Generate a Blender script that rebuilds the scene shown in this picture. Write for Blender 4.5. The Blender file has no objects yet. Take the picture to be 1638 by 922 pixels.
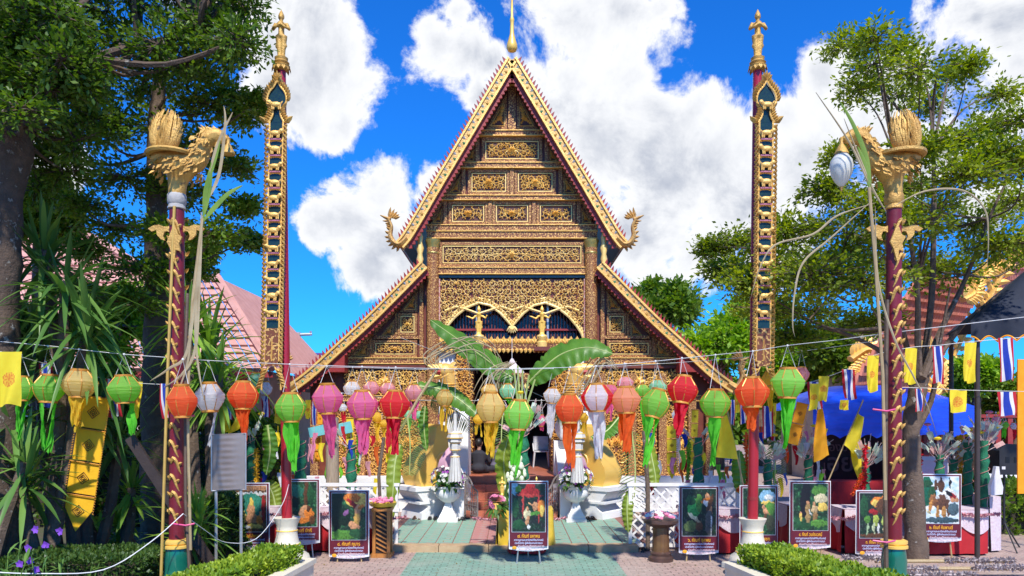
import bpy, math, random
from mathutils import Vector as V, Matrix, noise, Quaternion
R = random.Random(7)
sc = bpy.context.scene
col = sc.collection
pi = math.pi
# ---------------------------------------------------------------- camera, sky, sun, exposure
F, CX, HY, EYE = 1200.0, 819.0, 665.0, 2.35          # focal length and horizon of the photograph (px), eye height (m)
cam = bpy.data.objects.new('camera', bpy.data.cameras.new('camera'))
col.objects.link(cam); sc.camera = cam
cam.location = (0, 0, EYE); cam.rotation_euler = (pi/2, 0, 0)
cam.data.sensor_width = 36; cam.data.lens = F/1638*36
cam.data.shift_y = (HY-461)/1638
cam.data.clip_start = 0.1; cam.data.clip_end = 3000
SUN_EL, SUN_AZ = math.radians(50), math.radians(170)   # azimuth from +Y towards +X
sdir = V((math.sin(SUN_AZ)*math.cos(SUN_EL), math.cos(SUN_AZ)*math.cos(SUN_EL), math.sin(SUN_EL)))
sl = bpy.data.lights.new('sun', 'SUN'); sl.energy = 2.9; sl.angle = math.radians(2.0); sl.color = (1, .955, .88)
so = bpy.data.objects.new('sun', sl); col.objects.link(so); so.rotation_euler = sdir.to_track_quat('Z', 'Y').to_euler()
so.location = sdir*60
sc.view_settings.view_transform = 'Standard'; sc.view_settings.look = 'None'
sc.view_settings.gamma = 1; sc.view_settings.exposure = 1.0; sc.view_settings.use_curve_mapping = False
sc.cycles.use_denoising = True
sc.cycles.max_bounces = 7; sc.cycles.diffuse_bounces = 3; sc.cycles.glossy_bounces = 3
sc.cycles.transparent_max_bounces = 8; sc.cycles.transmission_bounces = 4
sc.cycles.sample_clamp_indirect = 6

def P(x, y, d):
    """the point that stands d metres in front of the camera at pixel x, y of the photograph"""
    return V(((x-CX)*d/F, d, EYE-(y-HY)*d/F))
def GD(y): return F*EYE/(y-HY)
def G(x, y): return P(x, y, GD(y))

class NT:
    """small node-tree helper"""
    def __init__(s, tree): s.t = tree; s.n = tree.nodes; s.l = tree.links
    def node(s, typ, ins={}, **kw):
        n = s.n.new(typ)
        for k, v in kw.items(): setattr(n, k, v)
        for k, v in ins.items():
            if isinstance(v, bpy.types.NodeSocket): s.l.new(v, n.inputs[k])
            else: n.inputs[k].default_value = v
        return n
    def math(s, op, a, b=0.0, c=None, clamp=False):
        d = {0: a, 1: b}
        if c is not None: d[2] = c
        return s.node('ShaderNodeMath', d, operation=op, use_clamp=clamp).outputs[0]
    def mix(s, f, a, b, typ='MIX'):
        n = s.node('ShaderNodeMix', {}, data_type='RGBA', blend_type=typ)
        for k, v in ((0, f), (6, a), (7, b)):
            if isinstance(v, bpy.types.NodeSocket): s.l.new(v, n.inputs[k])
            else: n.inputs[k].default_value = v
        return n.outputs[2]
    def ramp(s, f, stops, interp='LINEAR'):
        n = s.node('ShaderNodeValToRGB', {0: f}); cr = n.color_ramp; cr.interpolation = interp
        while len(cr.elements) < len(stops): cr.elements.new(0.5)
        for e, (p, c) in zip(cr.elements, stops): e.position = p; e.color = c if len(c) == 4 else (*c, 1)
        return n.outputs[0]
    def noise(s, vec, scale, detail=4, rough=.55, out=0, dist=0):
        return s.node('ShaderNodeTexNoise', {'Vector': vec, 'Scale': scale, 'Detail': detail, 'Roughness': rough, 'Distortion': dist}).outputs[out]

def c4(c): return (c[0], c[1], c[2], 1)

w = bpy.data.worlds.new('World'); sc.world = w; w.use_nodes = True
nt = NT(w.node_tree); nt.n.clear()
sky = nt.node('ShaderNodeTexSky', sky_type='NISHITA', sun_disc=False)
sky.sun_elevation = SUN_EL; sky.sun_rotation = SUN_AZ; sky.air_density = 1.0; sky.dust_density = 0.3; sky.ozone_density = 1.5
tc = nt.node('ShaderNodeTexCoord').outputs['Generated']
dirv = nt.node('ShaderNodeVectorMath', {0: tc}, operation='NORMALIZE').outputs[0]
blue = nt.mix(1.0, sky.outputs[0], (.04, .32, .78, 1), 'MULTIPLY')          # polarised deep blue
w.cycles.sampling_method = 'MANUAL'; w.cycles.sample_map_resolution = 512
CL = [(505,20,105),(440,60,110),(500,110,90),(545,95,55),(470,160,60),(535,207,38),(500,200,36),(420,140,60),
      (700,66,55),(745,78,55),(785,100,45),(728,20,34),(770,150,38),(800,170,40),(690,290,30),
      (620,312,62),(570,352,62),(520,352,42),(625,385,82),(655,430,60),(590,420,55),(500,372,36),
      (985,15,110),(930,60,120),(900,150,130),(985,120,70),(960,230,140),(1040,230,95),(1080,300,125),(1010,370,110),(1120,190,60),
      (1160,250,100),(1190,330,100),(1260,180,75),(1310,120,62),(1290,260,100),(1380,200,90),(1430,140,60),(1130,400,60),(1240,400,70),
      (1600,40,95),(1560,30,60),(1640,120,110),(1600,210,90),(1500,240,80),(1440,270,80),(1560,330,90),(1680,20,150),
      (80,255,50),(30,90,60),(-60,330,120),(330,-40,120)]
acc = None
for (x, y, r) in CL:
    c = (P(x, y, 10)-cam.location).normalized(); e = (P(x+r*.7, y-r*.7, 10)-cam.location).normalized()
    d = nt.node('ShaderNodeVectorMath', {0: dirv, 1: c}, operation='DISTANCE').outputs[1]
    v = nt.math('MULTIPLY_ADD', d, -1/(c-e).length, 1.0)
    acc = v if acc is None else nt.node('ShaderNodeMath', {0: acc, 1: v, 2: .35}, operation='SMOOTH_MAX').outputs[0]
n1 = nt.noise(dirv, 8, 8, .66, dist=.35)
n0 = nt.noise(dirv, 2.1, 5, .5)
far = nt.math('MULTIPLY_ADD', n0, 5.0, -3.55)             # clouds all round the rest of the sky
acc2 = nt.node('ShaderNodeMath', {0: acc, 1: far, 2: .1}, operation='SMOOTH_MAX').outputs[0]
dens = nt.math('ADD', acc2, nt.math('MULTIPLY_ADD', n1, 3.0, -1.42))
n2 = nt.noise(dirv, 26, 6, .6)
dens = nt.math('ADD', dens, nt.math('MULTIPLY_ADD', n2, 1.0, -.49))
cover = nt.node('ShaderNodeMapRange', {0: dens, 1: .0, 2: .42}, interpolation_type='SMOOTHSTEP').outputs[0]
thick = nt.node('ShaderNodeMapRange', {0: dens, 1: .3, 2: 1.35}, interpolation_type='SMOOTHSTEP').outputs[0]
shade = nt.math('MULTIPLY', thick, nt.node('ShaderNodeMapRange', {0: nt.noise(dirv, 7, 7, .6), 1: .34, 2: .6}).outputs[0])
cloud = nt.mix(shade, (3.4, 3.45, 3.55, 1), (1.75, 1.9, 2.25, 1))
final = nt.mix(cover, blue, cloud)
bg = nt.node('ShaderNodeBackground', {0: final, 1: 0.15})
nt.l.new(bg.outputs[0], nt.node('ShaderNodeOutputWorld').inputs[0])

# ---------------------------------------------------------------- materials
MT = {}
def mat(name, c1, c2=None, scale=6.0, rough=.6, metal=0.0, bump=0.0, bscale=None, detail=4, spec=.5, island=0.0, trans=0.0, coat=0, stretch=None, wear=None):
    """procedural material: two colours mixed by noise, fine relief, optional per-piece variation and translucency"""
    if name in MT: return MT[name]
    m = bpy.data.materials.new(name); m.use_nodes = True; MT[name] = m
    t = NT(m.node_tree); b = t.n['Principled BSDF']
    tc = t.node('ShaderNodeTexCoord').outputs['Object']
    if stretch: tc = t.node('ShaderNodeMapping', {'Vector': tc, 'Scale': stretch}).outputs[0]
    c2 = c2 or tuple(x*.78 for x in c1)
    f = t.node('ShaderNodeMapRange', {0: t.noise(tc, scale, detail), 1: .32, 2: .68}).outputs[0]
    cc = t.mix(f, c4(c1), c4(c2))
    if wear:                                             # (colour, scale, threshold)
        wv = t.node('ShaderNodeMapRange', {0: t.noise(tc, wear[1], 6, .65), 1: wear[2], 2: wear[2]+.08}).outputs[0]
        cc = t.mix(wv, cc, c4(wear[0]))
    if island:
        g = t.node('ShaderNodeNewGeometry').outputs['Random Per Island']
        k = t.math('MULTIPLY_ADD', g, 2*island, 1-island)
        cc = t.node('ShaderNodeHueSaturation', {'Hue': t.math('MULTIPLY_ADD', g, -.05*min(1, island*2), .5+.025*min(1, island*2)), 'Value': k, 'Color': cc}).outputs[0]
    t.l.new(cc, b.inputs['Base Color'])
    b.inputs['Roughness'].default_value = rough; b.inputs['Metallic'].default_value = metal
    b.inputs['Specular IOR Level'].default_value = spec; b.inputs['Coat Weight'].default_value = coat
    if bump:
        h = t.noise(tc, bscale or scale*4, 5, .6)
        t.l.new(t.node('ShaderNodeBump', {'Strength': min(1, bump), 'Distance': .02, 'Height': h}).outputs[0], b.inputs['Normal'])
    if trans:
        tr = t.node('ShaderNodeBsdfTranslucent', {0: t.node('ShaderNodeHueSaturation', {'Saturation': 1.1, 'Value': 1.25, 'Color': cc}).outputs[0]})
        mx = t.node('ShaderNodeMixShader', {0: trans, 1: b.outputs[0], 2: tr.outputs[0]})
        t.l.new(mx.outputs[0], t.n['Material Output'].inputs[0])
    return m

def pattern_mat(name, dark, gold, scale, thr=.5, metal=.25, rough=.42):
    """gilded stencil ornament on lacquer: rings and petals of a cell pattern"""
    m = bpy.data.materials.new(name); m.use_nodes = True; MT[name] = m
    t = NT(m.node_tree); b = t.n['Principled BSDF']
    tc = t.node('ShaderNodeTexCoord').outputs['Object']
    tc = t.node('ShaderNodeMapping', {'Vector': tc, 'Scale': (1, .02, 1)}).outputs[0]
    vo = t.node('ShaderNodeTexVoronoi', {'Vector': tc, 'Scale': scale, 'Randomness': .45}, feature='F1')
    ve = t.node('ShaderNodeTexVoronoi', {'Vector': tc, 'Scale': scale*1.9, 'Randomness': .7}, feature='DISTANCE_TO_EDGE')
    rings = t.math('SINE', t.math('MULTIPLY', vo.outputs['Distance'], 17))
    edge = t.math('MULTIPLY_ADD', ve.outputs['Distance'], -7, 1.2)
    h = t.math('ADD', t.math('MULTIPLY', rings, .5), edge)
    h = t.math('ADD', h, t.math('MULTIPLY_ADD', t.noise(tc, scale*3, 3), 1.2, -.6))
    f = t.node('ShaderNodeMapRange', {0: h, 1: thr-.15, 2: thr+.15}).outputs[0]
    gv = t.mix(t.noise(tc, 2.5, 4), c4(gold), c4(tuple(x*.72 for x in gold)))
    t.l.new(t.mix(f, c4(dark), gv), b.inputs['Base Color'])
    t.l.new(t.math('MULTIPLY', f, metal), b.inputs['Metallic'])
    t.l.new(t.math('MULTIPLY_ADD', f, rough-.55, .55), b.inputs['Roughness'])
    t.l.new(t.node('ShaderNodeBump', {'Strength': .6, 'Distance': .015, 'Height': f}).outputs[0], b.inputs['Normal'])
    return m

GOLD = mat('gold_leaf', (.98, .62, .18), (.82, .45, .10), 3, .38, .3, .5, 40)
GOLDB = mat('bright_gold', (1.0, .74, .27), (.90, .58, .16), 2.5, .42, .28, .3, 30)
GOLDS = mat('smooth_gold', (.95, .60, .13), (.90, .53, .10), 1.2, .36, .25, .08, 12)
PALEG = mat('pale_gilding', (1.0, .80, .38), (.92, .64, .22), 2.5, .45, .2, .3, 30)
OLDGOLD = mat('weathered_gold_paint', (.66, .40, .10), (.44, .24, .055), 7, .5, .3, .6, 45, wear=((.16, .10, .05), 9, .62))
PATG = pattern_mat('gilded_lacquer', (.19, .060, .024), (.95, .55, .18), 10, .88)
PATF = pattern_mat('gilded_filigree', (.20, .062, .024), (.95, .55, .18), 15, .84)
PATL = pattern_mat('gilded_lattice', (.16, .045, .016), (.72, .42, .13), 7, 1.0)
LACQ = mat('dark_red_lacquer', (.19, .045, .024), (.13, .03, .018), 4, .42, 0, .2, 30)
LACQB = mat('brown_lacquer', (.10, .030, .014), (.065, .018, .010), 4, .5, 0, .2, 30)
REDW = mat('red_painted_wood', (.33, .035, .028), (.24, .022, .02), 5, .45, 0, .3, 30)
REDP = mat('crimson_pole_paint', (.40, .012, .022), (.30, .010, .018), 3, .32, 0, .1, 30, coat=.3)
MAROON = mat('maroon_pole_paint', (.20, .012, .022), (.13, .010, .016), 3, .4, 0, .2, 30, wear=((.30, .10, .09), 14, .66))
WHITE = mat('white_stucco', (.80, .79, .77), (.72, .71, .69), 2.5, .75, 0, .25, 30, wear=((.55, .54, .50), 3.5, .66))
CREAM = mat('cream_stone_paint', (.74, .68, .53), (.66, .59, .44), 3, .6, 0, .3, 25, wear=((.48, .42, .30), 4, .67))
WOOD = mat('orange_wood', (.52, .22, .05), (.38, .14, .03), 8, .45, 0, .2, 30, stretch=(6, 6, 1))
BAMBOO = mat('dry_bamboo', (.46, .34, .17), (.32, .22, .10), 5, .5, 0, .2, 20, stretch=(8, 8, 1))
DBAMB = mat('dark_bamboo', (.13, .085, .05), (.08, .05, .03), 5, .55, 0, .3, 20)
STEEL = mat('galvanised_steel', (.55, .55, .55), (.45, .45, .46), 9, .4, .7, .1)
BLACK = mat('black_plastic', (.018, .018, .02), (.012, .012, .013), 8, .5)
DARKW = mat('dark_wood', (.045, .028, .02), (.03, .018, .014), 8, .6, 0, .3)
STRING = mat('white_string', (.75, .74, .70), None, 8, .8)

# ---------------------------------------------------------------- mesh builder
def rotm(rx=0, ry=0, rz=0): return (Matrix.Rotation(rz, 3, 'Z') @ Matrix.Rotation(ry, 3, 'Y') @ Matrix.Rotation(rx, 3, 'X'))
def frame(d, up=V((0, 0, 1))):
    d = V(d).normalized(); s = d.cross(up)
    if s.length < 1e-4: s = d.cross(V((1, 0, 0)))
    s.normalize(); return d, s, s.cross(d)
class MB:
    def __init__(s): s.v = []; s.f = []; s.c = None
    def add(s, vs, fs):
        o = len(s.v); s.v.extend(V(v) for v in vs); s.f.extend(tuple(i+o for i in f) for f in fs); return s
    def bx(s, x0, x1, y0, y1, z0, z1):
        return s.add([(x0,y0,z0),(x1,y0,z0),(x1,y1,z0),(x0,y1,z0),(x0,y0,z1),(x1,y0,z1),(x1,y1,z1),(x0,y1,z1)],
                     [(3,2,1,0),(4,5,6,7),(0,1,5,4),(1,2,6,5),(2,3,7,6),(3,0,4,7)])
    def box(s, c, d, m=None):
        b = MB().bx(-d[0]/2, d[0]/2, -d[1]/2, d[1]/2, -d[2]/2, d[2]/2)
        return s.put(b, c, m)
    def put(s, b, c=(0, 0, 0), m=None, k=1.0):
        c = V(c); return s.add([(m @ v if m else v)*k+c for v in b.v], b.f)
    def tube(s, pts, r, n=6, cap=True, flat=1.0):
        pts = [V(p) for p in pts]; N = len(pts); vs = []; fs = []
        rr = r if hasattr(r, '__len__') else [r]*N
        prev = None
        for i, p in enumerate(pts):
            d = (pts[min(i+1, N-1)]-pts[max(i-1, 0)])
            if d.length < 1e-7: d = V((0, 0, 1))
            d.normalize()
            if prev is None: _, a, b = frame(d)
            else:
                a = prev-d*prev.dot(d)
                if a.length < 1e-5: _, a, b = frame(d)
                a.normalize(); b = a.cross(d)
            prev = a
            for k in range(n):
                t = 2*pi*k/n; vs.append(p+(a*math.cos(t)+b*math.sin(t)*flat)*rr[i])
        for i in range(N-1):
            for k in range(n):
                k2 = (k+1) % n; fs.append((i*n+k, i*n+k2, (i+1)*n+k2, (i+1)*n+k))
        if cap: fs.append(tuple(range(n))[::-1]); fs.append(tuple(range((N-1)*n, N*n)))
        return s.add(vs, fs)
    def lathe(s, prof, n=16, c=(0, 0, 0), cap=True, ph=0.0, wob=None):
        vs = []; fs = []; c = V(c); N = len(prof)
        for i, (r, z) in enumerate(prof):
            for k in range(n):
                t = 2*pi*k/n+ph; q = r*(wob(t, z) if wob else 1); vs.append(c+V((q*math.cos(t), q*math.sin(t), z)))
        for i in range(N-1):
            for k in range(n):
                k2 = (k+1) % n; fs.append((i*n+k, i*n+k2, (i+1)*n+k2, (i+1)*n+k))
        if cap: fs.append(tuple(range(n))[::-1]); fs.append(tuple(range((N-1)*n, N*n)))
        return s.add(vs, fs)
    def prism(s, poly, org, u, wv, t):
        """2-D outline in the plane u, wv at org, given thickness t along u x wv (centred at org)"""
        u = V(u); wv = V(wv); nn = u.cross(wv).normalized()*t; org = V(org); N = len(poly)
        A = [org+u*x+wv*y for x, y in poly]
        fs = [tuple(range(N))[::-1], tuple(range(N, 2*N))]
        fs += [(i, (i+1) % N, N+(i+1) % N, N+i) for i in range(N)]
        return s.add(A+[a+nn for a in A], fs)
    def ell(s, c, r, m=None, n=10, k=7):
        vs = []; fs = []; c = V(c); r = r if hasattr(r, '__len__') else (r, r, r)
        for i in range(1, k):
            th = pi*i/k
            for j in range(n):
                ph = 2*pi*j/n; q = V((r[0]*math.sin(th)*math.cos(ph), r[1]*math.sin(th)*math.sin(ph), r[2]*math.cos(th)))
                vs.append(c+(m @ q if m else q))
        top = len(vs); q = V((0, 0, r[2])); vs += [c+(m @ q if m else q), c-(m @ q if m else q)]
        for i in range(k-2):
            for j in range(n):
                j2 = (j+1) % n; fs.append((i*n+j, (i+1)*n+j, (i+1)*n+j2, i*n+j2))
        for j in range(n):
            j2 = (j+1) % n; fs.append((top, j, j2)); fs.append((top+1, (k-2)*n+j2, (k-2)*n+j))
        return s.add(vs, fs)
    def leaf(s, p, d, up, L, W, droop=0.0, seg=2, fold=.15):
        """a pointed leaf blade with a mid-rib fold, seg pieces long"""
        d, sd, nn = frame(d, up); p = V(p); vs = []; fs = []
        for i in range(seg+1):
            t = i/seg; wd = W*.5*math.sin(pi*min(1, .08+.92*t))**.8 if seg > 2 else (W*.5 if 0 < i < seg else 0)
            q = p+d*(L*t)-V((0, 0, 1))*(droop*L*t*t)
            vs += [q-sd*wd+nn*fold*wd, q, q+sd*wd+nn*fold*wd]
        for i in range(seg):
            a = 3*i; fs += [(a, a+1, a+4, a+3), (a+1, a+2, a+5, a+4)]
        return s.add(vs, fs)
    def quadleaf(s, p, d, sd, L, W):
        o = len(s.v); s.v += [p, p+d*(L*.5)-sd*(W*.5), p+d*L, p+d*(L*.5)+sd*(W*.5)]; s.f.append((o, o+1, o+2, o+3)); return s
    def grid(s, fn, nu, nv):
        vs = [fn(i/nu, j/nv) for j in range(nv+1) for i in range(nu+1)]
        fs = [(j*(nu+1)+i, j*(nu+1)+i+1, (j+1)*(nu+1)+i+1, (j+1)*(nu+1)+i) for j in range(nv) for i in range(nu)]
        return s.add(vs, fs)

ORG = {}
def mesh(name, mb, m, smooth=.7, off=None):
    me = bpy.data.meshes.new(name)
    me.from_pydata([tuple(v-off) for v in mb.v] if off is not None else [tuple(v) for v in mb.v], [], mb.f)
    ms = m if isinstance(m, (list, tuple)) else [m]
    for q in ms: me.materials.append(q)
    if mb.c is not None and len(ms) > 1: me.polygons.foreach_set('material_index', mb.c)
    if smooth: me.shade_smooth(); me.set_sharp_from_angle(angle=smooth)
    me.update(); return me
def tag(o, label=None, cat=None, group=None, kind=None):
    if label: o['label'] = label
    if cat: o['category'] = cat
    if group: o['group'] = group
    if kind: o['kind'] = kind
    return o
def thing(name, label, cat, loc=(0, 0, 0), group=None, rz=0.0):
    o = bpy.data.objects.new(name, None); col.objects.link(o); o.location = loc; o.rotation_euler.z = rz
    o.empty_display_size = .1; ORG[o] = V(loc); return tag(o, label, cat, group)
def part(name, mb, m, parent, w=False, smooth=.7, label=None, kind=None):
    """a mesh under its thing; w: the coordinates given are world coordinates"""
    me = mb if isinstance(mb, bpy.types.Mesh) else mesh(name, mb, m, smooth, ORG[parent] if w else None)
    o = bpy.data.objects.new(name, me); col.objects.link(o); o.parent = parent; ORG[o] = ORG.get(parent, V())
    return tag(o, label, None, None, kind)
def solo(name, mb, m, label=None, cat=None, loc=None, group=None, kind=None, smooth=.7, w=True):
    """a thing (or piece of the setting) that is one mesh"""
    loc = V(loc) if loc is not None else V()
    o = bpy.data.objects.new(name, mesh(name, mb, m, smooth, loc if w else None)); col.objects.link(o); o.location = loc
    ORG[o] = loc
    return tag(o, label, cat, group, kind)
def remesh(o, vox, sm=2):
    r = o.modifiers.new('one_skin', 'REMESH'); r.mode = 'VOXEL'; r.voxel_size = vox; r.use_smooth_shade = True
    if sm: s = o.modifiers.new('soft', 'SMOOTH'); s.iterations = sm; s.factor = .5
    return o
def dup(root, loc, rz=None, k=None, label=None, group=None):
    def cp(o, par):
        c = o.copy(); col.objects.link(c); c.parent = par
        for ch in [q for q in bpy_children[o]] if o in bpy_children else list(o.children): cp(ch, c)
        return c
    bpy_children = {}
    r = cp(root, None); r.location = loc; ORG[r] = V(loc)
    if rz is not None: r.rotation_euler.z = rz
    if k is not None: r.scale = (k, k, k) if not hasattr(k, '__len__') else k
    if label: r['label'] = label
    if group: r['group'] = group
    return r
def lerp(a, b, t): return a+(b-a)*t
def spline(pts, n):
    """Catmull-Rom through pts, n points per span"""
    pts = [V(p) for p in pts]; out = []
    for i in range(len(pts)-1):
        p0 = pts[max(i-1, 0)]; p1 = pts[i]; p2 = pts[i+1]; p3 = pts[min(i+2, len(pts)-1)]
        for k in range(n):
            t = k/n; out.append(.5*((2*p1)+(p2-p0)*t+(2*p0-5*p1+4*p2-p3)*t*t+(3*p1-p0-3*p2+p3)*t**3))
    out.append(pts[-1]); return out
# ---------------------------------------------------------------- ground, path, kerb, terrace
def paver_mat(name, ca, cb, mortar, bw, bh, dirt, rot=0.0):
    m = bpy.data.materials.new(name); m.use_nodes = True; t = NT(m.node_tree); b = t.n['Principled BSDF']
    tc = t.node('ShaderNodeTexCoord').outputs['Object']
    wob = t.node('ShaderNodeVectorMath', {0: tc, 1: t.node('ShaderNodeVectorMath', {0: t.noise(tc, 9, 2, out=1), 3: .03}, operation='SCALE').outputs[0]}, operation='ADD').outputs[0]
    mp = t.node('ShaderNodeMapping', {'Vector': wob, 'Rotation': (0, 0, rot)}).outputs[0]
    br = t.node('ShaderNodeTexBrick', {'Vector': mp, 'Color1': c4(ca), 'Color2': c4(cb), 'Mortar': c4(mortar), 'Scale': 1.0, 'Mortar Size': .007, 'Bias': 0.0, 'Brick Width': bw, 'Row Height': bh})
    n = t.node('ShaderNodeMapRange', {0: t.noise(tc, 1.3, 7, .65), 1: .42, 2: .66}).outputs[0]
    n2 = t.node('ShaderNodeMapRange', {0: t.noise(tc, 14, 6, .7), 1: .4, 2: .75}).outputs[0]
    cc = t.mix(t.math('MULTIPLY', n, .8), br.outputs[0], c4(dirt)); cc = t.mix(t.math('MULTIPLY', n2, .62), cc, c4(tuple(x*.45 for x in dirt)))
    t.l.new(cc, b.inputs['Base Color']); b.inputs['Roughness'].default_value = .85
    h = t.math('ADD', t.math('MULTIPLY', br.outputs[1], -1.0), t.math('MULTIPLY', t.noise(tc, 30, 5), .7))
    t.l.new(t.node('ShaderNodeBump', {'Strength': .9, 'Distance': .012, 'Height': h}).outputs[0], b.inputs['Normal'])
    return m
PAVE = paver_mat('worn_pink_pavers', (.52, .35, .29), (.42, .28, .23), (.13, .09, .08), .20, .105, (.50, .40, .32))
GREENP = paver_mat('worn_green_pavers', (.24, .43, .31), (.19, .36, .26), (.11, .14, .10), .20, .105, (.34, .40, .30))
TILEG = mat('green_floor_tile', (.24, .42, .31), (.18, .34, .25), 5, .6, 0, .3, 30, island=.22, wear=((.34, .33, .25), 4, .52))
TILEP = mat('pink_floor_tile', (.50, .22, .19), (.42, .17, .15), 5, .6, 0, .3, 30, island=.22, wear=((.42, .31, .25), 4, .52))
GROUT = mat('rusty_grout', (.34, .14, .11), (.24, .12, .09), 9, .9, 0, .4)
KERB = mat('tan_kerb_stone', (.52, .36, .20), (.42, .27, .14), 6, .8, 0, .5, 40, wear=((.24, .17, .10), 8, .62))
SOIL = mat('dark_soil', (.07, .045, .03), (.045, .03, .02), 9, .95, 0, .8)
EARTH = mat('grassy_earth', (.06, .08, .03), (.10, .075, .045), 3, .95, 0, .8)

solo('ground', MB().add([(-900, -40, 0), (900, -40, 0), (900, 1800, 0), (-900, 1800, 0)], [(0, 1, 2, 3)]), PAVE, kind='structure')
g = MB(); g.add([(-1.66, -3, .004), (1.70, -3, .004), (1.68, 12.86, .004), (-1.64, 12.86, .004)], [(0, 1, 2, 3)])
solo('path', g, GREENP, kind='structure')
g = MB(); g.add([(-30, 4, .006), (-3.35, 4, .006), (-3.35, 40, .006), (-30, 40, .006)], [(0, 1, 2, 3)])
solo('garden_bed', g, EARTH, kind='structure')
KY, PZ, SY = 12.88, .10, 16.1
kb = MB()
for i in range(5):
    x0 = -2.12+i*.86; kb.bx(x0+.004, x0+.852, KY, KY+.28, 0, PZ+.012+R.uniform(-.006, .004))
kerb = solo('kerb', kb, KERB, kind='structure')
terr = solo('terrace', MB().bx(-2.4, 2.4, KY+.283, 18.0, 0, PZ), GROUT, kind='structure')
tile_m = {}
for i in range(15):
    for j in range(13):
        x = -2.25+i*.3; y = KY+.30+j*.245+.12
        k = 'p' if 5 <= i <= 9 else 'g'
        if R.random() < .0: continue
        if k not in tile_m: tile_m[k] = mesh('tile', MB().bx(-.14, .14, -.113, .113, -.02, .008), TILEP if k == 'p' else TILEG, 0)
        o = part('tile', tile_m[k], None, terr); o.location = (x+.15, y, PZ+R.uniform(-.002, .003)); o.rotation_euler = (R.uniform(-.006, .006), R.uniform(-.006, .006), R.uniform(-.006, .006))

# ---------------------------------------------------------------- ornament builders
def leafp(mb, x, z, a, L, W, t, y0=0.0):
    """raised pointed petal in the XZ plane, relief towards -Y"""
    ca, sa = math.cos(a), math.sin(a)
    def q(l, wd, h): return (x+ca*l-sa*wd, y0-h, z+sa*l+ca*wd)
    mb.add([q(0, 0, .2*t), q(L*.3, W*.5, .1*t), q(L*.7, W*.42, .1*t), q(L, 0, .3*t), q(L*.7, -W*.3, .1*t), q(L*.3, -W*.5, .1*t), q(L*.45, 0, t)],
           [(0, 6, 1), (1, 6, 2), (2, 6, 3), (3, 6, 4), (4, 6, 5), (5, 6, 0)])
def rosette(mb, x, z, r, t, n=8, y0=0.0):
    for k in range(n): leafp(mb, x, z, 2*pi*k/n+.2, r, r*.6, t, y0)
    for k in range(n//2): leafp(mb, x, z, 4*pi*k/n, r*.55, r*.45, t*1.5, y0-.3*t)
def carve(wd, h, c, seed, t=.045, mask=None, mirror=True, org=(0, 0, 0), ros=True):
    """scroll-work of spirals, acanthus leaves and blossoms that fills wd x h, mirrored about its middle"""
    rr = random.Random(seed); mb = MB(); half = wd/2 if mirror else wd
    nx = max(1, round(half/c)); nz = max(1, round(h/c)); cx = half/nx; cz = h/nz; x00 = 0 if mirror else -wd/2
    for i in range(nx):
        for j in range(nz):
            x = x00+(i+.5)*cx; z = -h/2+(j+.5)*cz; r = .47*min(cx, cz)
            if mask and not mask(x, z): continue
            sg = 1 if (i+j) % 2 else -1; a0 = rr.uniform(0, 6.3); kx = cx/min(cx, cz); kz = cz/min(cx, cz)
            pts = []; rad = []
            for k in range(13):
                a = a0+sg*k*.66; q = r*(1-k/14.5); pts.append((x+q*math.cos(a)*kx, -t*(.45+.03*k), z+q*math.sin(a)*kz)); rad.append(r*.13*(1-k/18))
            mb.tube(pts, rad, 4)
            for k in range(9):
                a = a0+sg*k*.8; q = r*(1-k/13); leafp(mb, x+q*math.cos(a)*kx, z+q*math.sin(a)*kz, a+sg*rr.uniform(.5, 1.1), r*rr.uniform(.5, .85), r*.46, t, -.1*t)
            rosette(mb, x+rr.uniform(-.05, .05)*r, z, r*.36, t*1.1, 5)
            if rr.random() < .8: leafp(mb, x+cx*.5*kx**0, z+cz*.45, rr.uniform(0, 6.3), r*.6, r*.4, t)
    if mirror:
        mb.tube([(half*.92*i/6, -t*.5, h*.06*math.sin(i*1.6)) for i in range(7)], h*.022, 4)
        o = len(mb.v); n = len(mb.f)
        mb.v += [V((-v.x, v.y, v.z)) for v in mb.v]; mb.f += [tuple(i+o for i in f[::-1]) for f in mb.f[:n]]
        if ros: rosette(mb, 0, 0, min(h*.34, half*.4), t*1.6, 8)
    g = V(org)
    for i, v in enumerate(mb.v): mb.v[i] = v+g
    return mb
def rect(x0, y0, x1, y1, D, t, mb=None):
    """box whose front face covers pixel rectangle x0..x1, y0..y1 at distance D-t (sizes taken at D)"""
    a = P(x0, y1, D); b = P(x1, y0, D); return (mb or MB()).bx(a.x, b.x, D-t, D, a.z, b.z)

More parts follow.
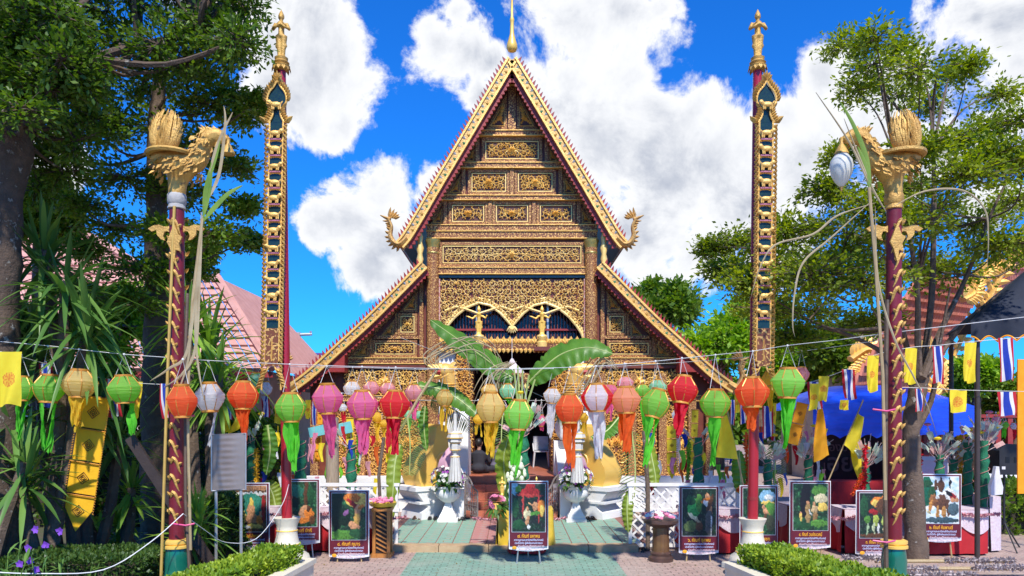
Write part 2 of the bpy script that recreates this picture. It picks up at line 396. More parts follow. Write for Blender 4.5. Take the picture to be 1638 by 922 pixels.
DF = 19.5
temple = thing('temple_hall', 'tall Lanna temple hall with steep gilded gable and carved gold panels', 'temple', (0, DF, 0))
def tp(name, mb, m, par=None, **k): return part(name, mb, m, par or temple, w=True, **k)
def panel(x0, y0, x1, y1, D, seed, c=.27, fr=8, tri=None, bright=False):
    """framed relief panel: backing board with a moulded frame and a carving"""
    b = tp('panel', rect(x0, y0, x1, y1, D, .05), LACQB)
    s = D/F
    f = MB()
    for (a0, b0, a1, b1) in ((x0, y0, x1, y0+fr*.5), (x0, y1-fr*.5, x1, y1), (x0, y0+fr*.5, x0+fr*.5, y1-fr*.5), (x1-fr*.5, y0+fr*.5, x1, y1-fr*.5)):
        rect(a0, b0, a1, b1, D, .10, f)
    tp('frame', f, PATF, b, smooth=0)
    i = fr*.62; f = MB(); k = 1.3
    for (a0, b0, a1, b1) in ((x0+i, y0+i, x1-i, y0+i+k), (x0+i, y1-i-k, x1-i, y1-i), (x0+i, y0+i+k, x0+i+k, y1-i-k), (x1-i-k, y0+i+k, x1-i, y1-i-k)):
        rect(a0, b0, a1, b1, D, .085, f)
    tp('fillet', f, GOLDB, b, smooth=0)
    i = fr*.9+1; wd = (x1-x0-2*i)*s; h = (y1-y0-2*i)*s; c0 = P((x0+x1)/2, (y0+y1)/2, D)
    tp('carving', carve(wd, h, c, seed, .06, org=(c0.x, D-.052, c0.z)), PALEG if bright else GOLDB, b, smooth=.5)
    return b
def beam(x0, y0, x1, y1, D, t=.14, m=None):
    b = tp('beam', rect(x0, y0, x1, y1, D, t), m or PATG, smooth=0)
    f = MB(); rect(x0-1, y0-1.2, x1+1, y0, D, t+.03, f); rect(x0-1, y1, x1+1, y1+1.2, D, t+.03, f)
    tp('moulding', f, GOLD if m is None else REDW, b, smooth=0)
    return b
def band(pts, wdt):
    """left and right offset lines of a polyline in the XZ plane"""
    A = []; B = []
    for i, p in enumerate(pts):
        d = (pts[min(i+1, len(pts)-1)]-pts[max(i-1, 0)]); n = V((-d.z, 0, d.x)).normalized()
        A.append(p+n*wdt/2); B.append(p-n*wdt/2)
    return A, B
def ribbon(pts, o0, o1, D, t, mb=None):
    mb = mb or MB(); N = len(pts); vs = []
    for i, p in enumerate(pts):
        d = (pts[min(i+1, N-1)]-pts[max(i-1, 0)]); n = V((-d.z, 0, d.x)).normalized()
        a = p+n*o0; b = p+n*o1
        vs += [(a.x, D-t, a.z), (b.x, D-t, b.z), (b.x, D, b.z), (a.x, D, a.z)]
    fs = [(0, 1, 2, 3), (4*N-4, 4*N-3, 4*N-2, 4*N-1)]
    for i in range(N-1):
        for k in range(4): fs.append((4*i+k, 4*i+(k+1) % 4, 4*i+4+(k+1) % 4, 4*i+4+k))
    return mb.add(vs, fs)
def resample(pts, step):
    out = [pts[0]]; acc = 0.0
    for a, b in zip(pts, pts[1:]):
        L = (b-a).length; d = step-acc
        while d <= L: out.append(a+(b-a)*(d/L)); d += step
        acc = (acc+L) % step
    return out
MOS = [mat('mirror_green_glass', (.12, .30, .10), (.08, .20, .12), 9, .12, .3), mat('mirror_silver_glass', (.62, .62, .55), (.5, .5, .46), 9, .1, .6), mat('mirror_amber_glass', (.55, .30, .06), None, 9, .12, .3)]
MOSB = mat('pale_gold_board', (.74, .46, .16), (.50, .27, .07), 18, .45, .3, .8, 30)
dia = [mesh('mosaic_diamond', MB().add([(-.04, 0, 0), (0, 0, -.065), (.04, 0, 0), (0, 0, .065), (0, -.02, 0)], [(0, 1, 4), (1, 2, 4), (2, 3, 4), (3, 0, 4)]), q, 0) for q in MOS]
ROOFT = mat('brown_roof_tile', (.30, .11, .07), (.20, .07, .05), 6, .8, 0, .6, 20)
def naga(path, D, sx, par, size=1.0):
    """crested serpent finial: swelling neck, open jaws, flame crest"""
    pts = spline([V((p.x, D-.06, p.z)) for p in path], 5); N = len(pts)
    mb = MB(); mb.tube(pts, [size*(.19-.10*(i/(N-1))**.9+.05*math.sin(pi*min(1, i/(N-1)*1.3))) for i in range(N)], 8, flat=.45)
    e = pts[-1]; d = (pts[-1]-pts[-3]).normalized()
    hd = V((sx, 0, .15))
    mb.tube([e-hd*.05, e+hd*.1*size+V((0, 0, .03)), e+hd*.24*size+V((0, 0, .07))], [.09*size, .07*size, .02], 6, flat=.6)
    mb.tube([e-V((0, 0, .03)), e+hd*.09*size-V((0, 0, .06)), e+hd*.17*size-V((0, 0, .06))], [.06*size, .045*size, .015], 6, flat=.6)
    for k in range(5): leafp(mb, e.x-sx*.03*k, e.z+.02, pi/2+sx*(.2+.28*k), (.36-.035*k)*size, .10*size, .06, D-.04)
    for i in range(2, N-2, 2):
        dd = (pts[i+1]-pts[i-1]).normalized(); a = math.atan2(dd.z, dd.x)
        leafp(mb, pts[i].x, pts[i].z, a-sx*1.2 if sx > 0 else a+1.2, .24*size*(1-.4*i/N), .10*size, .05, D-.06)
    n = tp('naga_finial', mb, MOSB, par, smooth=.6)
    return n
def barge(path, D, wd, sx, tail, nag=1.0):
    """carved bargeboard along path (outer side on its left): gold face, glass diamonds, red crockets above, red fringe below, serpent at its foot"""
    pts = spline([V((p.x, 0, p.z)) for p in path], 6)
    if sx < 0: up = 1
    o = 1 if (pts[1]-pts[0]).x < 0 else -1                 # which offset side points up
    up = -1 if o > 0 else 1
    up = -up if False else up
    b = tp('bargeboard', ribbon(pts, -wd/2, wd/2, D, .14), MOSB)
    tp('edge_moulding', ribbon(pts, wd/2-.03, wd/2+.02, D, .18, ribbon(pts, -wd/2-.02, -wd/2+.03, D, .18)), GOLD, b)
    rs = resample(pts, .115); n_up = None
    ck = MB(); fr = MB(); k = 0
    for i in range(1, len(rs)-1):
        d = (rs[i+1]-rs[i-1]).normalized(); n = V((-d.z, 0, d.x))
        if n.z < 0: n = -n
        a = math.atan2(n.z, n.x)
        q = rs[i]+n*(wd/2+.01); ck.prism([(-.06, -.03), (.06, -.03), (.085, .15), (.015, .07)] if sx < 0 else [(-.06, -.03), (.06, -.03), (-.015, .07), (-.085, .15)], (q.x, D-.02, q.z), V((math.sin(a), 0, -math.cos(a))), n, .07)
        q = rs[i]-n*(wd/2+.01); fr.prism([(-.07, .03), (.07, .03), (.05, -.10), (0, -.15), (-.05, -.10)], (q.x, D-.01, q.z), V((math.sin(a), 0, -math.cos(a))), n, .06)
        if i < len(rs)-3:
            ob = part('mosaic_diamond', dia[0 if k % 4 == 0 else 1 if k % 2 else 2], None, b); c = rs[i]+n*(.045 if k % 2 else -.045)
            ob.location = V((c.x, D-.142, c.z))-ORG[temple]; ob.rotation_euler = (0, pi/2-a, 0); k += 1
    tp('crockets', ck, REDW, b, smooth=0); tp('fringe', fr, REDW, b, smooth=0)
    naga(tail, D, sx, b, nag)
    return b
# ---- roofs and boards
DB = 18.95
def mir(L): return [(1638-x, y) for x, y in L]
UL = [(819, 100), (776, 172), (737, 238), (700, 300), (668, 355), (652, 381), (641, 394)]
UT = [(652, 383), (641, 393), (631, 390), (625, 378), (627, 364), (622, 352)]
LL = [(679, 424), (640, 464), (592, 512), (545, 555), (500, 596), (478, 613), (464, 622)]
LT = [(474, 614), (462, 621), (453, 613), (450, 600), (454, 588), (450, 577)]
for sx, fn in ((-1, lambda L: L), (1, mir)):
    up = [P(x, y, DB) for x, y in fn(UL)]; lo = [P(x, y, DB) for x, y in fn(LL)]
    barge(up, DB, .215, sx, [P(x, y, DB) for x, y in fn(UT)], .85)
    barge(lo, DB+.1, .20, sx, [P(x, y, DB) for x, y in fn(LT)], .85)
    for q, D, back in ((up, DB, 33), (lo, DB+.1, 33)):
        pts = [V((p.x, 0, p.z)) for p in q]; rb = MB(); sg = -1 if sx < 0 else 1
        vs = ribbon(pts, sg*.02, sg*.14, back, back-D-.02)
        rf = tp('roof', vs, ROOFT, smooth=0)
        tp('soffit', ribbon(pts, -sg*.06, sg*.0, back, back-D-.02), LACQ, rf, smooth=0)
    # purlins poking through under the boards
    for (x, y, s) in fn([(770, 222), (735, 280), (700, 335), (632, 492), (592, 532), (548, 578)]) if False else []: pass
    for (x, y) in fn([(760, 213), (729, 265), (698, 316), (636, 489), (593, 531)]):
        tp('purlin', rect(x-6, y-4, x+6, y+6, DF-.02, .45), LACQ, smooth=0)
    x, y = fn([(544, 584)])[0]
    tp('tie_beam', rect(x-14, y-13, x+14, y+13, DF-.02, .5), REDW, smooth=0)
# ridge spire
a = P(819, 86, DB)
sp = MB().lathe([(.02, 0), (.10, .03), (.14, .10), (.13, .2), (.09, .33), (.055, .46), (.045, .7), (.05, .78), (.06, .82), (.035, .9), (.025, 1.3), (.012, 1.75), (.002, 2.1)], 14, (a.x, DB-.1, a.z-.02))
tp('ridge_spire', sp, GOLDS)
# ---- walls
def poly_wall(pts, D, t, m, name='wall', par=None):
    c = [(P(x, y, D).x, P(x, y, D).z) for x, y in pts]
    return tp(name, MB().prism(c, (0, D+t, 0), (1, 0, 0), (0, 0, 1), t), m, par, smooth=0)
poly_wall([(819, 118), (952, 352), (952, 452), (686, 452), (686, 352)], DF, .25, LACQ, 'gable_wall')
for fn in (lambda L: L, mir):
    poly_wall(fn([(684, 436), (684, 776), (496, 776), (496, 622)]), DF+.05, .25, LACQ, 'wing_wall')
    poly_wall(fn([(686, 452), (704, 452), (704, 545), (757, 545), (757, 776), (686, 776)]), DF+.02, .25, LACQ, 'wall')
poly_wall([(704, 546), (934, 546), (934, 560), (704, 560)], DF+.0, .25, LACQ, 'lintel_wall')
bd = MB()
bd.bx(-5.3, -5.1, DF+.3, 33, .9, 3.4); bd.bx(5.1, 5.3, DF+.3, 33, .9, 3.4); tp('side_wall', bd, WHITE, smooth=0)
tp('back_wall', MB().bx(-5.2, 5.2, 33, 33.2, 0, 6), LACQ, smooth=0)
tp('floor', MB().bx(-5.05, 5.05, 19.62, 33, .6, .93).bx(-1.03, 1.03, 17.75, 19.618, .6, .928), mat('terracotta_floor', (.42, .13, .07), (.34, .10, .05), 6, .5, 0, .2), smooth=0)
bs = MB()
for s in (-1, 1): bs.bx(min(s*1.2, s*5.5), max(s*1.2, s*5.5), 18.3, 33.4, 0, .72); bs.bx(min(s*1.2, s*5.6), max(s*1.2, s*5.6), 18.2, 18.6, .72, .86)
tp('plinth', bs, WHITE, smooth=0)
# ---- gable tiers
tier = [(213, 220, 766, 872), (264, 271, 738, 900), (316, 322, 708, 930), (363, 371, 684, 954), (373, 383, 684, 954)]
for (y0, y1, x0, x1) in tier: beam(x0, y0, x1, y1, DF, .16)
beam(813, 140, 825, 213, DF, .12)
n = 0
for (x0, y0, x1, y1) in ((771, 222, 867, 262), (749, 273, 815, 314), (823, 273, 889, 314), (718, 324, 780, 362), (788, 324, 850, 362), (858, 324, 920, 362)):
    panel(x0, y0, x1, y1, DF, 10+n, .23, 9); n += 1
for (x, y0, y1) in ((764, 222, 262), (874, 222, 262), (742, 273, 314), (819, 273, 314), (896, 273, 314), (713, 324, 362), (784, 324, 362), (854, 324, 362), (925, 324, 362)):
    tp('stile', rect(x-3, y0, x+3, y1, DF, .13), PATF, smooth=0)
def tri_panel(pts, D, seed):
    c = [(P(x, y, D).x, P(x, y, D).z) for x, y in pts]; b = tp('triangle_panel', MB().prism(c, (0, D, 0), (1, 0, 0), (0, 0, 1), .06), PATF, smooth=0)
    g = V((sum(p[0] for p in c)/3, sum(p[1] for p in c)/3)); i = [(g[0]+(p[0]-g[0])*.55, g[1]+(p[1]-g[1])*.55) for p in c]
    tp('board', MB().prism(i, (0, D-.06, 0), (1, 0, 0), (0, 0, 1), .012), LACQB, b, smooth=0)
    i2 = [(g[0]+(p[0]-g[0])*.62, D-.07, g[1]+(p[1]-g[1])*.62) for p in c]; tp('fillet', MB().tube(i2+[i2[0]], .012, 4), GOLDB, b)
    mb = MB(); rr = random.Random(seed); s = max(abs(c[0][0]-c[1][0]), abs(c[1][0]-c[2][0]), abs(c[0][1]-c[1][1]))
    rosette(mb, g[0], g[1], s*.17, .06, 8, D-.07)
    for p in i:                                            # a spray of leaves into each corner
        a = math.atan2(p[1]-g[1], p[0]-g[0]); L = math.hypot(p[0]-g[0], p[1]-g[1])
        for f in (.12, .35, .58):
            for e in (-.5, 0, .5): leafp(mb, g[0]+math.cos(a)*L*f, g[1]+math.sin(a)*L*f, a+e, L*.36*(1-abs(e)*.4), L*.13, .05, D-.07)
    tp('carving', mb, GOLD, b)
for fn in (lambda L: L, mir):
    for k, t3 in enumerate(([(776, 211), (811, 211), (811, 150)], [(744, 262), (760, 262), (760, 234)], [(714, 314), (738, 314), (738, 278)], [(688, 361), (709, 361), (709, 330)])):
        tri_panel(fn(t3), DF, 40+k)
    d = fn([(812, 132), (690, 352)]); a, b_ = P(*d[0], DF), P(*d[1], DF)
    tp('rake_border', ribbon([V((a.x, 0, a.z)), V((b_.x, 0, b_.z))], -.07, .07, DF, .1), PATG, smooth=0)
# ---- columns, long frieze, arcade
for x in (692, 946):
    c = P(x, 400, 19.2); z0 = .93; z1 = P(x, 384, 19.2).z
    cl = tp('column', MB().lathe([(.155, z0), (.155, z1-.2)], 18, (c.x, 19.25, 0)), PATF)
    tp('capital', MB().lathe([(.16, z1-.36), (.17, z1-.34), (.15, z1-.3), (.15, z1-.2), (.17, z1-.12), (.2, z1-.02), (.2, z1)], 12, (c.x, 19.25, 0)), mat('green_gold_mosaic', (.20, .24, .10), (.45, .30, .08), 22, .3, .4, .3), cl)
    tp('column_base', MB().lathe([(.22, z0), (.22, z0+.12), (.18, z0+.18), (.2, z0+.26), (.155, z0+.32)], 16, (c.x, 19.25, 0)), GOLD, cl)
panel(703, 389, 935, 428, DF-.05, 31, .22, 9, bright=True)
beam(701, 431, 937, 440, DF-.05, .2, None)
tp('glass_strip', rect(703, 442.5, 935, 446, DF-.05, .14), mat('blue_glass_strip', (.03, .07, .10), (.08, .12, .10), 40, .25, .2), smooth=0)
AR = [(705, 545), (709, 534), (717, 522), (729, 508), (746, 494), (766, 486), (784, 490), (800, 502), (811, 514), (819, 524)]
ARm = mir(AR)[::-1]
arc = AR+ARm[1:]
c = [(P(x, y, DF).x, P(x, y, DF).z) for x, y in [(703, 448), (703, 546)]+arc+[(935, 546), (935, 448)]]
ap = tp('arcade_panel', MB().prism(c, (0, DF-.05, 0), (1, 0, 0), (0, 0, 1), .07), LACQ, smooth=0)
ax = [(P(x, y, DF).x, P(x, y, DF).z) for x, y in arc]
def arc_z(x):
    for (xa, za), (xb, zb) in zip(ax, ax[1:]):
        if xa <= x <= xb: return za+(zb-za)*(x-xa)/(xb-xa+1e-9)
    return 99 if abs(x) > 9 else za
top = P(0, 450, DF).z; bot = P(0, 546, DF).z; wd = 231*DF/F; cz = (top+bot)/2
tp('carving', carve(wd, top-bot, .2, 77, .09, mask=lambda x, z: z+cz > arc_z(x)+.08, ros=False, org=(0, DF-.12, cz)), PALEG, ap, smooth=.5)
bt = MB(); bt.tube([(x, DF-.15, z) for x, z in ax], .035, 6); bt.tube([(x, DF-.14, z+.13) for x, z in ax], .022, 6)
rs = resample([V((x, 0, z)) for x, z in ax], .075)
for i in range(1, len(rs)-1):
    d = (rs[i+1]-rs[i-1]).normalized(); leafp(bt, rs[i].x, rs[i].z+.02, math.atan2(d.x, -d.z), .11, .07, .05, DF-.13)
p = P(819, 524, DF)
for k in range(6): leafp(bt, p.x, p.z+.02, -pi/2+(k-2.5)*.32, .2, .1, .08, DF-.15)
tp('arch_border', bt, PALEG, ap)
for xb in (703, 933): tp('side_border', rect(xb, 448, xb+2, 546, DF-.05, .16), mat('red_white_border', (.65, .5, .42), (.4, .05, .04), 30, .5), ap, smooth=0)
tp('window_glass', rect(703, 484, 935, 560, DF+.3, .02), mat('dark_window_glass', (.02, .018, .022), (.035, .03, .04), 2, .08, 0, 0), smooth=0)
br = MB()
for i in range(46): rect(706+i*5, 484, 707.3+i*5, 546, DF+.12, .02, br)
tp('window_bars', br, LACQ, smooth=0, kind='stuff')
tp('rail', rect(703, 526.5, 935, 529.5, DF+.08, .05), REDW, smooth=0)
for x in (763, 876): tp('window_post', rect(x-1.6, 484, x+1.6, 546, DF+.1, .05), STEEL, smooth=0)
cr = MB()
for i in range(24):
    q = P(703+9.8*(i+.5), 549, 19.2)
    for k in (-1, 0, 1): leafp(cr, q.x, q.z-.02, pi/2+k*.55, .2-.05*abs(k), .11, .05, 19.2)
lt = tp('lintel', rect(700, 548, 938, 560, 19.3, .1), PATL, smooth=0)
tp('cresting', cr, GOLD, lt)
f = MB()
for i in range(34):
    q = P(704+7*(i+.5), 557, 19.19); leafp(f, q.x, q.z, -pi/2, .13, .1, .04, 19.2)
tp('pendants', f, GOLD, lt)
for x0, x1 in ((730, 757), (881, 908)):
    jb = tp('door_jamb', rect(x0, 560, x1, 770, DF-.02, .18), PATL, smooth=0); a = P(x0, 560, DF); b = P(x1, 770, DF)
    tp('carving', carve(b.x-a.x, a.z-b.z, .2, int(x0), .06, mirror=False, org=((a.x+b.x)/2, DF-.2, (a.z+b.z)/2)), GOLD, jb, smooth=.5)
for x0, x1 in ((703, 729), (909, 935)): tp('white_pilaster', rect(x0, 560, x1, 775, DF, .12), WHITE, smooth=0)
# open door leaves folded inward, dark lacquer with gilding
for s in (-1, 1):
    x = s*1.06; tp('door_leaf', MB().bx(x-.04, x+.04, DF+.2, DF+1.2, .93, 4.0), PATL, smooth=0)
# ---- wing panels
for fn in (lambda L: L, mir):
    def rc(x0, y0, x1, y1): q = fn([(x0, y0), (x1, y1)]); return min(q[0][0], q[1][0]), y0, max(q[0][0], q[1][0]), y1
    for k, r in enumerate(((637, 502, 668, 537), (597, 545, 668, 572))): panel(*rc(*r), DF+.05, 55+k, .17, 7)
    for t3 in ([(640, 500), (668, 500), (668, 466)], [(606, 541), (632, 541), (632, 510)], [(562, 572), (592, 572), (592, 545)]): tri_panel(fn(t3), DF+.05, 66)
    beam(*rc(552, 574, 682, 582), DF+.05, .14); tp('red_rail', rect(*rc(545, 585, 682, 590), DF+.05, .16), LACQ, smooth=0)
    tp('stile', rect(*rc(672, 440, 678, 592), DF+.05, .12), PATF, smooth=0); tp('stile', rect(*rc(592, 541, 596, 573), DF+.05, .1), PATF, smooth=0)
    tp('stile', rect(*rc(633, 502, 636, 541), DF+.05, .1), PATF, smooth=0); tp('cross_rail', rect(*rc(600, 538, 672, 543), DF+.05, .12), PATG, smooth=0)
    d = fn([(676, 448), (556, 574)]); a, b_ = P(*d[0], DF), P(*d[1], DF)
    tp('rake_border', ribbon([V((a.x, 0, a.z)), V((b_.x, 0, b_.z))], -.08, .08, DF+.05, .1), PATG, smooth=0)
    x0, y0, x1, y1 = rc(552, 593, 684, 632); a = P(x0, y0, DF); b_ = P(x1, y1, DF)
    fz = tp('frieze_panel', rect(x0, y0, x1, y1, DF+.05, .08), LACQB, smooth=0)
    tp('carving', carve(b_.x-a.x, a.z-b_.z, .2, 91, .07, org=((a.x+b_.x)/2, DF-.035, (a.z+b_.z)/2)), GOLDB, fz, smooth=.5)
    beam(*rc(520, 634, 684, 641), DF+.05, .14)
    for xx in (505, 533, 580, 628, 676): tp('pilaster', rect(*rc(xx-6, 598 if xx > 540 else 640, xx+6, 772), DF+.05, .17), PATF, smooth=0)
    for xa, xb in ((540, 573), (588, 621), (636, 669)):
        x0, y0, x1, y1 = rc(xa, 648, xb, 765); a = P(x0, y0, DF); b_ = P(x1, y1, DF)
        q = tp('lattice_panel', rect(x0, y0, x1, y1, DF+.05, .06), PATL, smooth=0)
        tp('carving', carve(b_.x-a.x, a.z-b_.z, .2, xa, .05, org=((a.x+b_.x)/2, DF-.015, (a.z+b_.z)/2)), GOLD, q, smooth=.5)
    x, y = fn([(672, 399)])[0]; q = P(x, y, 19.1)                        # slender gilded bracket under the eaves
    tp('bracket', MB().lathe([(.03, -.6), (.07, -.55), (.05, -.4), (.09, -.25), (.06, -.12), (.1, .02), (.06, .15), (.08, .3), (.04, .42)], 10, q), GOLDB)
# ---- steps
STEPT = mat('terracotta_tile', (.50, .15, .08), (.40, .11, .055), 3, .5, 0, .2, 30, wear=((.52, .26, .16), 10, .62))
st = tp('staircase', MB().bx(-1.02, 1.02, 17.5, 17.75, PZ, .9), STEPT, smooth=0)
for i in range(5):
    y0 = SY+.25+i*.28; z = PZ+(i+1)*.166
    for k in range(5): part('step_tile', MB().bx(-1.0+k*.4, -.605+k*.4, y0, y0+.30, z-.166+.006, z), STEPT, st, w=True, smooth=0)
for s in (-1, 1):
    part('side_wall', MB().prism([(SY-.05, .1), (SY+.2, .55), (17.0, 1.05), (17.4, 1.25), (18.3, 1.3), (18.3, 0.05), (SY-.05, .05)], (s*1.16+.12, 0, 0), (0, 1, 0), (0, 0, 1), .24) if False else
         MB().add([(s*1.04, SY+.1, PZ), (s*1.28, SY+.1, PZ), (s*1.28, 18.25, PZ), (s*1.04, 18.25, PZ), (s*1.04, SY+.1, .75), (s*1.28, SY+.1, .75), (s*1.28, 18.25, 1.75), (s*1.04, 18.25, 1.75)],
                  [(3, 2, 1, 0), (4, 5, 6, 7), (0, 1, 5, 4), (1, 2, 6, 5), (2, 3, 7, 6), (3, 0, 4, 7)]), WHITE, temple, w=True, smooth=0)
# ---- scrolled stair ends: white plinth, gilded volute turned outward
VOL = [(-.52, 0), (.28, 0), (.30, .25), (.27, .5), (.2, .75), (.16, 1.0), (.17, 1.2), (.12, 1.32), (-.02, 1.36), (-.12, 1.3), (-.16, 1.15), (-.2, .95), (-.33, .75), (-.47, .58), (-.57, .4), (-.6, .2)]
for s in (-1, 1):
    u = V((s*.78, -.62, 0)); nn = V((-s*.62, -.78, 0)); base = V((s*1.72, 16.75, 0))
    sv = tp('stair_scroll', MB(), WHITE) if False else None
    pr = [(-x, z) for x, z in VOL][::-1] if True else VOL
    def sweep(poly, z0, off0, off1, grow=0.0):
        mb = MB(); o = base+nn*off0+V((0, 0, z0)); t = off1-off0
        A = [o+u*x+V((0, 0, z)) for x, z in poly]; B = [a+nn*t for a in A]; N = len(A)
        return mb.add(A+B, [tuple(range(N)), tuple(range(N, 2*N))[::-1]]+[(i, N+i, N+(i+1) % N, (i+1) % N) for i in range(N)])
    vp = [(-x, z) for x, z in VOL]
    vo = tp('volute', sweep(vp, .80, -.42, .28), GOLDS, smooth=.6)
    sp = []; 
    for k in range(26): a = k*.42; r = .03+.009*k; sp.append(base+nn*.285+u*(-.02+r*math.cos(a))+V((0, 0, 1.33+r*math.sin(a))))
    tp('spiral', MB().tube(sp, .018, 5), GOLDB, vo)
    wp = [(-.72, .92), (.66, .92), (.70, .8), (.66, .76), (.5, .5), (.44, .42), (.4, .36), (.5, .24), (.56, .2), (.58, 0), (-.8, 0)]
    wp = [(x, z*.75) for x, z in wp]
    sw = tp('stair_plinth', sweep(wp, PZ, -.5, .36), WHITE, smooth=.4)
    tp('plinth_ledge', sweep([(-.72, .03), (.74, .03), (.74, -.06), (-.72, -.06)], PZ+.68, -.53, .39), WHITE, sw, smooth=0)
    tp('plinth_ledge', sweep([(-.72, .03), (.64, .03), (.64, -.02), (-.72, -.02)], PZ+.36, -.53, .39), WHITE, sw, smooth=0)
    tp('white_spine', MB().prism([(16.95, .1), (17.9, .1), (17.9, 2.3), (17.5, 2.45), (17.2, 2.3), (17.1, 1.6), (16.98, 1.0)], (s*1.42+.14, 0, 0), (0, 1, 0), (0, 0, 1), .28), WHITE, smooth=.5)
# ---------------------------------------------------------------- foliage builders
import numpy as np
NR = np.random.default_rng(11)
def leaf_mat(name, c1, c2, trans=.35, island=.35, rough=.45):
    return mat(name, c1, c2, .8, rough, 0, 0, spec=.4, island=island, trans=trans)
LF_DARK = leaf_mat('dark_green_leaves', (0.135, 0.230, 0.024), (0.074, 0.149, 0.018), .42)
LF_MID = leaf_mat('mid_green_leaves', (0.189, 0.297, 0.030), (0.108, 0.196, 0.022), .42)
LF_LIGHT = leaf_mat('fresh_green_leaves', (0.324, 0.513, 0.041), (0.189, 0.365, 0.027), .45)
LF_BOX = leaf_mat('yellow_green_hedge_leaves', (.34, .44, .03), (.17, .31, .025), .35, .4)
LF_HEDGE = leaf_mat('clipped_hedge_leaves', (.075, .14, .02), (.04, .09, .015), .25, .4)
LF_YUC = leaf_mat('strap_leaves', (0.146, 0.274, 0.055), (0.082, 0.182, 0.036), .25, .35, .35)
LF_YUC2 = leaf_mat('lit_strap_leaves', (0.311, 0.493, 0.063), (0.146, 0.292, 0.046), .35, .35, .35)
BARK = mat('mottled_bark', (.12, .08, .055), (.065, .043, .03), 7, .9, 0, 1, 25, wear=((.38, .36, .31), 7, .60))
BARK2 = mat('grey_brown_bark', (.16, .11, .075), (.09, .06, .042), 6, .9, 0, 1, 25, wear=((.40, .37, .32), 6, .62))
def leaf_cloud(name, pts, dirs, L, W, m, parent, up=.55):
    """thousands of small pointed leaves (one quad each, folded by a random tilt)"""
    n = len(pts); pts = np.asarray(pts); d = np.asarray(dirs)+NR.normal(0, .55, (n, 3)); d /= np.linalg.norm(d, axis=1)[:, None]+1e-9
    upv = NR.normal(0, .6, (n, 3)); upv[:, 2] += up*2
    s = np.cross(d, upv); s /= np.linalg.norm(s, axis=1)[:, None]+1e-9
    k = NR.uniform(.65, 1.3, n)[:, None]
    v = np.empty((n, 4, 3)); v[:, 0] = pts; v[:, 1] = pts+d*(L*.45*k)-s*(W*.5*k); v[:, 2] = pts+d*(L*k); v[:, 3] = pts+d*(L*.45*k)+s*(W*.5*k)
    v -= np.array(ORG[parent])
    me = bpy.data.meshes.new(name); me.vertices.add(4*n); me.vertices.foreach_set('co', v.astype(np.float32).ravel())
    me.loops.add(4*n); me.loops.foreach_set('vertex_index', np.arange(4*n, dtype=np.int32))
    me.polygons.add(n); me.polygons.foreach_set('loop_start', np.arange(0, 4*n, 4, dtype=np.int32))
    me.materials.append(m); me.update(calc_edges=True)
    return part(name, me, None, parent)
def spray_points(c, r, twigs, per, jit, limbs=None, tw=.006):
    """leaf positions strung along twigs that radiate through an ellipsoid"""
    c = np.array(c); r = np.array(r); P_ = []; D_ = []
    for _ in range(twigs):
        u = NR.normal(0, 1, 3); u /= np.linalg.norm(u); e = c+u*r*NR.uniform(.55, 1.0)**.6
        a = c+(e-c)*NR.uniform(0, .35)+NR.normal(0, .03, 3)
        t = NR.uniform(0, 1, per)**.75; q = a+(e-a)*t[:, None]; q[:, 2] -= .10*np.linalg.norm(e-a)*t*t
        P_.append(q+NR.normal(0, jit, (per, 3))); D_.append(np.repeat([(e-a)/(np.linalg.norm(e-a)+1e-9)], per, 0))
        if limbs is not None: limbs.tube([V(c), V(c)*.4+V(a)*.6, V(e)], [tw*2, tw*1.5, tw*.5], 3, cap=False)
    return np.concatenate(P_), np.concatenate(D_)
def tree(name, label, trunk, forks, sprays, leaf, m, bark, group=None, twigs=26, per=18, jit=.05, limb_r=.05, flat=.4):
    """trunk: [(point, radius)], forks: limb start points, sprays: [(centre, radius)]"""
    t = thing(name, label, 'tree', trunk[0][0], group)
    mb = MB(); pts = spline([p for p, r in trunk], 10); rr = []
    for i in range(len(pts)):
        q = i/10; k = min(int(q), len(trunk)-2); rr.append(lerp(trunk[k][1], trunk[k+1][1], min(1, q-k)))
    mb.tube([p+V((noise.noise(p*1.3)*.03, 0, 0)) for p in pts], rr, 12); mb.v = [v+noise.noise_vector(v*3.1)*(rr[0]*.16)+noise.noise_vector(v*9)*(rr[0]*.05) for v in mb.v]; part('trunk', mb, bark, t, w=True)
    lb = MB(); PP = []; DD = []
    for c, r, *dn in sprays:
        c = V(c); dn = dn[0] if dn else 1.0; f = min(forks, key=lambda q: (q-c).length+ (1.2 if q.z > c.z else 0)); f = V(f)
        mid = f.lerp(c, .5)+V((R.uniform(-.15, .15), R.uniform(-.15, .15), -.12*(c-f).length if c.z < f.z+1 else .08*(c-f).length))
        L = (c-f).length; r0 = limb_r*min(1.0, .35+L*.18)
        lb.tube(spline([f, mid, c], 4), [r0*(1-.8*i/8) for i in range(9)], 5, cap=False)
        rx = r if hasattr(r, '__len__') else (r, r, r*flat)
        p, d = spray_points(c, rx, max(6, int(twigs*dn)), per, jit, lb); PP.append(p); DD.append(d)
    part('limbs', lb, bark, t, w=True)
    leaf_cloud('crown', np.concatenate(PP), np.concatenate(DD), leaf, leaf*.52, m, t)
    return t
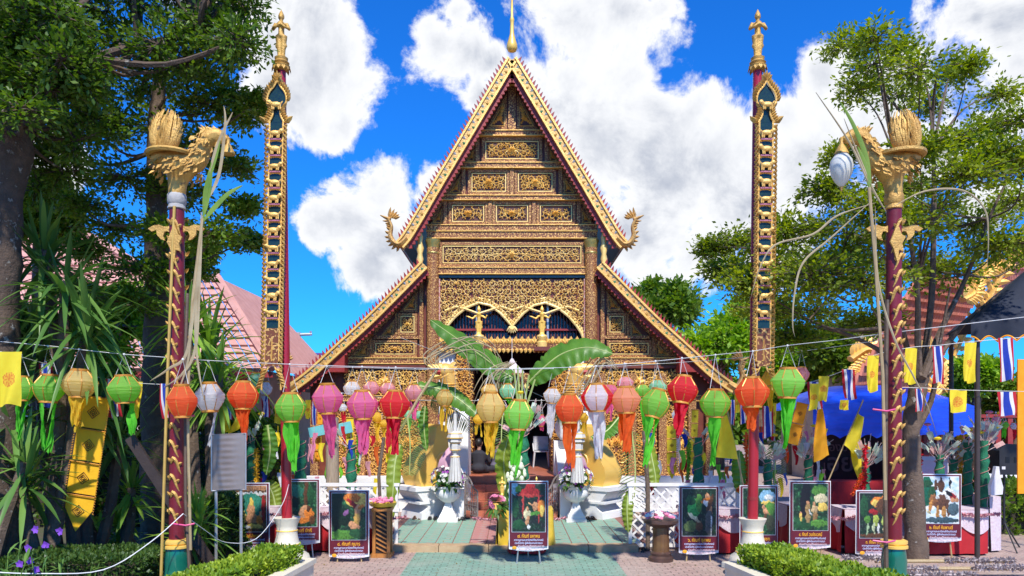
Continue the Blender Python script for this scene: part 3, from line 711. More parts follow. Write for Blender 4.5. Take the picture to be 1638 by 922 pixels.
# ---- big shade tree whose crown fills the upper left
f = [P(22, 205, 10.2), P(70, 150, 10.3), P(150, 95, 10.6), P(10, 60, 10.4), P(220, 75, 10.9), P(110, 40, 10.6), P(320, 55, 11)]
sp = []
for ix in range(13):
    for iy in range(9):
        x = -150+ix*45+R.uniform(-22, 22); y = -170+iy*46+R.uniform(-20, 20)
        edge = 400-max(0, y-30)*.45
        if x > edge or (y > 165 and x > 60+R.uniform(0, 200)): continue
        if x > 180 and y > 92: continue
        D = R.uniform(10.2, 13); sp.append((P(x, y, D), .42*D/8.6))
for (x, y) in ((70, 262), (60, 300), (105, 275), (120, 225), (180, 200), (385, 62), (395, 15), (365, 95), (150, 190), (300, 100), (250, 110)): sp.append((P(x, y, R.uniform(10.2, 11.8)), .45))
for k in range(26):
    x, y = R.uniform(-60, 165), R.uniform(-60, 185)
    if not (x > 110 and y > 130): sp.append((P(x, y, R.uniform(8.9, 10)), .46))
big = tree('shade_tree', 'huge dark shade tree whose crown fills the upper left corner', [(G(-8, 941), .34), (P(-4, 700, 10.2), .29), (P(-5, 480, 10.2), .27), (P(2, 300, 10.2), .28), (P(20, 200, 10.2), .24), (P(12, 90, 10.4), .16), (P(0, -80, 10.8), .09)],
     f, sp, .085, LF_DARK, BARK, twigs=27, per=24, jit=.06, limb_r=.085, flat=.75)
lb = MB(); lb.tube(spline([P(22, 210, 10.2), P(60, 160, 10.2), P(95, 122, 10.3), P(150, 95, 10.6), P(225, 72, 10.8), P(320, 55, 11)], 4), [.13-.005*i for i in range(21)], 8); lb.tube(spline([P(28, 190, 10.2), P(20, 120, 10.3), P(70, 60, 10.4), P(140, 0, 10.6)], 4), [.11-.006*i for i in range(13)], 8)
part('main_limbs', lb, BARK, big, w=True)
# ---- tiered tree behind the left bird pole
D2 = 13.2
sp = [(P(x, y, D2+R.uniform(-1.2, 1.0)), (r/88, r/88, r/88*.36)) for x, y, r in ((150, 215, 70), (85, 240, 50), (330, 165, 55), (385, 185, 40), (200, 285, 75), (320, 240, 65), (375, 265, 45), (125, 325, 55), (345, 375, 65), (395, 385, 32), (180, 365, 75), (225, 430, 70), (290, 310, 60), (130, 400, 50), (300, 430, 50), (200, 480, 60), (390, 330, 30), (250, 200, 70), (360, 150, 40), (310, 120, 50), (410, 165, 25), (240, 140, 60), (130, 470, 40), (270, 370, 60))]
tree('tiered_tree', 'tiered tree with brown trunk behind the bird pole at left', [(G(248, 880), .27), (P(248, 700, D2), .24), (P(252, 480, D2), .22), (P(250, 250, D2), .15), (P(256, 60, D2), .05)],
     [P(250, y, D2) for y in (470, 420, 360, 300, 240, 180, 120)], sp, .095, LF_MID, BARK2, twigs=46, per=24, jit=.07, limb_r=.06)
# ---- spreading tree at the right
D3 = 12.3
sp = [(P(x, y, D3+R.uniform(-1.8, 2.4)), (r/82, r/82, r/82*.40), (.5 if y < 230 else 1.0)) for x, y, r in (
    (1345, 72, 42), (1400, 62, 38), (1440, 75, 30), (1395, 105, 50), (1470, 110, 50), (1520, 120, 42), (1550, 108, 28), (1370, 145, 45), (1440, 150, 55), (1495, 165, 50),
    (1600, 150, 36), (1630, 190, 45), (1575, 205, 55), (1640, 260, 55), (1180, 388, 55), (1140, 395, 30), (1235, 425, 70), (1300, 440, 75), (1255, 370, 55), (1330, 300, 48), (1345, 250, 35),
    (1320, 365, 70), (1400, 380, 80), (1380, 450, 80), (1300, 500, 70), (1225, 490, 60), (1450, 430, 70), (1500, 330, 65), (1545, 280, 60), (1590, 250, 45), (1560, 360, 70), (1620, 320, 55),
    (1520, 430, 70), (1610, 390, 55), (1395, 515, 45), (1440, 300, 55), (1470, 240, 45), (1350, 410, 60), (1270, 540, 40), (1450, 360, 60), (1160, 430, 34), (1200, 455, 45), (1540, 220, 40), (1400, 330, 55), (1660, 400, 60))]
fk = [P(1472, 610, D3), P(1440, 520, D3-.3), P(1500, 520, D3+.3), P(1470, 440, D3), P(1400, 470, D3-.2), P(1545, 440, D3+.4), P(1430, 250, D3), P(1492, 240, D3+.2), P(1580, 350, D3+.5), P(1340, 460, D3-.4)]
rt = tree('spreading_tree', 'spreading thin-leaved tree with forked trunk beside the right bird pole', [(G(1466, 895), .19), (P(1461, 780, D3), .15), (P(1457, 700, D3), .145), (P(1466, 640, D3), .14), (P(1474, 600, D3), .13)],
     fk, sp, .085, leaf_mat('olive_green_leaves', (0.297, 0.365, 0.030), (0.162, 0.230, 0.020), .5), BARK2, twigs=58, per=24, jit=.085, limb_r=.035)
lb = MB()
for b in (fk[1:5], ): pass
for q in ([(1474, 605), (1452, 560), (1440, 520), (1405, 475), (1340, 455), (1250, 440)], [(1470, 610), (1468, 540), (1465, 440), (1432, 260), (1400, 90)], [(1476, 605), (1500, 540), (1545, 445), (1582, 350), (1625, 260)], [(1472, 610), (1490, 480), (1494, 300), (1492, 180), (1500, 110)], [(1466, 625), (1420, 570), (1340, 530), (1260, 520)], [(1480, 600), (1540, 520), (1600, 470)], [(1458, 700), (1490, 640), (1502, 560), (1520, 460)]):
    pts = spline([P(x, y, D3+.3*math.sin(i*1.7+x)) for i, (x, y) in enumerate(q)], 4); lb.tube(pts, [.062*(1-.85*i/len(pts)) for i in range(len(pts))], 6)
part('main_limbs', lb, BARK2, rt, w=True)
# ---- trees behind
def round_tree(label, x, y, rpx, D, m, group='trees behind the temple grounds', n=14, leaf=.22, name='background_tree', lobes=None):
    s = D/F; c = P(x, y, D); r = rpx*s; sp = []
    for k in range(n):
        u = V((R.gauss(0, 1), R.gauss(0, 1), R.gauss(0, .8))).normalized()*r*R.uniform(.35, .8); sp.append((c+u, (r*.42, r*.42, r*.34)))
    base = V((c.x, D, 0)); rr = max(.12, r*.08)
    return tree(name, label, [(base, rr*1.3), (base.lerp(c, .6), rr), (c, rr*.5)], [base.lerp(c, .75), c], sp, leaf, m, BARK2, group, twigs=34, per=26, jit=leaf*.6, limb_r=rr*.5)
round_tree('dark rounded tree far behind the right end of the temple roof', 1055, 485, 58, 46, LF_MID, leaf=.36)
round_tree('bright green leafy tree behind the right tall pole', 1150, 545, 88, 33, LF_LIGHT, leaf=.27)
round_tree('bright green bush tree right of the right tall pole', 1265, 590, 75, 30, LF_LIGHT, leaf=.25)
round_tree('dense green tree behind the right tree crown', 1345, 570, 70, 28, LF_MID, leaf=.24)
round_tree('pale feathery green tree under the navy awning', 1562, 600, 36, 17, LF_LIGHT, leaf=.12)
round_tree('green tree filling the right edge under the navy awning', 1622, 630, 46, 18, LF_MID, leaf=.14)
round_tree('green tree in front of the pink roof', 300, 405, 52, 18.5, LF_MID, leaf=.14)
round_tree('bright green tree just right of the temple eave', 1100, 575, 66, 37, LF_LIGHT, leaf=.28)
round_tree('bright green tree behind the right hanging panel', 1215, 520, 66, 35, LF_LIGHT, leaf=.27)
round_tree('dark green tree behind the big trunk at left edge', 60, 330, 75, 16, LF_MID, leaf=.13)
round_tree('yellow green tree between the strap leaved clumps', 190, 520, 85, 17, LF_LIGHT, leaf=.13)
round_tree('low dark tree between the left trunks', 140, 640, 85, 15.5, LF_DARK, leaf=.12)
round_tree('dark tree at the left edge behind the yellow flag', 10, 560, 80, 15, LF_DARK, leaf=.12)
round_tree('leafy green tree behind the metal notice board', 330, 640, 50, 16, LF_MID, leaf=.12)
# ---- strap-leaved clumps (dracaena / yucca)
def yucca(label, x, y0, heads, D, m, n=62, L=1.0, group='strap-leaved plants in the left garden', wd=.075):
    t = thing('strap_leaved_plant', label, 'plant', (P(x, y0, D).x, D, 0), group)
    for (hx, hy, k) in heads:
        h = P(hx, hy, D+R.uniform(-.5, .5)); b = V((P(x, y0, D).x+R.uniform(-.25, .25), h.y+R.uniform(-.2, .2), 0))
        if h.z > .6: part('stem', MB().tube(spline([b, b.lerp(h, .5)+V((R.uniform(-.12, .12), 0, 0)), h], 4), [.10-.004*i for i in range(9)], 7), BARK2, t, w=True)
        mb = MB()
        for i in range(n):
            el = R.uniform(-.75, 1.45); a = R.uniform(0, 2*pi); d = V((math.cos(a)*math.cos(el), math.sin(a)*math.cos(el), math.sin(el)))
            mb.leaf(h-V((0, 0, R.uniform(0, .5)*k))+d*.04, d, V((0, 0, 1)), L*k*R.uniform(.75, 1.15), wd, droop=R.uniform(.05, .5)*(1.2-max(0, el)*.7), seg=5, fold=.35)
        part('leaf_rosette', mb, m, t, w=True, smooth=1.2)
    return t
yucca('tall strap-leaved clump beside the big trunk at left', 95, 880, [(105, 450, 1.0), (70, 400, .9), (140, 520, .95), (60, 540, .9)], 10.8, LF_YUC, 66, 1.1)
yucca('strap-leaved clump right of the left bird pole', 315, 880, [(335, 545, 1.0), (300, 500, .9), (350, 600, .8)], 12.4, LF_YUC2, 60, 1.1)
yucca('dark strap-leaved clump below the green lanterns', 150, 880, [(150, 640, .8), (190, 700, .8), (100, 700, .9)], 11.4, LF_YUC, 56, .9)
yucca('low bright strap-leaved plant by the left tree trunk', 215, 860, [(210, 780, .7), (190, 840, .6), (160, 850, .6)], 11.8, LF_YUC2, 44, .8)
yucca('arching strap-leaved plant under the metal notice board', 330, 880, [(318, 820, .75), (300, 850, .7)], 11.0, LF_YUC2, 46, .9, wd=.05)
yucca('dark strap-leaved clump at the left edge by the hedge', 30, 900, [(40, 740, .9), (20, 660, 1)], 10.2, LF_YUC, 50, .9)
# ---- hedges
def hedge(name, label, a, b, wd, h, leaf, m, dens, group=None, lump=.06, z0=0.0):
    """clipped hedge from ground point a to b"""
    a = V((a[0], a[1], z0)); b = V((b[0], b[1], z0)); t = thing(name, label, 'hedge', (a+b)/2, group); d = (b-a); L = d.length; d.normalize(); s = V((-d.y, d.x, 0))
    core = MB(); M3 = Matrix((d, s, V((0, 0, 1)))).transposed()
    core.box((a+b)/2+V((0, 0, h*.42)), (L-.16, wd-.18, h*.84), M3); part('twigs', core, mat('hedge_twigs', (.03, .03, .012), (.05, .035, .02), 14, .9, 0, .8), t, w=True, smooth=0)
    n = int(dens*(L*wd+2*L*h+2*wd*h)); u = NR.uniform(-.5, .5, n); v = NR.uniform(-.5, .5, n); ww = NR.uniform(0, 1, n)
    f = NR.uniform(0, L*wd+2*L*h+2*wd*h, n); A = L*wd; B = A+2*L*h
    x = u*L; y = v*wd; z = ww*h; top = f < A; z[top] = h; sd = (f >= A) & (f < B); y[sd] = np.sign(v[sd])*wd/2; en = f >= B; x[en] = np.sign(u[en])*L/2
    nx = np.zeros((n, 3)); nx[top, 2] = 1; nx[sd, 1] = np.sign(v[sd]); nx[en, 0] = np.sign(u[en])
    bump = np.array([noise.noise(V((x[i]*4, y[i]*4, z[i]*4))) for i in range(n)])*lump-np.abs(NR.normal(0, leaf*.9, n))
    p = np.stack([x, y, z], 1)+nx*bump[:, None]; Mx = np.array(M3); p = p @ Mx.T+np.array((a+b)/2); nw = nx @ Mx.T
    leaf_cloud('foliage', p, nw*.8+np.array([0, 0, .5]), leaf, leaf*.6, m, t, up=.2)
    return t
hedge('clipped_hedge', 'low yellow-green hedge in the left white planter', (-3.62, 8.1), (-3.14, 10.35), .5, .30, .055, LF_BOX, 2600, 'yellow-green planter hedges', z0=.25)
hedge('clipped_hedge', 'low yellow-green hedge in the right white planter', (3.40, 10.3), (4.02, 8.0), .66, .32, .055, LF_BOX, 2600, 'yellow-green planter hedges', z0=.25)
hedge('clipped_hedge', 'dark clipped hedge below the purple flowers at left', (-6.6, 9.9), (-4.75, 10.1), 1.1, .52, .05, LF_HEDGE, 2400)
hedge('clipped_hedge', 'tall dark clipped bush behind the metal notice board', (-5.1, 11.9), (-4.4, 11.9), .8, 1.05, .055, LF_HEDGE, 2200, lump=.2)
hedge('clipped_hedge', 'green shrub row behind the black loudspeaker', (9.2, 15.2), (11.0, 15.2), .8, 1.0, .09, LF_MID, 900, lump=.3)
hedge('dense_shrubs', 'dense dark shrubs behind the left garden trunks', (-11.5, 16.2), (-5.0, 16.2), 1.0, 2.3, .11, LF_DARK, 500, lump=.5)
# ---- purple-flowered plants
PURP = mat('purple_petals', (.30, .10, .62), (.22, .06, .5), 9, .6, trans=.3)
fp = thing('purple_flower_plant', 'tall slender plants with purple flowers in the lower left corner', 'plant', (P(40, 950, 8.2).x, 8.2, 0))
st = MB(); lv = MB(); 
for k in range(26):
    b = V((P(R.uniform(-10, 130), 900, 8.2).x, 8.2+R.uniform(-.5, .5), 0)); e = b+V((R.uniform(-.2, .2), R.uniform(-.1, .1), R.uniform(.5, .95)))
    pts = spline([b, b.lerp(e, .6)+V((R.uniform(-.05, .05), 0, 0)), e], 4); st.tube(pts, .006, 4)
    for j in range(2, 9): lv.leaf(pts[j], V((R.uniform(-1, 1), R.uniform(-1, 1), R.uniform(.1, .7))), V((0, 0, 1)), R.uniform(.14, .26), .03, droop=.25, seg=3)
part('stems', st, LF_YUC, fp, w=True); part('leaves', lv, LF_YUC, fp, w=True, smooth=1.2)
for (x, y) in ((58, 847), (96, 850), (46, 877), (74, 872), (33, 902), (50, 897), (59, 911)):
    mb = MB(); c = P(x, y, 7.9)
    for k in range(5):
        a = 2*pi*k/5+R.random(); mb.leaf(c, V((math.cos(a), -.35, math.sin(a))), V((0, -1, 0)), .05, .045, seg=2, fold=.2)
    part('flower', mb, PURP, fp, w=True)
# ---------------------------------------------------------------- planters
def planter(label, x0, x1, y0, y1, side, h=.33):
    t = thing('stone_planter', label, 'planter', ((x0+x1)/2, (y0+y1)/2, 0), 'white planters along the path')
    mb = MB(); e = .14
    for (a, b, c, d) in ((x0, x1, y1-e, y1), (x0, x1, y0, y0+e), (x0, x0+e, y0+e, y1-e), (x1-e, x1, y0+e, y1-e)): mb.bx(a, b, c, d, 0, h-.07)
    part('kerb_wall', mb, CREAM, t, w=True, smooth=0); mb = MB(); o = .03
    for (a, b, c, d) in ((x0-o, x1+o, y1-e-.02, y1+o), (x0-o, x1+o, y0-o, y0+e+.02), (x0-o, x0+e+.02, y0+e+.02, y1-e-.02), (x1-e-.02, x1+o, y0+e+.02, y1-e-.02)): mb.bx(a, b, c, d, h-.07, h)
    part('coping', mb, CREAM, t, w=True, smooth=0); part('soil', MB().bx(x0+e+.001, x1-e-.001, y0+e+.001, y1-e-.001, 0, h-.09), SOIL, t, w=True, smooth=0)
pr = planter('white planter kerb holding the right hedge', 3.05, 6.6, 7.4, 10.25, 1) if False else None
for sd_, q in (('right', [(3.02, 10.3), (3.72, 10.6), (4.55, 7.7), (3.5, 7.5)]), ('left', [(-2.88, 10.55), (-3.42, 10.62), (-4.05, 7.6), (-3.15, 7.5)])):
    t = thing('stone_planter', 'white planter kerb holding the %s hedge' % sd_, 'planter', (q[0][0]*1.2, 9, 0), 'white planters along the path')
    for nm, h0, h1, o in (('kerb_wall', 0, .26, 0), ('coping', .26, .33, .03)):
        mb = MB()
        for (xa, ya), (xb, yb) in zip(q, q[1:]+q[:1]):
            a = V((xa, ya, (h0+h1)/2)); b = V((xb, yb, (h0+h1)/2)); d = b-a; mb.box((a+b)/2+V((0, 0, R.uniform(-.001, .001))), (d.length+.13+2*o, .14+2*o, h1-h0), rotm(0, 0, math.atan2(d.y, d.x)))
        part(nm, mb, CREAM, t, w=True, smooth=0)
    part('soil', MB().prism(q, (0, 0, .05), (1, 0, 0), (0, 1, 0), .19), SOIL, t, w=True, smooth=0)
# ---------------------------------------------------------------- neighbouring buildings
PINKT = mat('faded_pink_roof_tile', (.62, .33, .27), (.52, .25, .20), 3, .8, 0, .4, 30, island=.08, wear=((.38, .22, .18), 5, .62))
REDT = mat('red_roof_tile', (.60, .20, .12), (.48, .14, .08), 3, .8, 0, .4, 30, island=.1)
def courses(par, eL, eR, tR, tL, n, m, nm='tile_course', cols=0):
    """overlapping tile courses between eave and top corners; each course a stepped strip scored into tiles"""
    eL, eR, tR, tL = V(eL), V(eR), V(tR), V(tL); nn = (eR-eL).cross(tL-eL).normalized()
    if nn.y > 0: nn = -nn
    for i in range(n):
        a, b = i/n, (i+1.12)/n
        mb = MB(); k = cols or 1
        for c in range(k):
            u0, u1 = c/k, (c+.9)/k if cols else 1
            A = eL.lerp(tL, a); B = eR.lerp(tR, a); C = eR.lerp(tR, min(b, 1)); D_ = eL.lerp(tL, min(b, 1))
            p = [A.lerp(B, u0)+nn*.09, A.lerp(B, u1)+nn*.09, D_.lerp(C, u1)+nn*.01, D_.lerp(C, u0)+nn*.01]
            mb.add(p+[q-nn*.07 for q in p], [(0, 1, 2, 3), (7, 6, 5, 4), (0, 4, 5, 1), (1, 5, 6, 2), (2, 6, 7, 3), (3, 7, 4, 0)])
        part(nm, mb, m, par, w=True, smooth=0)
lh = thing('tiled_hall', 'low hall with faded pink tiled roof behind the left trees', 'building', (P(150, 700, 24).x, 24, 0))
courses(lh, P(-250, 592, 21.5), P(436, 592, 21.5), P(345, 442, 23.6), P(-250, 442, 23.6), 13, PINKT, cols=46)
courses(lh, P(-250, 452, 23.4), P(270, 455, 23.4), P(60, 330, 26), P(-250, 330, 26), 10, PINKT, cols=36)
a, b, c, d = P(436, 592, 21.5), P(436, 592, 21.5)+V((0, 9, 0)), P(345, 442, 23.6)+V((0, 5, 0)), P(345, 442, 23.6)
part('hip_slope', MB().add([a, b, c, d], [(0, 1, 2, 3)]), PINKT, lh, w=True, smooth=0)
for q in ((P(436, 590, 21.4), P(345, 440, 23.5)), (P(270, 453, 23.3), P(60, 328, 25.9))): part('hip_ridge', MB().tube([q[0], q[1]], .13, 6), PINKT, lh, w=True)
part('wall', MB().bx(P(-250, 600, 22).x, P(405, 600, 23).x, 22.6, 30, 0, P(0, 588, 22.5).z), mat('cream_wall', (.62, .55, .45), (.5, .43, .34), 3, .8), lh, w=True, smooth=0)
part('fascia', MB().bx(P(-250, 600, 21.5).x, P(436, 600, 21.5).x, 21.5, 21.6, P(0, 604, 21.5).z, P(0, 595, 21.5).z), REDW, lh, w=True, smooth=0)
rh = thing('red_tiled_shrine', 'red tiled shrine with gilded serpent gables behind the right tree', 'building', (P(1560, 700, 21).x, 21, 0))
courses(rh, P(1345, 645, 19.5), P(1470, 630, 27), P(1575, 455, 27), P(1474, 432, 19.5), 14, REDT, cols=24)
courses(rh, P(1560, 520, 18.6), P(1690, 500, 26), P(1790, 330, 26), P(1690, 300, 18.6), 12, REDT, cols=22)
part('hall_wall', MB().prism([(P(1500, 600, 19.6).x, 0), (P(1720, 600, 19.6).x, 0), (P(1720, 600, 19.6).x, P(0, 430, 19.6).z), (P(1600, 440, 19.6).x, P(0, 445, 19.6).z), (P(1500, 640, 19.6).x, P(0, 640, 19.6).z)], (0, 31, 0), (1, 0, 0), (0, 0, 1), 3.5), mat('shrine_wall', (.5, .42, .33), (.4, .32, .25), 3, .8), rh, w=True, smooth=0)
def curl(mb, pts, D, r0, n=7):
    q = spline([P(x, y, D) for x, y in pts], 5); mb.tube(q, [r0*(1-.5*i/len(q)) for i in range(len(q))], 7, flat=.5)
    for i in range(1, len(q)-1):
        d = (q[i+1]-q[i-1]).normalized()
        for s in (1, -1): leafp(mb, q[i].x, q[i].z, math.atan2(d.z, d.x)+s*1.0, r0*2.0, r0, .08, D-.05)
for pts, D, r0 in (([(1484, 660), (1510, 600), (1545, 530), (1590, 450)], 19.3, .14), ([(1570, 500), (1600, 440), (1640, 380), (1690, 320)], 18.5, .16), ([(1540, 480), (1556, 470), (1562, 450), (1582, 432), (1600, 420)], 18.4, .15), ([(1478, 600), (1486, 580), (1480, 565), (1490, 552)], 19.2, .16), ([(1495, 640), (1490, 618), (1510, 610), (1505, 590)], 18.6, .17), ([(1360, 575), (1385, 560), (1398, 570), (1380, 588), (1370, 600)], 24, .22), ([(1350, 640), (1420, 535), (1472, 452)], 25.1, .12)):
    mb = MB(); curl(mb, pts, D, r0); part('gilded_serpent', mb, GOLD, rh, w=True)
part('barge', MB().tube([P(1345, 648, 25.1), P(1418, 530, 25.1), P(1468, 450, 25.1)], .14, 5), mat('mauve_barge', (.42, .2, .2), None, 5, .6), rh, w=True)
# ---------------------------------------------------------------- tall poles with gilded hanging panels
def figure(h, pose='pray'):
    """standing crowned deity, base at 0; one closed surface after remeshing"""
    mb = MB(); k = h
    mb.lathe([(.10*k, 0), (.115*k, .02*k), (.08*k, .05*k)], 10)
    for s in (-1, 1):
        mb.tube([(s*.035*k, 0, .03*k), (s*.04*k, -.005*k, .2*k), (s*.05*k, 0, .46*k)], [.04*k, .05*k, .075*k], 8)
        if pose == 'pray': mb.tube([(s*.10*k, 0, .70*k), (s*.165*k, -.02*k, .58*k), (s*.09*k, -.09*k, .60*k), (s*.012*k, -.11*k, .66*k)], [.045*k, .038*k, .032*k, .022*k], 7)
        else: mb.tube([(s*.10*k, 0, .64*k), (s*.22*k, -.02*k, .56*k), (s*.27*k, -.05*k, .66*k)] if s > 0 else [(s*.10*k, 0, .64*k), (s*.2*k, -.03*k, .54*k), (s*.33*k, -.05*k, .60*k), (s*.42*k, -.05*k, .63*k)], [.042*k, .036*k, .028*k, .014*k][:3 if s > 0 else 4], 7)
        mb.tube([(s*.06*k, 0, .3*k), (s*.11*k, -.01*k, .24*k), (s*.13*k, -.01*k, .3*k)], [.03*k, .025*k, .006*k], 5)
    mb.tube([(0, 0, .42*k), (0, 0, .5*k), (0, 0, .6*k), (0, 0, .70*k), (0, 0, .75*k)], [.095*k, .085*k, .08*k, .115*k, .04*k], 10, flat=.7)
    mb.tube([(0, 0, .72*k), (0, 0, .8*k)], .035*k, 8)
    mb.ell((0, -.01*k, .825*k), (.05*k, .055*k, .062*k)); mb.ell((0, -.065*k, .82*k), (.012*k, .016*k, .018*k), n=6, k=4)
    for s in (-1, 1): mb.ell((s*.055*k, 0, .82*k), (.012*k, .015*k, .03*k), n=6, k=4)
    mb.lathe([(.06*k, .845*k), (.066*k, .86*k), (.05*k, .88*k), (.052*k, .895*k), (.036*k, .92*k), (.03*k, .94*k), (.012*k, .97*k), (.003*k, 1.0*k)], 10)
    return mb
def animal(w_):
    mb = MB(); s = w_
    mb.ell((0, -.02, .30*s), (.34*s, .12*s, .16*s)); mb.ell((-.38*s, -.03, .44*s), (.13*s, .1*s, .12*s)); mb.tube([(-.25*s, -.02, .34*s), (-.36*s, -.03, .42*s)], [.12*s, .09*s], 6)
    for x in (-.24, -.14, .16, .27): mb.tube([(x*s, -.02, .25*s), (x*s+.02*s, -.02, 0)], [.06*s, .04*s], 5)
    mb.tube([(.32*s, -.02, .36*s), (.42*s, -.02, .5*s)], [.05*s, .03*s], 5)
    return mesh('animal', mb, GOLD)
ANI = animal(.24)
GLASSBG = mat('blue_green_glass_mosaic', (.01, .025, .035), (.02, .05, .03), 38, .2, .1, wear=((.45, .5, .4), 30, .7))
PLINK = mat('pink_ledge', (.45, .16, .22), (.35, .10, .15), 9, .5)
def tall_pole(label, bx_, tx, px_top, px_bot, D, side):
    b = P(bx_, 665, D); b.z = 0; tpx = P(tx, 112, D)
    t = thing('ornate_pole', label, 'pole', b, 'tall temple poles flanking the path')
    prof = [(.40, 0), (.40, .04), (.33, .07), (.37, .14), (.40, .26), (.36, .40), (.28, .47), (.275, .49), (.25, .52), (.22, .62), (.222, .64), (.2, .66), (.175, .8), (.17, .88), (.172, .9), (.165, .93), (.175, 1.02), (.215, 1.14), (.225, 1.17), (.15, 1.175), (.1, 1.16)]
    part('urn_base', MB().lathe([(r*.88, z*.72) for r, z in prof], 28), CREAM, t)
    for z, r in ((.352, .243), (.454, .198), (.652, .152)): part('gilt_ring', MB().lathe([(r-.005, z-.012), (r+.006, z), (r-.005, z+.012)], 24, cap=False), GOLDS, t)
    top = tpx-b
    part('pole', MB().tube([(0, 0, .8), (0, 0, .84), top], [.075, .075, .066], 16), REDP, t)
    part('band', MB().tube([(0, 0, 1.12), (0, 0, 1.16)], .079, 16), REDW, t)
    lot = MB().lathe([(.07, -.02), (.11, .0), (.13, .05), (.10, .07), (.12, .10), (.09, .13), (.1, .17)], 12, top)
    for k in range(12): a = k*pi/6; lot.leaf(top+V((.11*math.cos(a), .11*math.sin(a), .06)), V((math.cos(a)*.35, math.sin(a)*.35, -1)), V((math.cos(a), math.sin(a), 0)), .1, .06, seg=2)
    part('lotus_capital', lot, OLDGOLD, t)
    fm = figure(.74); o = part('deity_statue', mesh('deity_statue', fm, OLDGOLD), None, t); o.location = top+V((0, 0, .16)); remesh(o, .014, 1)
    # hanging panel
    def q(u, y): # u metres from panel axis
        f = (y-px_top[1])/(px_bot[1]-px_top[1]); x = lerp(px_top[0], px_bot[0], f); return P(x, y, D)+V((u, -.2, 0))-b
    W = .098
    pn = part('hanging_panel', MB().add([q(-W, 205), q(W, 205), q(W, 585), q(-W, 585)], [(0, 1, 2, 3)]).add([q(-W, 205)+V((0, .03, 0)), q(W, 205)+V((0, .03, 0)), q(W, 585)+V((0, .03, 0)), q(-W, 585)+V((0, .03, 0))], [(3, 2, 1, 0)]), GLASSBG, t, smooth=0)
    fr = MB()
    for s in (-1, 1): fr.tube([q(s*W, 203), q(s*W, 580)], .014, 6); fr.tube(spline([q(s*.03, 572), q(s*.05, 590), q(s*.13, 606), q(s*.14, 625)], 4), .013, 5)
    for s in (-1, 1): fr.tube(spline([q(s*.12, 205), q(s*.07, 196), q(s*.06, 186), q(s*.14, 172), q(s*.12, 158), q(s*.05, 148), q(0, 138)], 4), .016, 6)
    part('panel_frame', fr, GOLD, pn)
    lf = MB(); zz = 206
    while zz < 596:
        for s in (-1, 1):
            c = q(s*(W+.012), zz); leafp(lf, c.x, c.z, pi/2-s*.9, .075, .055, .045, c.y); leafp(lf, c.x, c.z-.03, -pi/2+s*.6, .08, .045, .04, c.y-.01)
        zz += 7.2
    for i in range(17):
        for s in (-1, 1):
            f = i/16; a = spline([q(s*.12, 205), q(s*.07, 196), q(s*.06, 186), q(s*.14, 172), q(s*.12, 158), q(s*.05, 148), q(0, 138)], 3)[min(18, int(f*18))]
            leafp(lf, a.x, a.z, pi/2-s*(1.2-.9*f), .10, .06, .05, a.y)
    for k in range(5): c = q(0, 140); leafp(lf, c.x, c.z, pi/2+(k-2)*.35, .16-.02*abs(k-2), .07, .05, c.y)
    for s in (-1, 1):
        for k in range(6): c = q(s*(.06+.016*k), 592+k*5); leafp(lf, c.x, c.z, (0 if s > 0 else pi)-s*.5, .11, .06, .05, c.y)
        c = q(s*.12, 206); leafp(lf, c.x, c.z, pi/2-s*.9, .16, .09, .06, c.y)
    part('leaf_border', lf, OLDGOLD, pn)
    mo = spline([q(-.11, 204), q(-.06, 194), q(-.055, 186), q(-.13, 172), q(-.11, 158), q(-.045, 148), q(0, 140)], 4); mo = mo+[V((2*q(0, 170).x-v.x, v.y, v.z)) for v in mo[-2::-1]]; N_ = len(mo)
    part('medallion_glass', MB().add([v+V((0, .02, 0)) for v in mo]+[v+V((0, .035, 0)) for v in mo], [tuple(range(N_)), tuple(range(N_, 2*N_))[::-1]]), GLASSBG, pn, smooth=0)
    ledges = list(range(12))
    for i in ledges:
        y = 232+i*25.5; c = q(0, y-6 if i else y-6)
        if y < 545:
            pq = part('plaque', MB().box(q(0, y)+V((0, -.02, 0)), (2*W-.03, .04, .02)), PLINK, pn, smooth=0)
            sc_ = MB()
            for k in range(5): c2 = q((k-2)*.045, y+5); leafp(sc_, c2.x, c2.z+.02, pi/2+(k-2)*.5, .055, .05, .03, c2.y)
            part('plaque_scroll', sc_, GOLD, pq)
            o = part('animal', ANI, None, pq); o.location = q(0, y)+V((0, -.025, .015)); o.scale = (1 if i % 2 else -1, 1, R.uniform(.85, 1.1))
    o = part('animal', ANI, None, pn); o.location = q(0, 186)+V((0, -.025, 0))
    part('lower_board', MB().add([q(-W, 528)+V((0, -.012, 0)), q(W, 528)+V((0, -.012, 0)), q(W, 588)+V((0, -.012, 0)), q(-W, 588)+V((0, -.012, 0))], [(0, 1, 2, 3)]), PATL, pn, smooth=0)
    part('lower_filigree', MB().bx(-.03, .03, q(0, 560).y-.02, q(0, 560).y-.005, q(0, 580).z, q(0, 540).z) if False else MB().tube([q(0, 545), q(0, 580)], .03, 6, flat=.4), GOLD, pn)
    return t
tall_pole('tall crimson pole in white urn left of the path with gilded hanging panel', 459, 450, (450, 150), (441, 610), 11.1, -1)
tall_pole('tall crimson pole in white urn right of the path with gilded hanging panel', 1204, 1212, (1219, 150), (1213, 610), 11.0, 1)
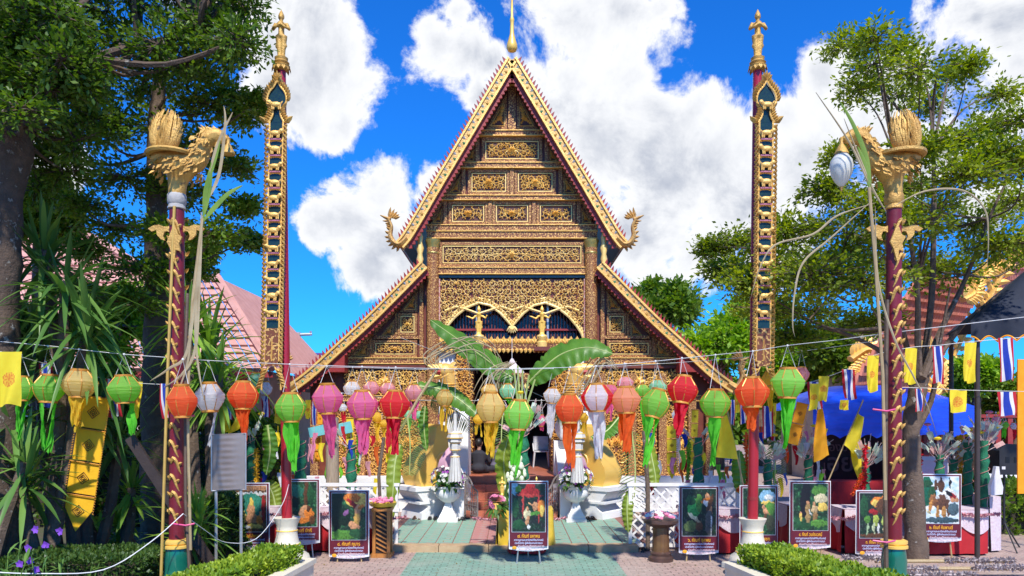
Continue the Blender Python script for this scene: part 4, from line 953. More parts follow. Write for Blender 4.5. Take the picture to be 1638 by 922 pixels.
# ---------------------------------------------------------------- bird lamp poles
GREENC = mat('green_glazed_ceramic', (.01, .16, .10), (.005, .10, .07), 4, .15, 0, 0, coat=.5)
GLASSW = mat('frosted_lamp_glass', (.80, .79, .72), (.70, .69, .62), 5, .3, trans=.3)
def bird_pole(label, x, D, sx, lamp):
    b = P(x, 665, D); b.z = 0; t = thing('bird_lamp_pole', label, 'lamp post', b, 'gilded bird lamp poles')
    zt = P(x, 328, D).z; k = D/F
    part('ceramic_base', MB().lathe([(.2, 0), (.2, .2), (.17, .25), (.15, .4), (.155, .5), (.135, .66)], 20), GREENC, t)
    part('base_rings', MB().lathe([(.13, .66), (.165, .67), (.165, .7), (.14, .71), (.16, .73), (.16, .76), (.12, .78)], 20), GOLDS, t)
    part('pole', MB().lathe([(.095, .76), (.09, zt)], 16), MAROON, t)
    part('collar', MB().lathe([(.095, zt-.06), (.11, zt-.05), (.1, zt), (.115, zt+.02), (.115, zt+.12), (.09, zt+.16)], 14), mat('grey_cement', (.45, .43, .40), (.33, .31, .29), 8, .8, 0, .4) if lamp == 0 else OLDGOLD, t)
    z = .9; i = 0
    fl = mesh('flame_scroll', (lambda m: (m.tube(spline([(-.06, -.085, -.02), (-.03, -.11, .06), (.02, -.115, .0), (.045, -.1, -.1), (.07, -.075, -.17)], 3), [.008, .02, .028, .028, .027, .026, .024, .022, .02, .016, .012, .008, .004], 5), leafp(m, -.05, .0, 2.3, .10, .05, .03, -.09), leafp(m, .03, -.04, .6, .07, .05, .03, -.095), m)[-1])(MB()), OLDGOLD)
    while z < zt-.35:
        z += .215; o = part('flame_scroll', fl, None, t); o.location = (0, 0, z); o.rotation_euler = (0, 0, R.uniform(-.25, .25)); o.scale = (sx*.9, .92, .9); i += 1
        o = part('flame_scroll', fl, None, t); o.location = (0, 0, z+.05); o.rotation_euler = (0, 0, pi+R.uniform(-.2, .2))
    FL = [(0, 0), (.05, .03), (.10, .02), (.13, -.05), (.10, -.12), (.17, -.10), (.24, -.03), (.25, .05), (.34, .02), (.40, .07), (.30, .12), (.2, .13), (.12, .10), (.05, .10), (0, .12)]
    for s in (-1, 1): part('side_flourish', MB().prism([(s*(px*.7+.08), pz*.8) for px, pz in FL][::s], (0, .012, zt-.36), (1, 0, 0), (0, 0, 1), .03), OLDGOLD, t, smooth=0)
    part('front_flourish', MB().prism([(-.05, .1), (.0, .24), (.05, .1), (.1, .06), (.06, -.02), (.08, -.12), (.02, -.1), (0, -.26), (-.05, -.08), (-.09, 0)], (.02*sx, -.1, zt-.5), (1, 0, 0), (0, 0, 1), .03), OLDGOLD, t, smooth=0)
    # bird: flared foot, breast, neck, head
    def q(dx, py, dy=0.0): return V((sx*dx*k, dy, P(x, py, D).z))
    mb = MB(); mb.tube(spline([q(0, 320), q(1, 295), q(4, 275), q(6, 262)], 3), [.10, .105, .11, .115, .13, .16, .19, .21, .22, .2], 14)
    mb.ell(q(4, 262), (.27, .2, .18)); mb.ell(q(-14, 256), (.22, .2, .10)); mb.ell(q(26, 258), (.14, .15, .16))
    mb.tube(spline([q(24, 262), q(36, 250), q(42, 236), q(48, 224), q(58, 217)], 3), [.15, .145, .14, .13, .12, .11, .105, .1, .1, .1, .105, .1, .09], 10)
    mb.tube(spline([q(54, 220), q(66, 216), q(76, 221), q(82, 225)], 3), [.1, .1, .095, .085, .07, .06, .055, .05, .045, .03], 9); mb.tube([q(60, 224), q(74, 228), q(80, 229)], [.06, .035, .015], 7)
    bd = part('bird_body', mb, OLDGOLD, t); remesh(bd, .018, 1)
    part('wing_plate', MB().grid(lambda u, v: q(-44+72*u, 249+4*abs(u-.5)-3*u, (v-.5)*.62*math.sin(pi*min(.97, .06+u*.92))**.6)+V((0, 0, .025*math.cos((v-.5)*9))), 14, 8), OLDGOLD, t)
    part('wing_edge', MB().tube([q(-44+72*math.cos(a)*.5+36, 250, .31*math.sin(a)) for a in [2*pi*i/24 for i in range(25)]], .03, 5), OLDGOLD, t)
    fm = MB(); rr = random.Random(4)
    for i in range(190):                                   # overlapping clay feathers
        u = rr.random(); a = rr.uniform(0, 2*pi)
        if i % 2: c = q(0, 262).lerp(q(6, 262), rr.random())+V((.29*math.cos(a)*sx*(1 if math.cos(a) > 0 else .9), .21*math.sin(a), rr.uniform(-.17, .06)))
        else:
            pth = [q(24, 262), q(36, 250), q(42, 236), q(48, 224), q(60, 217)]; c = spline(pth, 6)[int(u*24)]+V((.12*math.cos(a), .13*math.sin(a), .05*math.sin(a*2)))
        fm.leaf(c, V((-sx*.55+rr.uniform(-.4, .4), (c.y)*3, -.75+rr.uniform(-.3, .3))), V((math.cos(a)*sx, math.sin(a)*2, .3)), rr.uniform(.07, .12), .05, seg=2, fold=.5)
    for i in range(26): fm.leaf(q(46+rr.uniform(0, 22), 213+rr.uniform(0, 6), rr.uniform(-.06, .06)), V((-sx*rr.uniform(.2, 1), rr.uniform(-.4, .4), rr.uniform(.2, 1))), V((0, 1, 0)), .11, .045, seg=2, fold=.5)
    part('feathers', fm, OLDGOLD, t, smooth=0, kind='stuff')
    tm = MB()
    mb = MB(); mb.ell(q(-18, 214), (.17, .1, .25), rotm(0, sx*.18, 0)); o = part('tail_core', mb, OLDGOLD, t)
    for i in range(84):
        f0 = rr.uniform(0, 2*pi); dr = rr.uniform(-.7, .7); t0 = rr.uniform(.8, .97); t1 = rr.uniform(.08, .5); pts = []
        for j in range(6):
            th = pi*lerp(t0, t1, j/5); f1 = f0+dr*j/5; g = 1.07 if j < 5 else 1.28
            pts.append(q(-18, 214)+rotm(0, sx*.18, 0) @ V((.17*math.sin(th)*math.cos(f1)*g, .1*math.sin(th)*math.sin(f1)*g, .25*math.cos(th)*g)))
        tm.tube(spline(pts, 2), [.008, .015, .017, .018, .018, .018, .017, .015, .012, .008, .003], 4)
    part('tail_plumes', tm, OLDGOLD, t, kind='stuff')
    lp = MB(); e = q(84, 232) if lamp else q(82, 232)
    lp.lathe([(.012, .1), (.03, .08), (.02, .02), (.05, -.03), (.085, -.1), (.09, -.12)], 12, e); part('lamp_fitting', lp, OLDGOLD, t)
    if lamp:
        part('lamp_glass', MB().lathe([(.075, -.12), (.13, -.2), (.145, -.28), (.125, -.38), (.08, -.47), (.03, -.53), (.015, -.54)], 24, e), GLASSW, t, smooth=2.5); part('lamp_tip', MB().lathe([(.025, -.53), (.02, -.56), (.003, -.6)], 8, e), OLDGOLD, t)
    return t
bird_pole('maroon pole at left topped by gilded bird facing right with empty lamp fitting', 283, 9.56, 1, 0)
bird_pole('maroon pole at right topped by gilded bird with white glass lamp', 1430, 9.56, -1, 1)
for (x0, y0, x1, y1, D, r, m, lb) in ((242, 600, 262, 330, 9.4, .02, 0, 0),) if False else (): pass
def stick(name, pts, r, m, label, cat='pole', group=None, n=7):
    a = V(pts[0]); mb = MB().tube(pts, r, n); return solo(name, mb, m, label, cat, a, group)
b0 = P(272, 665, 9.4)
stick('conduit_pole', [V((b0.x-.1, 9.35, 0)), P(268, 600, 9.4), P(279, 330, 9.45)], .018, mat('yellow_conduit', (.55, .36, .08), (.45, .28, .06), 6, .5), 'thin yellow conduit running up the left bird pole')
stick('bamboo_pole', [V((P(312, 665, 9.4).x, 9.3, 0)), P(297, 800, 9.4), P(297, 560, 9.45), P(300, 470, 9.5)], .022, DBAMB, 'dark bamboo stake tied beside the left bird pole')
stick('bamboo_pole', [V((P(1412, 665, 9.4).x, 9.3, 0)), P(1416, 800, 9.4), P(1417, 600, 9.45), P(1419, 480, 9.5)], .028, DBAMB, 'dark bamboo stake tied beside the right bird pole')
mb = MB(); a, b = P(208, 700, 10.2), P(340, 905, 10.2); d = (b-a); mb.box((a+b)/2, (d.length, .06, .13), rotm(0, -math.atan2(d.z, d.x), 0))
solo('timber_prop', mb, DARKW, 'dark slanting timber plank crossing behind the left bird pole', 'plank', (a+b)/2)
for x, D in ((297, 9.38), (1418, 9.38)):
    tm = MB()
    for y in ((665, 838) if x < 500 else (655, 865)): tm.tube([P(x-22, y, D-.06), P(x, y+3, D-.12), P(x+14, y, D-.06)], .012, 5)
    solo('pink_tie', tm, mat('pink_plastic_tie', (.75, .08, .22), None, 9, .4), 'pink plastic ribbon tied round the %s bird pole' % ('left' if x < 500 else 'right'), 'ribbon', P(x, 700, D))
# dry sugar-cane leaves tied to the bird poles
DRY = mat('dry_reed_leaf', (.52, .43, .26), (.38, .29, .16), 5, .8, trans=.25); GREENR = mat('green_reed_leaf', (.24, .36, .05), (.14, .26, .03), 4, .5, trans=.3)
def strap(mb, pts, wd, D=None):
    q = spline([P(*p) if len(p) == 3 else P(p[0], p[1], D) for p in pts], 6); N = len(q)
    for i in range(N-1):
        w0 = wd*min(1, .25+3*i/N)*(1-(i/N)**3); w1 = wd*min(1, .25+3*(i+1)/N)*(1-((i+1)/N)**3); d = (q[i+1]-q[i]).normalized(); s = d.cross(V((.25, 1, .1))).normalized()
        mb.add([q[i]-s*w0, q[i]+V((0, -.006, 0)), q[i]+s*w0, q[i+1]+s*w1, q[i+1]+V((0, -.006, 0)), q[i+1]-s*w1], [(0, 1, 4, 5), (1, 2, 3, 4)])
t = thing('sugar_cane', 'dry sugar cane with arching leaves tied to the right bird pole', 'plant', P(1412, 700, 9.3), 'sugar canes tied to the bird poles')
mb = MB(); D = 9.25
for q in ([(1396, 320), (1330, 380), (1285, 420), (1271, 470), (1268, 520), (1272, 540)], [(1400, 325), (1340, 345), (1300, 375), (1240, 392), (1215, 430), (1200, 480)], [(1430, 330), (1480, 306), (1540, 305), (1575, 335), (1581, 380), (1579, 430)], [(1400, 330), (1405, 450), (1430, 540), (1460, 600), (1480, 640), (1500, 700)], [(1396, 310), (1360, 230), (1305, 148)], [(1418, 340), (1395, 300), (1370, 240), (1350, 190)]): strap(mb, q, .013, D)
part('dry_leaves', mb, DRY, t, w=True); mb = MB()
for q in ([(1393, 300), (1385, 250), (1365, 200), (1343, 162)], [(1390, 300), (1384, 265), (1372, 235)]): strap(mb, q, .03, D)
part('green_leaves', mb, GREENR, t, w=True)
part('cane', MB().tube([P(1390, 300, D), P(1400, 420, D), P(1412, 600, D+.05), P(1416, 800, D+.05)], .02, 6), BAMBOO, t, w=True)
t = thing('sugar_cane', 'dry sugar cane with hanging leaves tied to the left bird pole', 'plant', P(305, 700, 9.3), 'sugar canes tied to the bird poles'); mb = MB()
for q in ([(322, 350), (315, 430), (300, 560), (270, 590), (240, 610)], [(324, 345), (318, 470), (312, 560), (290, 600), (262, 620)], [(322, 340), (316, 450), (305, 520), (300, 580), (280, 640)], [(326, 330), (345, 240), (372, 180)], [(326, 330), (350, 280), (360, 200), (358, 170)], [(324, 350), (314, 460), (314, 560), (326, 640)]): strap(mb, q, .024, D)
part('dry_leaves', mb, DRY, t, w=True); mb = MB()
for q in ([(325, 350), (330, 300), (345, 250), (352, 225)], [(324, 355), (345, 330), (365, 310), (388, 297)], [(324, 352), (335, 300), (338, 260)]): strap(mb, q, .035, D)
part('green_leaves', mb, GREENR, t, w=True); part('cane', MB().tube([P(324, 350, D), P(308, 480, D), P(300, 640, D+.05), P(305, 880, D+.05)], .018, 6), BAMBOO, t, w=True)
# ---------------------------------------------------------------- lions, lintel deities, vases, gates
for s, lab in ((-1, 'left'), (1, 'right')):
    c = V((s*1.42, 17.95, 1.75)); t = thing('guardian_lion', 'white and gold guardian lion statue on the %s side of the door' % lab, 'statue', c-V((0, 0, .8)), 'guardian lions beside the door')
    part('pedestal', MB().bx(c.x-.42, c.x+.42, 17.85, 18.3, .7, c.z), WHITE, t, w=True, smooth=0)
    mb = MB(); mb.ell(c+V((0, .05, .5)), (.36, .34, .52)); mb.ell(c+V((0, .3, .3)), (.4, .35, .36)); mb.tube([c+V((0, 0, .7)), c+V((s*.02, -.08, 1.12))], [.3, .2], 12)
    for k in (-1, 1): mb.tube([c+V((k*.18, -.14, .62)), c+V((k*.2, -.24, .3)), c+V((k*.2, -.22, .02))], [.15, .11, .12], 8)
    o = part('body', mb, WHITE, t, w=True); remesh(o, .045, 2)
    mb = MB()
    for k in range(5): leafp(mb, c.x, c.z+.9-.05*k, -pi/2+(k-2)*.5, .3, .1, .03, c.y-.34)
    for k in (-1, 1): mb.tube(spline([c+V((0, -.4, .95)), c+V((k*.16, -.4, .85)), c+V((k*.2, -.39, .7)), c+V((k*.08, -.4, .66))], 4), .02, 5)
    part('chest_ornament', mb, GOLDS, t, w=True)
    mb = MB(); n0 = c+V((s*.02, -.1, 1.1))
    mb.tube(spline([n0, n0+V((s*.03, -.03, .2)), n0+V((s*.1, -.06, .42)), n0+V((s*.16, -.1, .52))], 3), [.21, .2, .2, .19, .19, .2, .2, .2, .2, .16], 12)
    for k in range(5): mb.lathe([(.21, -.015), (.235, 0), (.21, .015)], 14, n0+V((s*.02*k, -.012*k, .06*k)), cap=False)
    h = n0+V((s*.14, -.1, .56)); mb.ell(h, (.22, .2, .18)); mb.tube([h+V((s*.08, -.04, .05)), h+V((s*.32, -.08, .06)), h+V((s*.40, -.09, .12))], [.14, .09, .04], 8)
    mb.tube([h+V((s*.06, -.04, -.1)), h+V((s*.25, -.08, -.15)), h+V((s*.36, -.08, -.12))], [.1, .06, .02], 8)
    for k in range(5): mb.leaf(h+V((-s*.1, 0, .1-.08*k)), V((-s, 0, .7-.3*k)), V((0, -1, 0)), .2, .1, seg=3)
    part('head', mb, GOLD, t, w=True)
    part('mouth', MB().tube([h+V((s*.1, -.12, -.04)), h+V((s*.27, -.13, -.03))], [.07, .03], 6), mat('red_mouth', (.45, .03, .03), None, 9, .5), t, w=True)
for x, lab in ((766, 'left'), (867, 'right')):
    t = thing('lintel_deity', 'small gilded dancing deity standing on the lintel under the %s arch' % lab, 'statue', P(x, 549, 18.95), 'lintel deities')
    part('pedestal', MB().lathe([(.13, -.1), (.13, .02), (.1, .05), (.14, .16), (.12, .2)], 12), GOLDB, t); o = part('figure', figure(.78, 'dance'), GOLDS, t); o.location = (0, 0, .19); remesh(o, .016, 1)
    part('shelf', MB().bx(-.2, .2, -.12, .5, -.2, -.1), LACQ, t, smooth=0)
PETW = mat('white_petals', (.85, .84, .78), (.75, .74, .66), 9, .6, island=.08, trans=.2); PETP = mat('violet_orchid_petals', (.30, .05, .36), (.42, .10, .45), 9, .6, island=.2, trans=.2); PETK = mat('pink_petals', (.80, .30, .42), (.70, .20, .34), 9, .6, island=.12, trans=.2); LEAFD = leaf_mat('bouquet_leaves', (.08, .2, .03), (.04, .12, .02), .2)
def bloom(mb, c, r, n=7, up=V((0, -.6, .8))):
    d, s, w_ = frame(up)
    for k in range(n):
        a = 2*pi*k/n+R.random(); mb.leaf(c, (s*math.cos(a)+w_*math.sin(a))+d*.45, d, r, r*.8, seg=2, fold=.3)
    mb.ell(c+d*r*.15, r*.28, n=6, k=4)
def bouquet(par, c, rx, rz, nw, npu, mats=(PETW, PETP), r=.06):
    for nm, m, n in (('white_flowers', mats[0], nw), ('purple_flowers', mats[1], npu)):
        mb = MB()
        for i in range(n):
            u = V((R.gauss(0, 1), R.gauss(-.5, .7), R.gauss(.25, .8))).normalized(); bloom(mb, c+V((u.x*rx, u.y*rx, u.z*rz)), r*R.uniform(.7, 1.15), up=u)
        part(nm, mb, m, par, w=True, smooth=0, kind='stuff')
    mb = MB()
    for i in range(60):
        u = V((R.gauss(0, 1), R.gauss(-.3, .8), R.gauss(-.1, .8))).normalized(); mb.leaf(c+V((u.x*rx*.7, u.y*rx*.7, u.z*rz*.7)), u, V((0, 0, 1)), rx*.55, .07, droop=.2, seg=3)
    part('bouquet_leaves', mb, LEAFD, par, w=True, kind='stuff'); mb = MB().ell(c, (rx*.75, rx*.75, rz*.7)); part('foam', mb, LEAFD, par, w=True)
for x, lab in ((717, 'left'), (921, 'right')):
    b = V((P(x, 835, 15.95).x, 15.95, PZ+.008)); t = thing('flower_vase', 'white pedestal vase of white and purple flowers %s of the steps' % lab, 'vase', b, 'flower vases beside the steps')
    part('foot', MB().lathe([(.3, 0), (.3, .06), (.26, .07), (.25, .12), (.17, .22), (.1, .36), (.09, .42)], 4, cap=True, ph=pi/4), WHITE, t, smooth=.3)
    part('bowl', MB().lathe([(.09, .4), (.16, .44), (.25, .52), (.27, .62), (.25, .68), (.28, .72), (.27, .74), (.1, .74)], 24, wob=lambda a, z: 1+.02*math.cos(12*a)), WHITE, t)
    bouquet(t, b+V((0, 0, .92)), .36, .26, 46, 22)
    part('lotus_bud', MB().lathe([(.05, .95), (.2, 1.0), (.25, 1.12), (.2, 1.3), (.1, 1.45), (.01, 1.56)], 14, (0, .12, 0), wob=lambda a, z: 1+.05*math.cos(7*a)), mat('pink_paper', (.82, .50, .60), (.75, .42, .52), 5, .7, trans=.3), t)
    # hanging white paper tower in front
    c = P(x+(11 if x < 800 else 3), 665, 15.5); tw = thing('paper_tower', 'white paper pagoda lantern with fringe hanging before the %s vase' % lab, 'lantern', P(x+(11 if x < 800 else 3), 772, 15.5), 'white paper pagoda lanterns'); WP = mat('white_paper', (.80, .78, .74), (.70, .68, .63), 9, .8, trans=.25)
    zz = lambda y: P(0, y, 15.5).z-ORG[tw].z
    part('roof', MB().lathe([(.03, zz(662)), (.05, zz(690)), (.14, zz(694)), (.17, zz(700)), (.155, zz(701))], 6), WP, tw, smooth=0)
    part('cage', MB().lathe([(.13, zz(701)), (.15, zz(707)), (.10, zz(709)), (.11, zz(712)), (.11, zz(720)), (.06, zz(723)), (.05, zz(728)), (.09, zz(730))], 6), WP, tw, smooth=0)
    for y, r in ((694, .145), (701, .172), (709, .112), (720, .114), (731, .1)): part('gilt_ring', MB().lathe([(r-.004, zz(y)-.01), (r+.006, zz(y)), (r-.004, zz(y)+.01)], 6, cap=False), GOLDS, tw)
    fr = MB()
    for k in range(14): a = 2*pi*k/14; fr.add([(.09*math.cos(a-.2), .09*math.sin(a-.2), zz(731)), (.09*math.cos(a+.2), .09*math.sin(a+.2), zz(731)), (.15*math.cos(a+.19), .15*math.sin(a+.19), zz(771+R.uniform(-2, 2))), (.15*math.cos(a-.19), .15*math.sin(a-.19), zz(771))], [(0, 1, 2, 3)])
    part('fringe', fr, WP, tw, smooth=0); part('cord', MB().tube([(0, 0, zz(662)), (0, 0, zz(592))], .004, 4), STRING, tw)
IRON = mat('grey_iron', (.34, .30, .28), (.24, .20, .18), 9, .5, .5, .2)
for s, lab in ((-1, 'left'), (1, 'right')):
    h0 = V((s*1.02, SY+.42, PZ)); h1 = V((s*1.0-s*.02, SY-.02, PZ)); h1 = h0+V((s*.02-s*.30, -.42, 0)) if False else h0+V((-s*.28, -.40, 0))
    t = thing('iron_gate', 'open scrolled iron gate on the %s of the steps' % lab, 'gate', h0, 'iron gates at the steps')
    d = (h1-h0); mb = MB()
    part('frame', MB().tube([(0, 0, .04), (0, 0, .95)], .02, 6).tube([d+V((0, 0, .04)), d+V((0, 0, .62))], .02, 6).tube(spline([(0, 0, .95), d*.35+V((0, 0, .86)), d*.7+V((0, 0, .68)), d+V((0, 0, .62))], 4), .02, 6).tube([(0, 0, .08), d+V((0, 0, .08))], .015, 6).tube([(0, 0, .3), d+V((0, 0, .3))], .012, 6), IRON, t)
    for k in range(1, 7): part('bar', MB().tube([d*(k/7)+V((0, 0, .08)), d*(k/7)+V((0, 0, .9-.3*k/7))], .009, 5), IRON, t)
    sc_ = MB()
    for k in range(3):
        for zz_ in (.19, .5): sc_.tube([d*((k+.5)/3)+d.normalized()*(.07*math.cos(a))*(1-a/14)+V((0, 0, zz_+.07*math.sin(a)*(1-a/14))) for a in [i*.6 for i in range(16)]], .008, 4)
    part('scrolls', sc_, IRON, t, kind='stuff')
# sandals left on the terrace and steps
def sandals(x, y, z, rz, m, label):
    p = P(x, y, 1); D = F*(EYE-z)/(y-HY); p = P(x, y, D); t = thing('sandals', label, 'sandals', p, 'shoes left at the steps', rz)
    for s in (-1, 1):
        o = MB().prism([(-.035, -.12), (.03, -.12), (.04, .05), (.03, .12), (-.02, .125), (-.042, .06)], (s*.06, 0, .03), (1, 0, 0), (0, 1, 0), -.028) if False else MB().prism([(-.035, -.12), (.03, -.12), (.04, .05), (.03, .12), (-.02, .125), (-.042, .06)], (s*.06, 0, .0), (1, 0, 0), (0, 1, 0), .03)
        sh = part('sole', o, m, t); part('strap', MB().tube([(s*.06-.04, .03, .02), (s*.06-.02, .04, .065), (s*.06+.02, .04, .065), (s*.06+.04, .03, .02)], .016, 5).tube([(s*.06-.04, -.02, .02), (s*.06, -.01, .07), (s*.06+.04, -.02, .02)], .014, 5), m, sh)
SB = mat('black_rubber', (.02, .02, .022), None, 8, .6); SBR = mat('brown_leather', (.14, .06, .03), (.09, .04, .02), 8, .5)
for i, (x, y, z, m, lab) in enumerate(((742, 830, PZ, SB, 'black sandals at the foot of the left gate'), (753, 826, PZ, SB, 'second pair of black sandals beside the left gate'), (736, 833, PZ, SB, 'black sandals nearest the left vase'), (775, 818, PZ+.0, SBR, 'brown sandals before the lowest step'), (692, 832, PZ, SB, 'lone black sandals before the left stair plinth'), (668, 831, PZ, SBR, 'brown sandals under the left stair plinth'), (773, 776, .6, SB, 'pale shoes on the upper step'), (768, 789, .43, SB, 'dark shoes on the middle step'), (945, 832, PZ, SBR, 'brown sandals by the right vase'), (1024, 882, 0, SB, 'black sandals on the kerb by the right fence'))):
    sandals(x, y, z, R.uniform(-.6, .6), m, lab)
# ---------------------------------------------------------------- paper lanterns
def paper(name, c): return mat('paper_'+name, c, tuple(x*.88 for x in c), 5, .8, 0, .9, 7, trans=.66, stretch=(1.2, 1.2, 11))
def tissue(name, c): return mat('tissue_'+name, c, tuple(x*.75 for x in c), 9, .8, trans=.5)
PC = dict(green=(.36, .72, .10), lime=(.42, .80, .16), red=(.85, .03, .04), orange=(.95, .20, .03), white=(.88, .86, .84), yellow=(.95, .66, .06), cream=(.92, .72, .28), pink=(.88, .26, .46), rose=(.90, .48, .52), peach=(.95, .46, .26), mint=(.45, .80, .55), blue=(.05, .27, .62))
PM = {k: paper(k, tuple(min(1, x*.95+.05) for x in c)) for k, c in PC.items()}
TM_ = {k: tissue(k, c) for k, c in dict(green=(.16, .75, .05), red=(.80, .02, .05), orange=(.95, .16, .02), white=(.85, .83, .85), yellow=(.95, .62, .04), pink=(.88, .16, .38)).items()}
GOLDP = mat('gilt_paper_trim', (.72, .33, .05), (.60, .22, .03), 12, .4, .3)
def lantern(label, x, y, w_, h_, D, c, tail=None, ty=None, hook=None, name='paper_lantern', grp='paper lanterns on the front wire', strips=3, tilt=0.0, multi=None, ties=None):
    k = D/F; r = w_*k/2; h = h_*k*.87; cen = P(x, y, D); t = thing(name, label, 'lantern', cen, grp); t.rotation_euler = (R.uniform(-.06, .06), tilt+R.uniform(-.05, .05), R.uniform(0, .8))
    prof = [(.46, .5)]+[(.46+.54*i/3, .5-.42*i/3) for i in (1, 2, 3)]
    for i in range(1, 10):
        f = i/9; prof.append(((1.0*math.cos(f*1.06)**.9)*(  .975 if i % 2 else 1.0), .08-.58*f))
    prof = [(a*r, b*h) for a, b in prof]; n = 16
    if multi:
        mb = MB().lathe(prof, n, cap=False); idx = []
        for i in range(len(prof)-1): idx += [multi[(j//2) % len(multi)] for j in range(n)]
        mb.c = idx; part('body', mb, [PM['white'], PM['blue'], PM['red']], t, smooth=.3)
    else: part('body', MB().lathe(prof, n, cap=False, wob=lambda a, z, p=x: 1-.03*abs(math.sin(a*4))+.025*math.sin(2*a+p)+.02*math.sin(a+z*9/h+p)), PM[c], t, smooth=.35)
    if w_ > 20:
        rb = MB()
        for j in range(8): a = 2*pi*j/8; rb.tube([(q*1.01*math.cos(a), q*1.01*math.sin(a), z) for q, z in prof[::2]], r*.028, 4, cap=False)
        part('ribs', rb, GOLDP, t, kind='stuff')
    part('top_ring', MB().lathe([(.47*r, .46*h), (.50*r, .48*h), (.50*r, .56*h), (.44*r, .56*h), (.44*r, .5*h)], n, cap=False), GOLDP, t)
    e = prof[-1][0]; part('bottom_ring', MB().lathe([(e*1.03, -.46*h), (e*1.06, -.49*h), (e*1.06, -.55*h), (e*.96, -.55*h)], n, cap=False), GOLDP, t)
    if tail:
        L = (ty-y)*k-.5*h; rr = random.Random(int(x*7+y))
        tl = MB()
        for s in range(strips):
            a0 = 2*pi*s/strips+rr.random(); ww = e*(1.5 if strips < 4 else .9); Ls = L*rr.uniform(.72, 1.0) if s else L
            ph = rr.uniform(0, 6); tw = rr.uniform(-1.6, 1.6); dx = rr.uniform(-.05, .05)
            def fn(u, v, a0=a0, Ls=Ls, ph=ph, tw=tw, ww=ww, dx=dx):
                a = a0+tw*v; wd = ww*(1-.55*v)*(1+.12*math.sin(9*v+ph)); cr = .18*e*math.sin(11*u+7*v+ph)
                return V((e*.75*math.cos(a0)*(1-v*.75)+(u-.5)*wd*math.cos(a+1.57)+cr*math.cos(a)+dx*v, e*.75*math.sin(a0)*(1-v*.75)+(u-.5)*wd*math.sin(a+1.57)+cr*math.sin(a), -.5*h-Ls*v*(1+.05*math.sin(u*9+ph))))
            tl.grid(fn, 6, 12)
        part('tail', tl, TM_[tail], t, smooth=1.0)
    if hook is not None:
        hk = P(x+R.uniform(-2, 2), hook, D)-cen; M_ = t.rotation_euler.to_matrix().inverted(); hk = M_ @ hk
        part('hanging_cord', MB().tube([(-.46*r, 0, .55*h), hk, (.46*r, 0, .55*h)], .0045, 4), STRING, t)
        part('knot', MB().ell(hk, .016, n=6, k=4), STRING, t)
    return t
FL_ = [  # label, x, y, w, h, D, colour, tail, tail end, hook, strips
 ('green paper lantern half hidden by the yellow flag at far left', 36, 622, 36, 42, 9.9, 'green', 'green', 705, 568, 2),
 ('green lantern second from the left edge', 78, 622, 50, 48, 10, 'green', 'green', 726, 554, 2),
 ('pale cream lantern over the long yellow banner', 127, 614, 54, 48, 10, 'cream', 'yellow', 690, 559, 3),
 ('green lantern between the cream lantern and the left bird pole', 199, 623, 54, 48, 10, 'green', 'green', 696, 567, 1),
 ('bare orange-red lantern overlapping the left bird pole', 291, 642, 48, 56, 9.2, 'orange', None, 0, 575, 1),
 ('white lantern with white tail above the metal notice board', 335, 636, 48, 50, 10.6, 'white', 'white', 715, 578, 1),
 ('orange lantern with feathery tail above the notice board corner', 389, 633, 50, 48, 10.6, 'orange', 'orange', 710, 580, 4),
 ('green lantern with long bright tail before the left tall pole', 465, 652, 50, 50, 10.4, 'green', 'green', 757, 583, 2),
 ('pink lantern beneath the left lower eave end', 524, 638, 50, 52, 10.8, 'pink', 'pink', 732, 586, 2),
 ('pink lantern beside the red lantern', 580, 648, 50, 50, 10.8, 'pink', 'pink', 726, 587, 3),
 ('red lantern with dark red tail left of the banana leaf', 631, 647, 50, 48, 10.8, 'red', 'red', 726, 588, 3),
 ('cream lantern with yellow fringe left of the door centre', 785, 652, 48, 52, 10.8, 'cream', 'yellow', 732, 590, 5),
 ('green lantern hanging before the middle of the doorway', 830, 664, 48, 52, 10.8, 'lime', 'green', 762, 590, 2),
 ('orange-red lantern with two thin tails right of the doorway', 911, 654, 48, 50, 10.8, 'orange', 'orange', 752, 588, 2),
 ('peach lantern with orange tail beside the tricolour lantern', 1001, 640, 48, 46, 10.8, 'peach', 'orange', 724, 582, 3),
 ('green lantern between the peach and the tilted red lantern', 1049, 646, 47, 50, 10.8, 'green', 'green', 747, 578, 2),
 ('tilted red lantern under the right lower eave', 1092, 624, 50, 48, 10.8, 'red', 'red', 700, 573, 3),
 ('green lantern left of the right tall pole', 1144, 645, 50, 48, 10.8, 'green', 'green', 744, 568, 2),
 ('orange-red lantern overlapping the right tall pole', 1203, 628, 54, 52, 10.4, 'orange', 'orange', 690, 562, 2),
 ('large green lantern with broad tail right of the right tall pole', 1260, 613, 54, 52, 10.4, 'lime', 'green', 716, 553, 4)]
for l, x, y, w_, h_, D, c, tl, ty, hk, ns in FL_: lantern(l, x, y, w_, h_, D, c, tl, ty, hk, strips=ns, tilt=.22 if 'tilted' in l else 0)
lantern('white lantern with blue and red panels right of the doorway', 955, 636, 52, 48, 10.8, 'white', 'white', 732, 586, strips=2, multi=[1, 0, 0, 2, 0, 0, 2, 0])
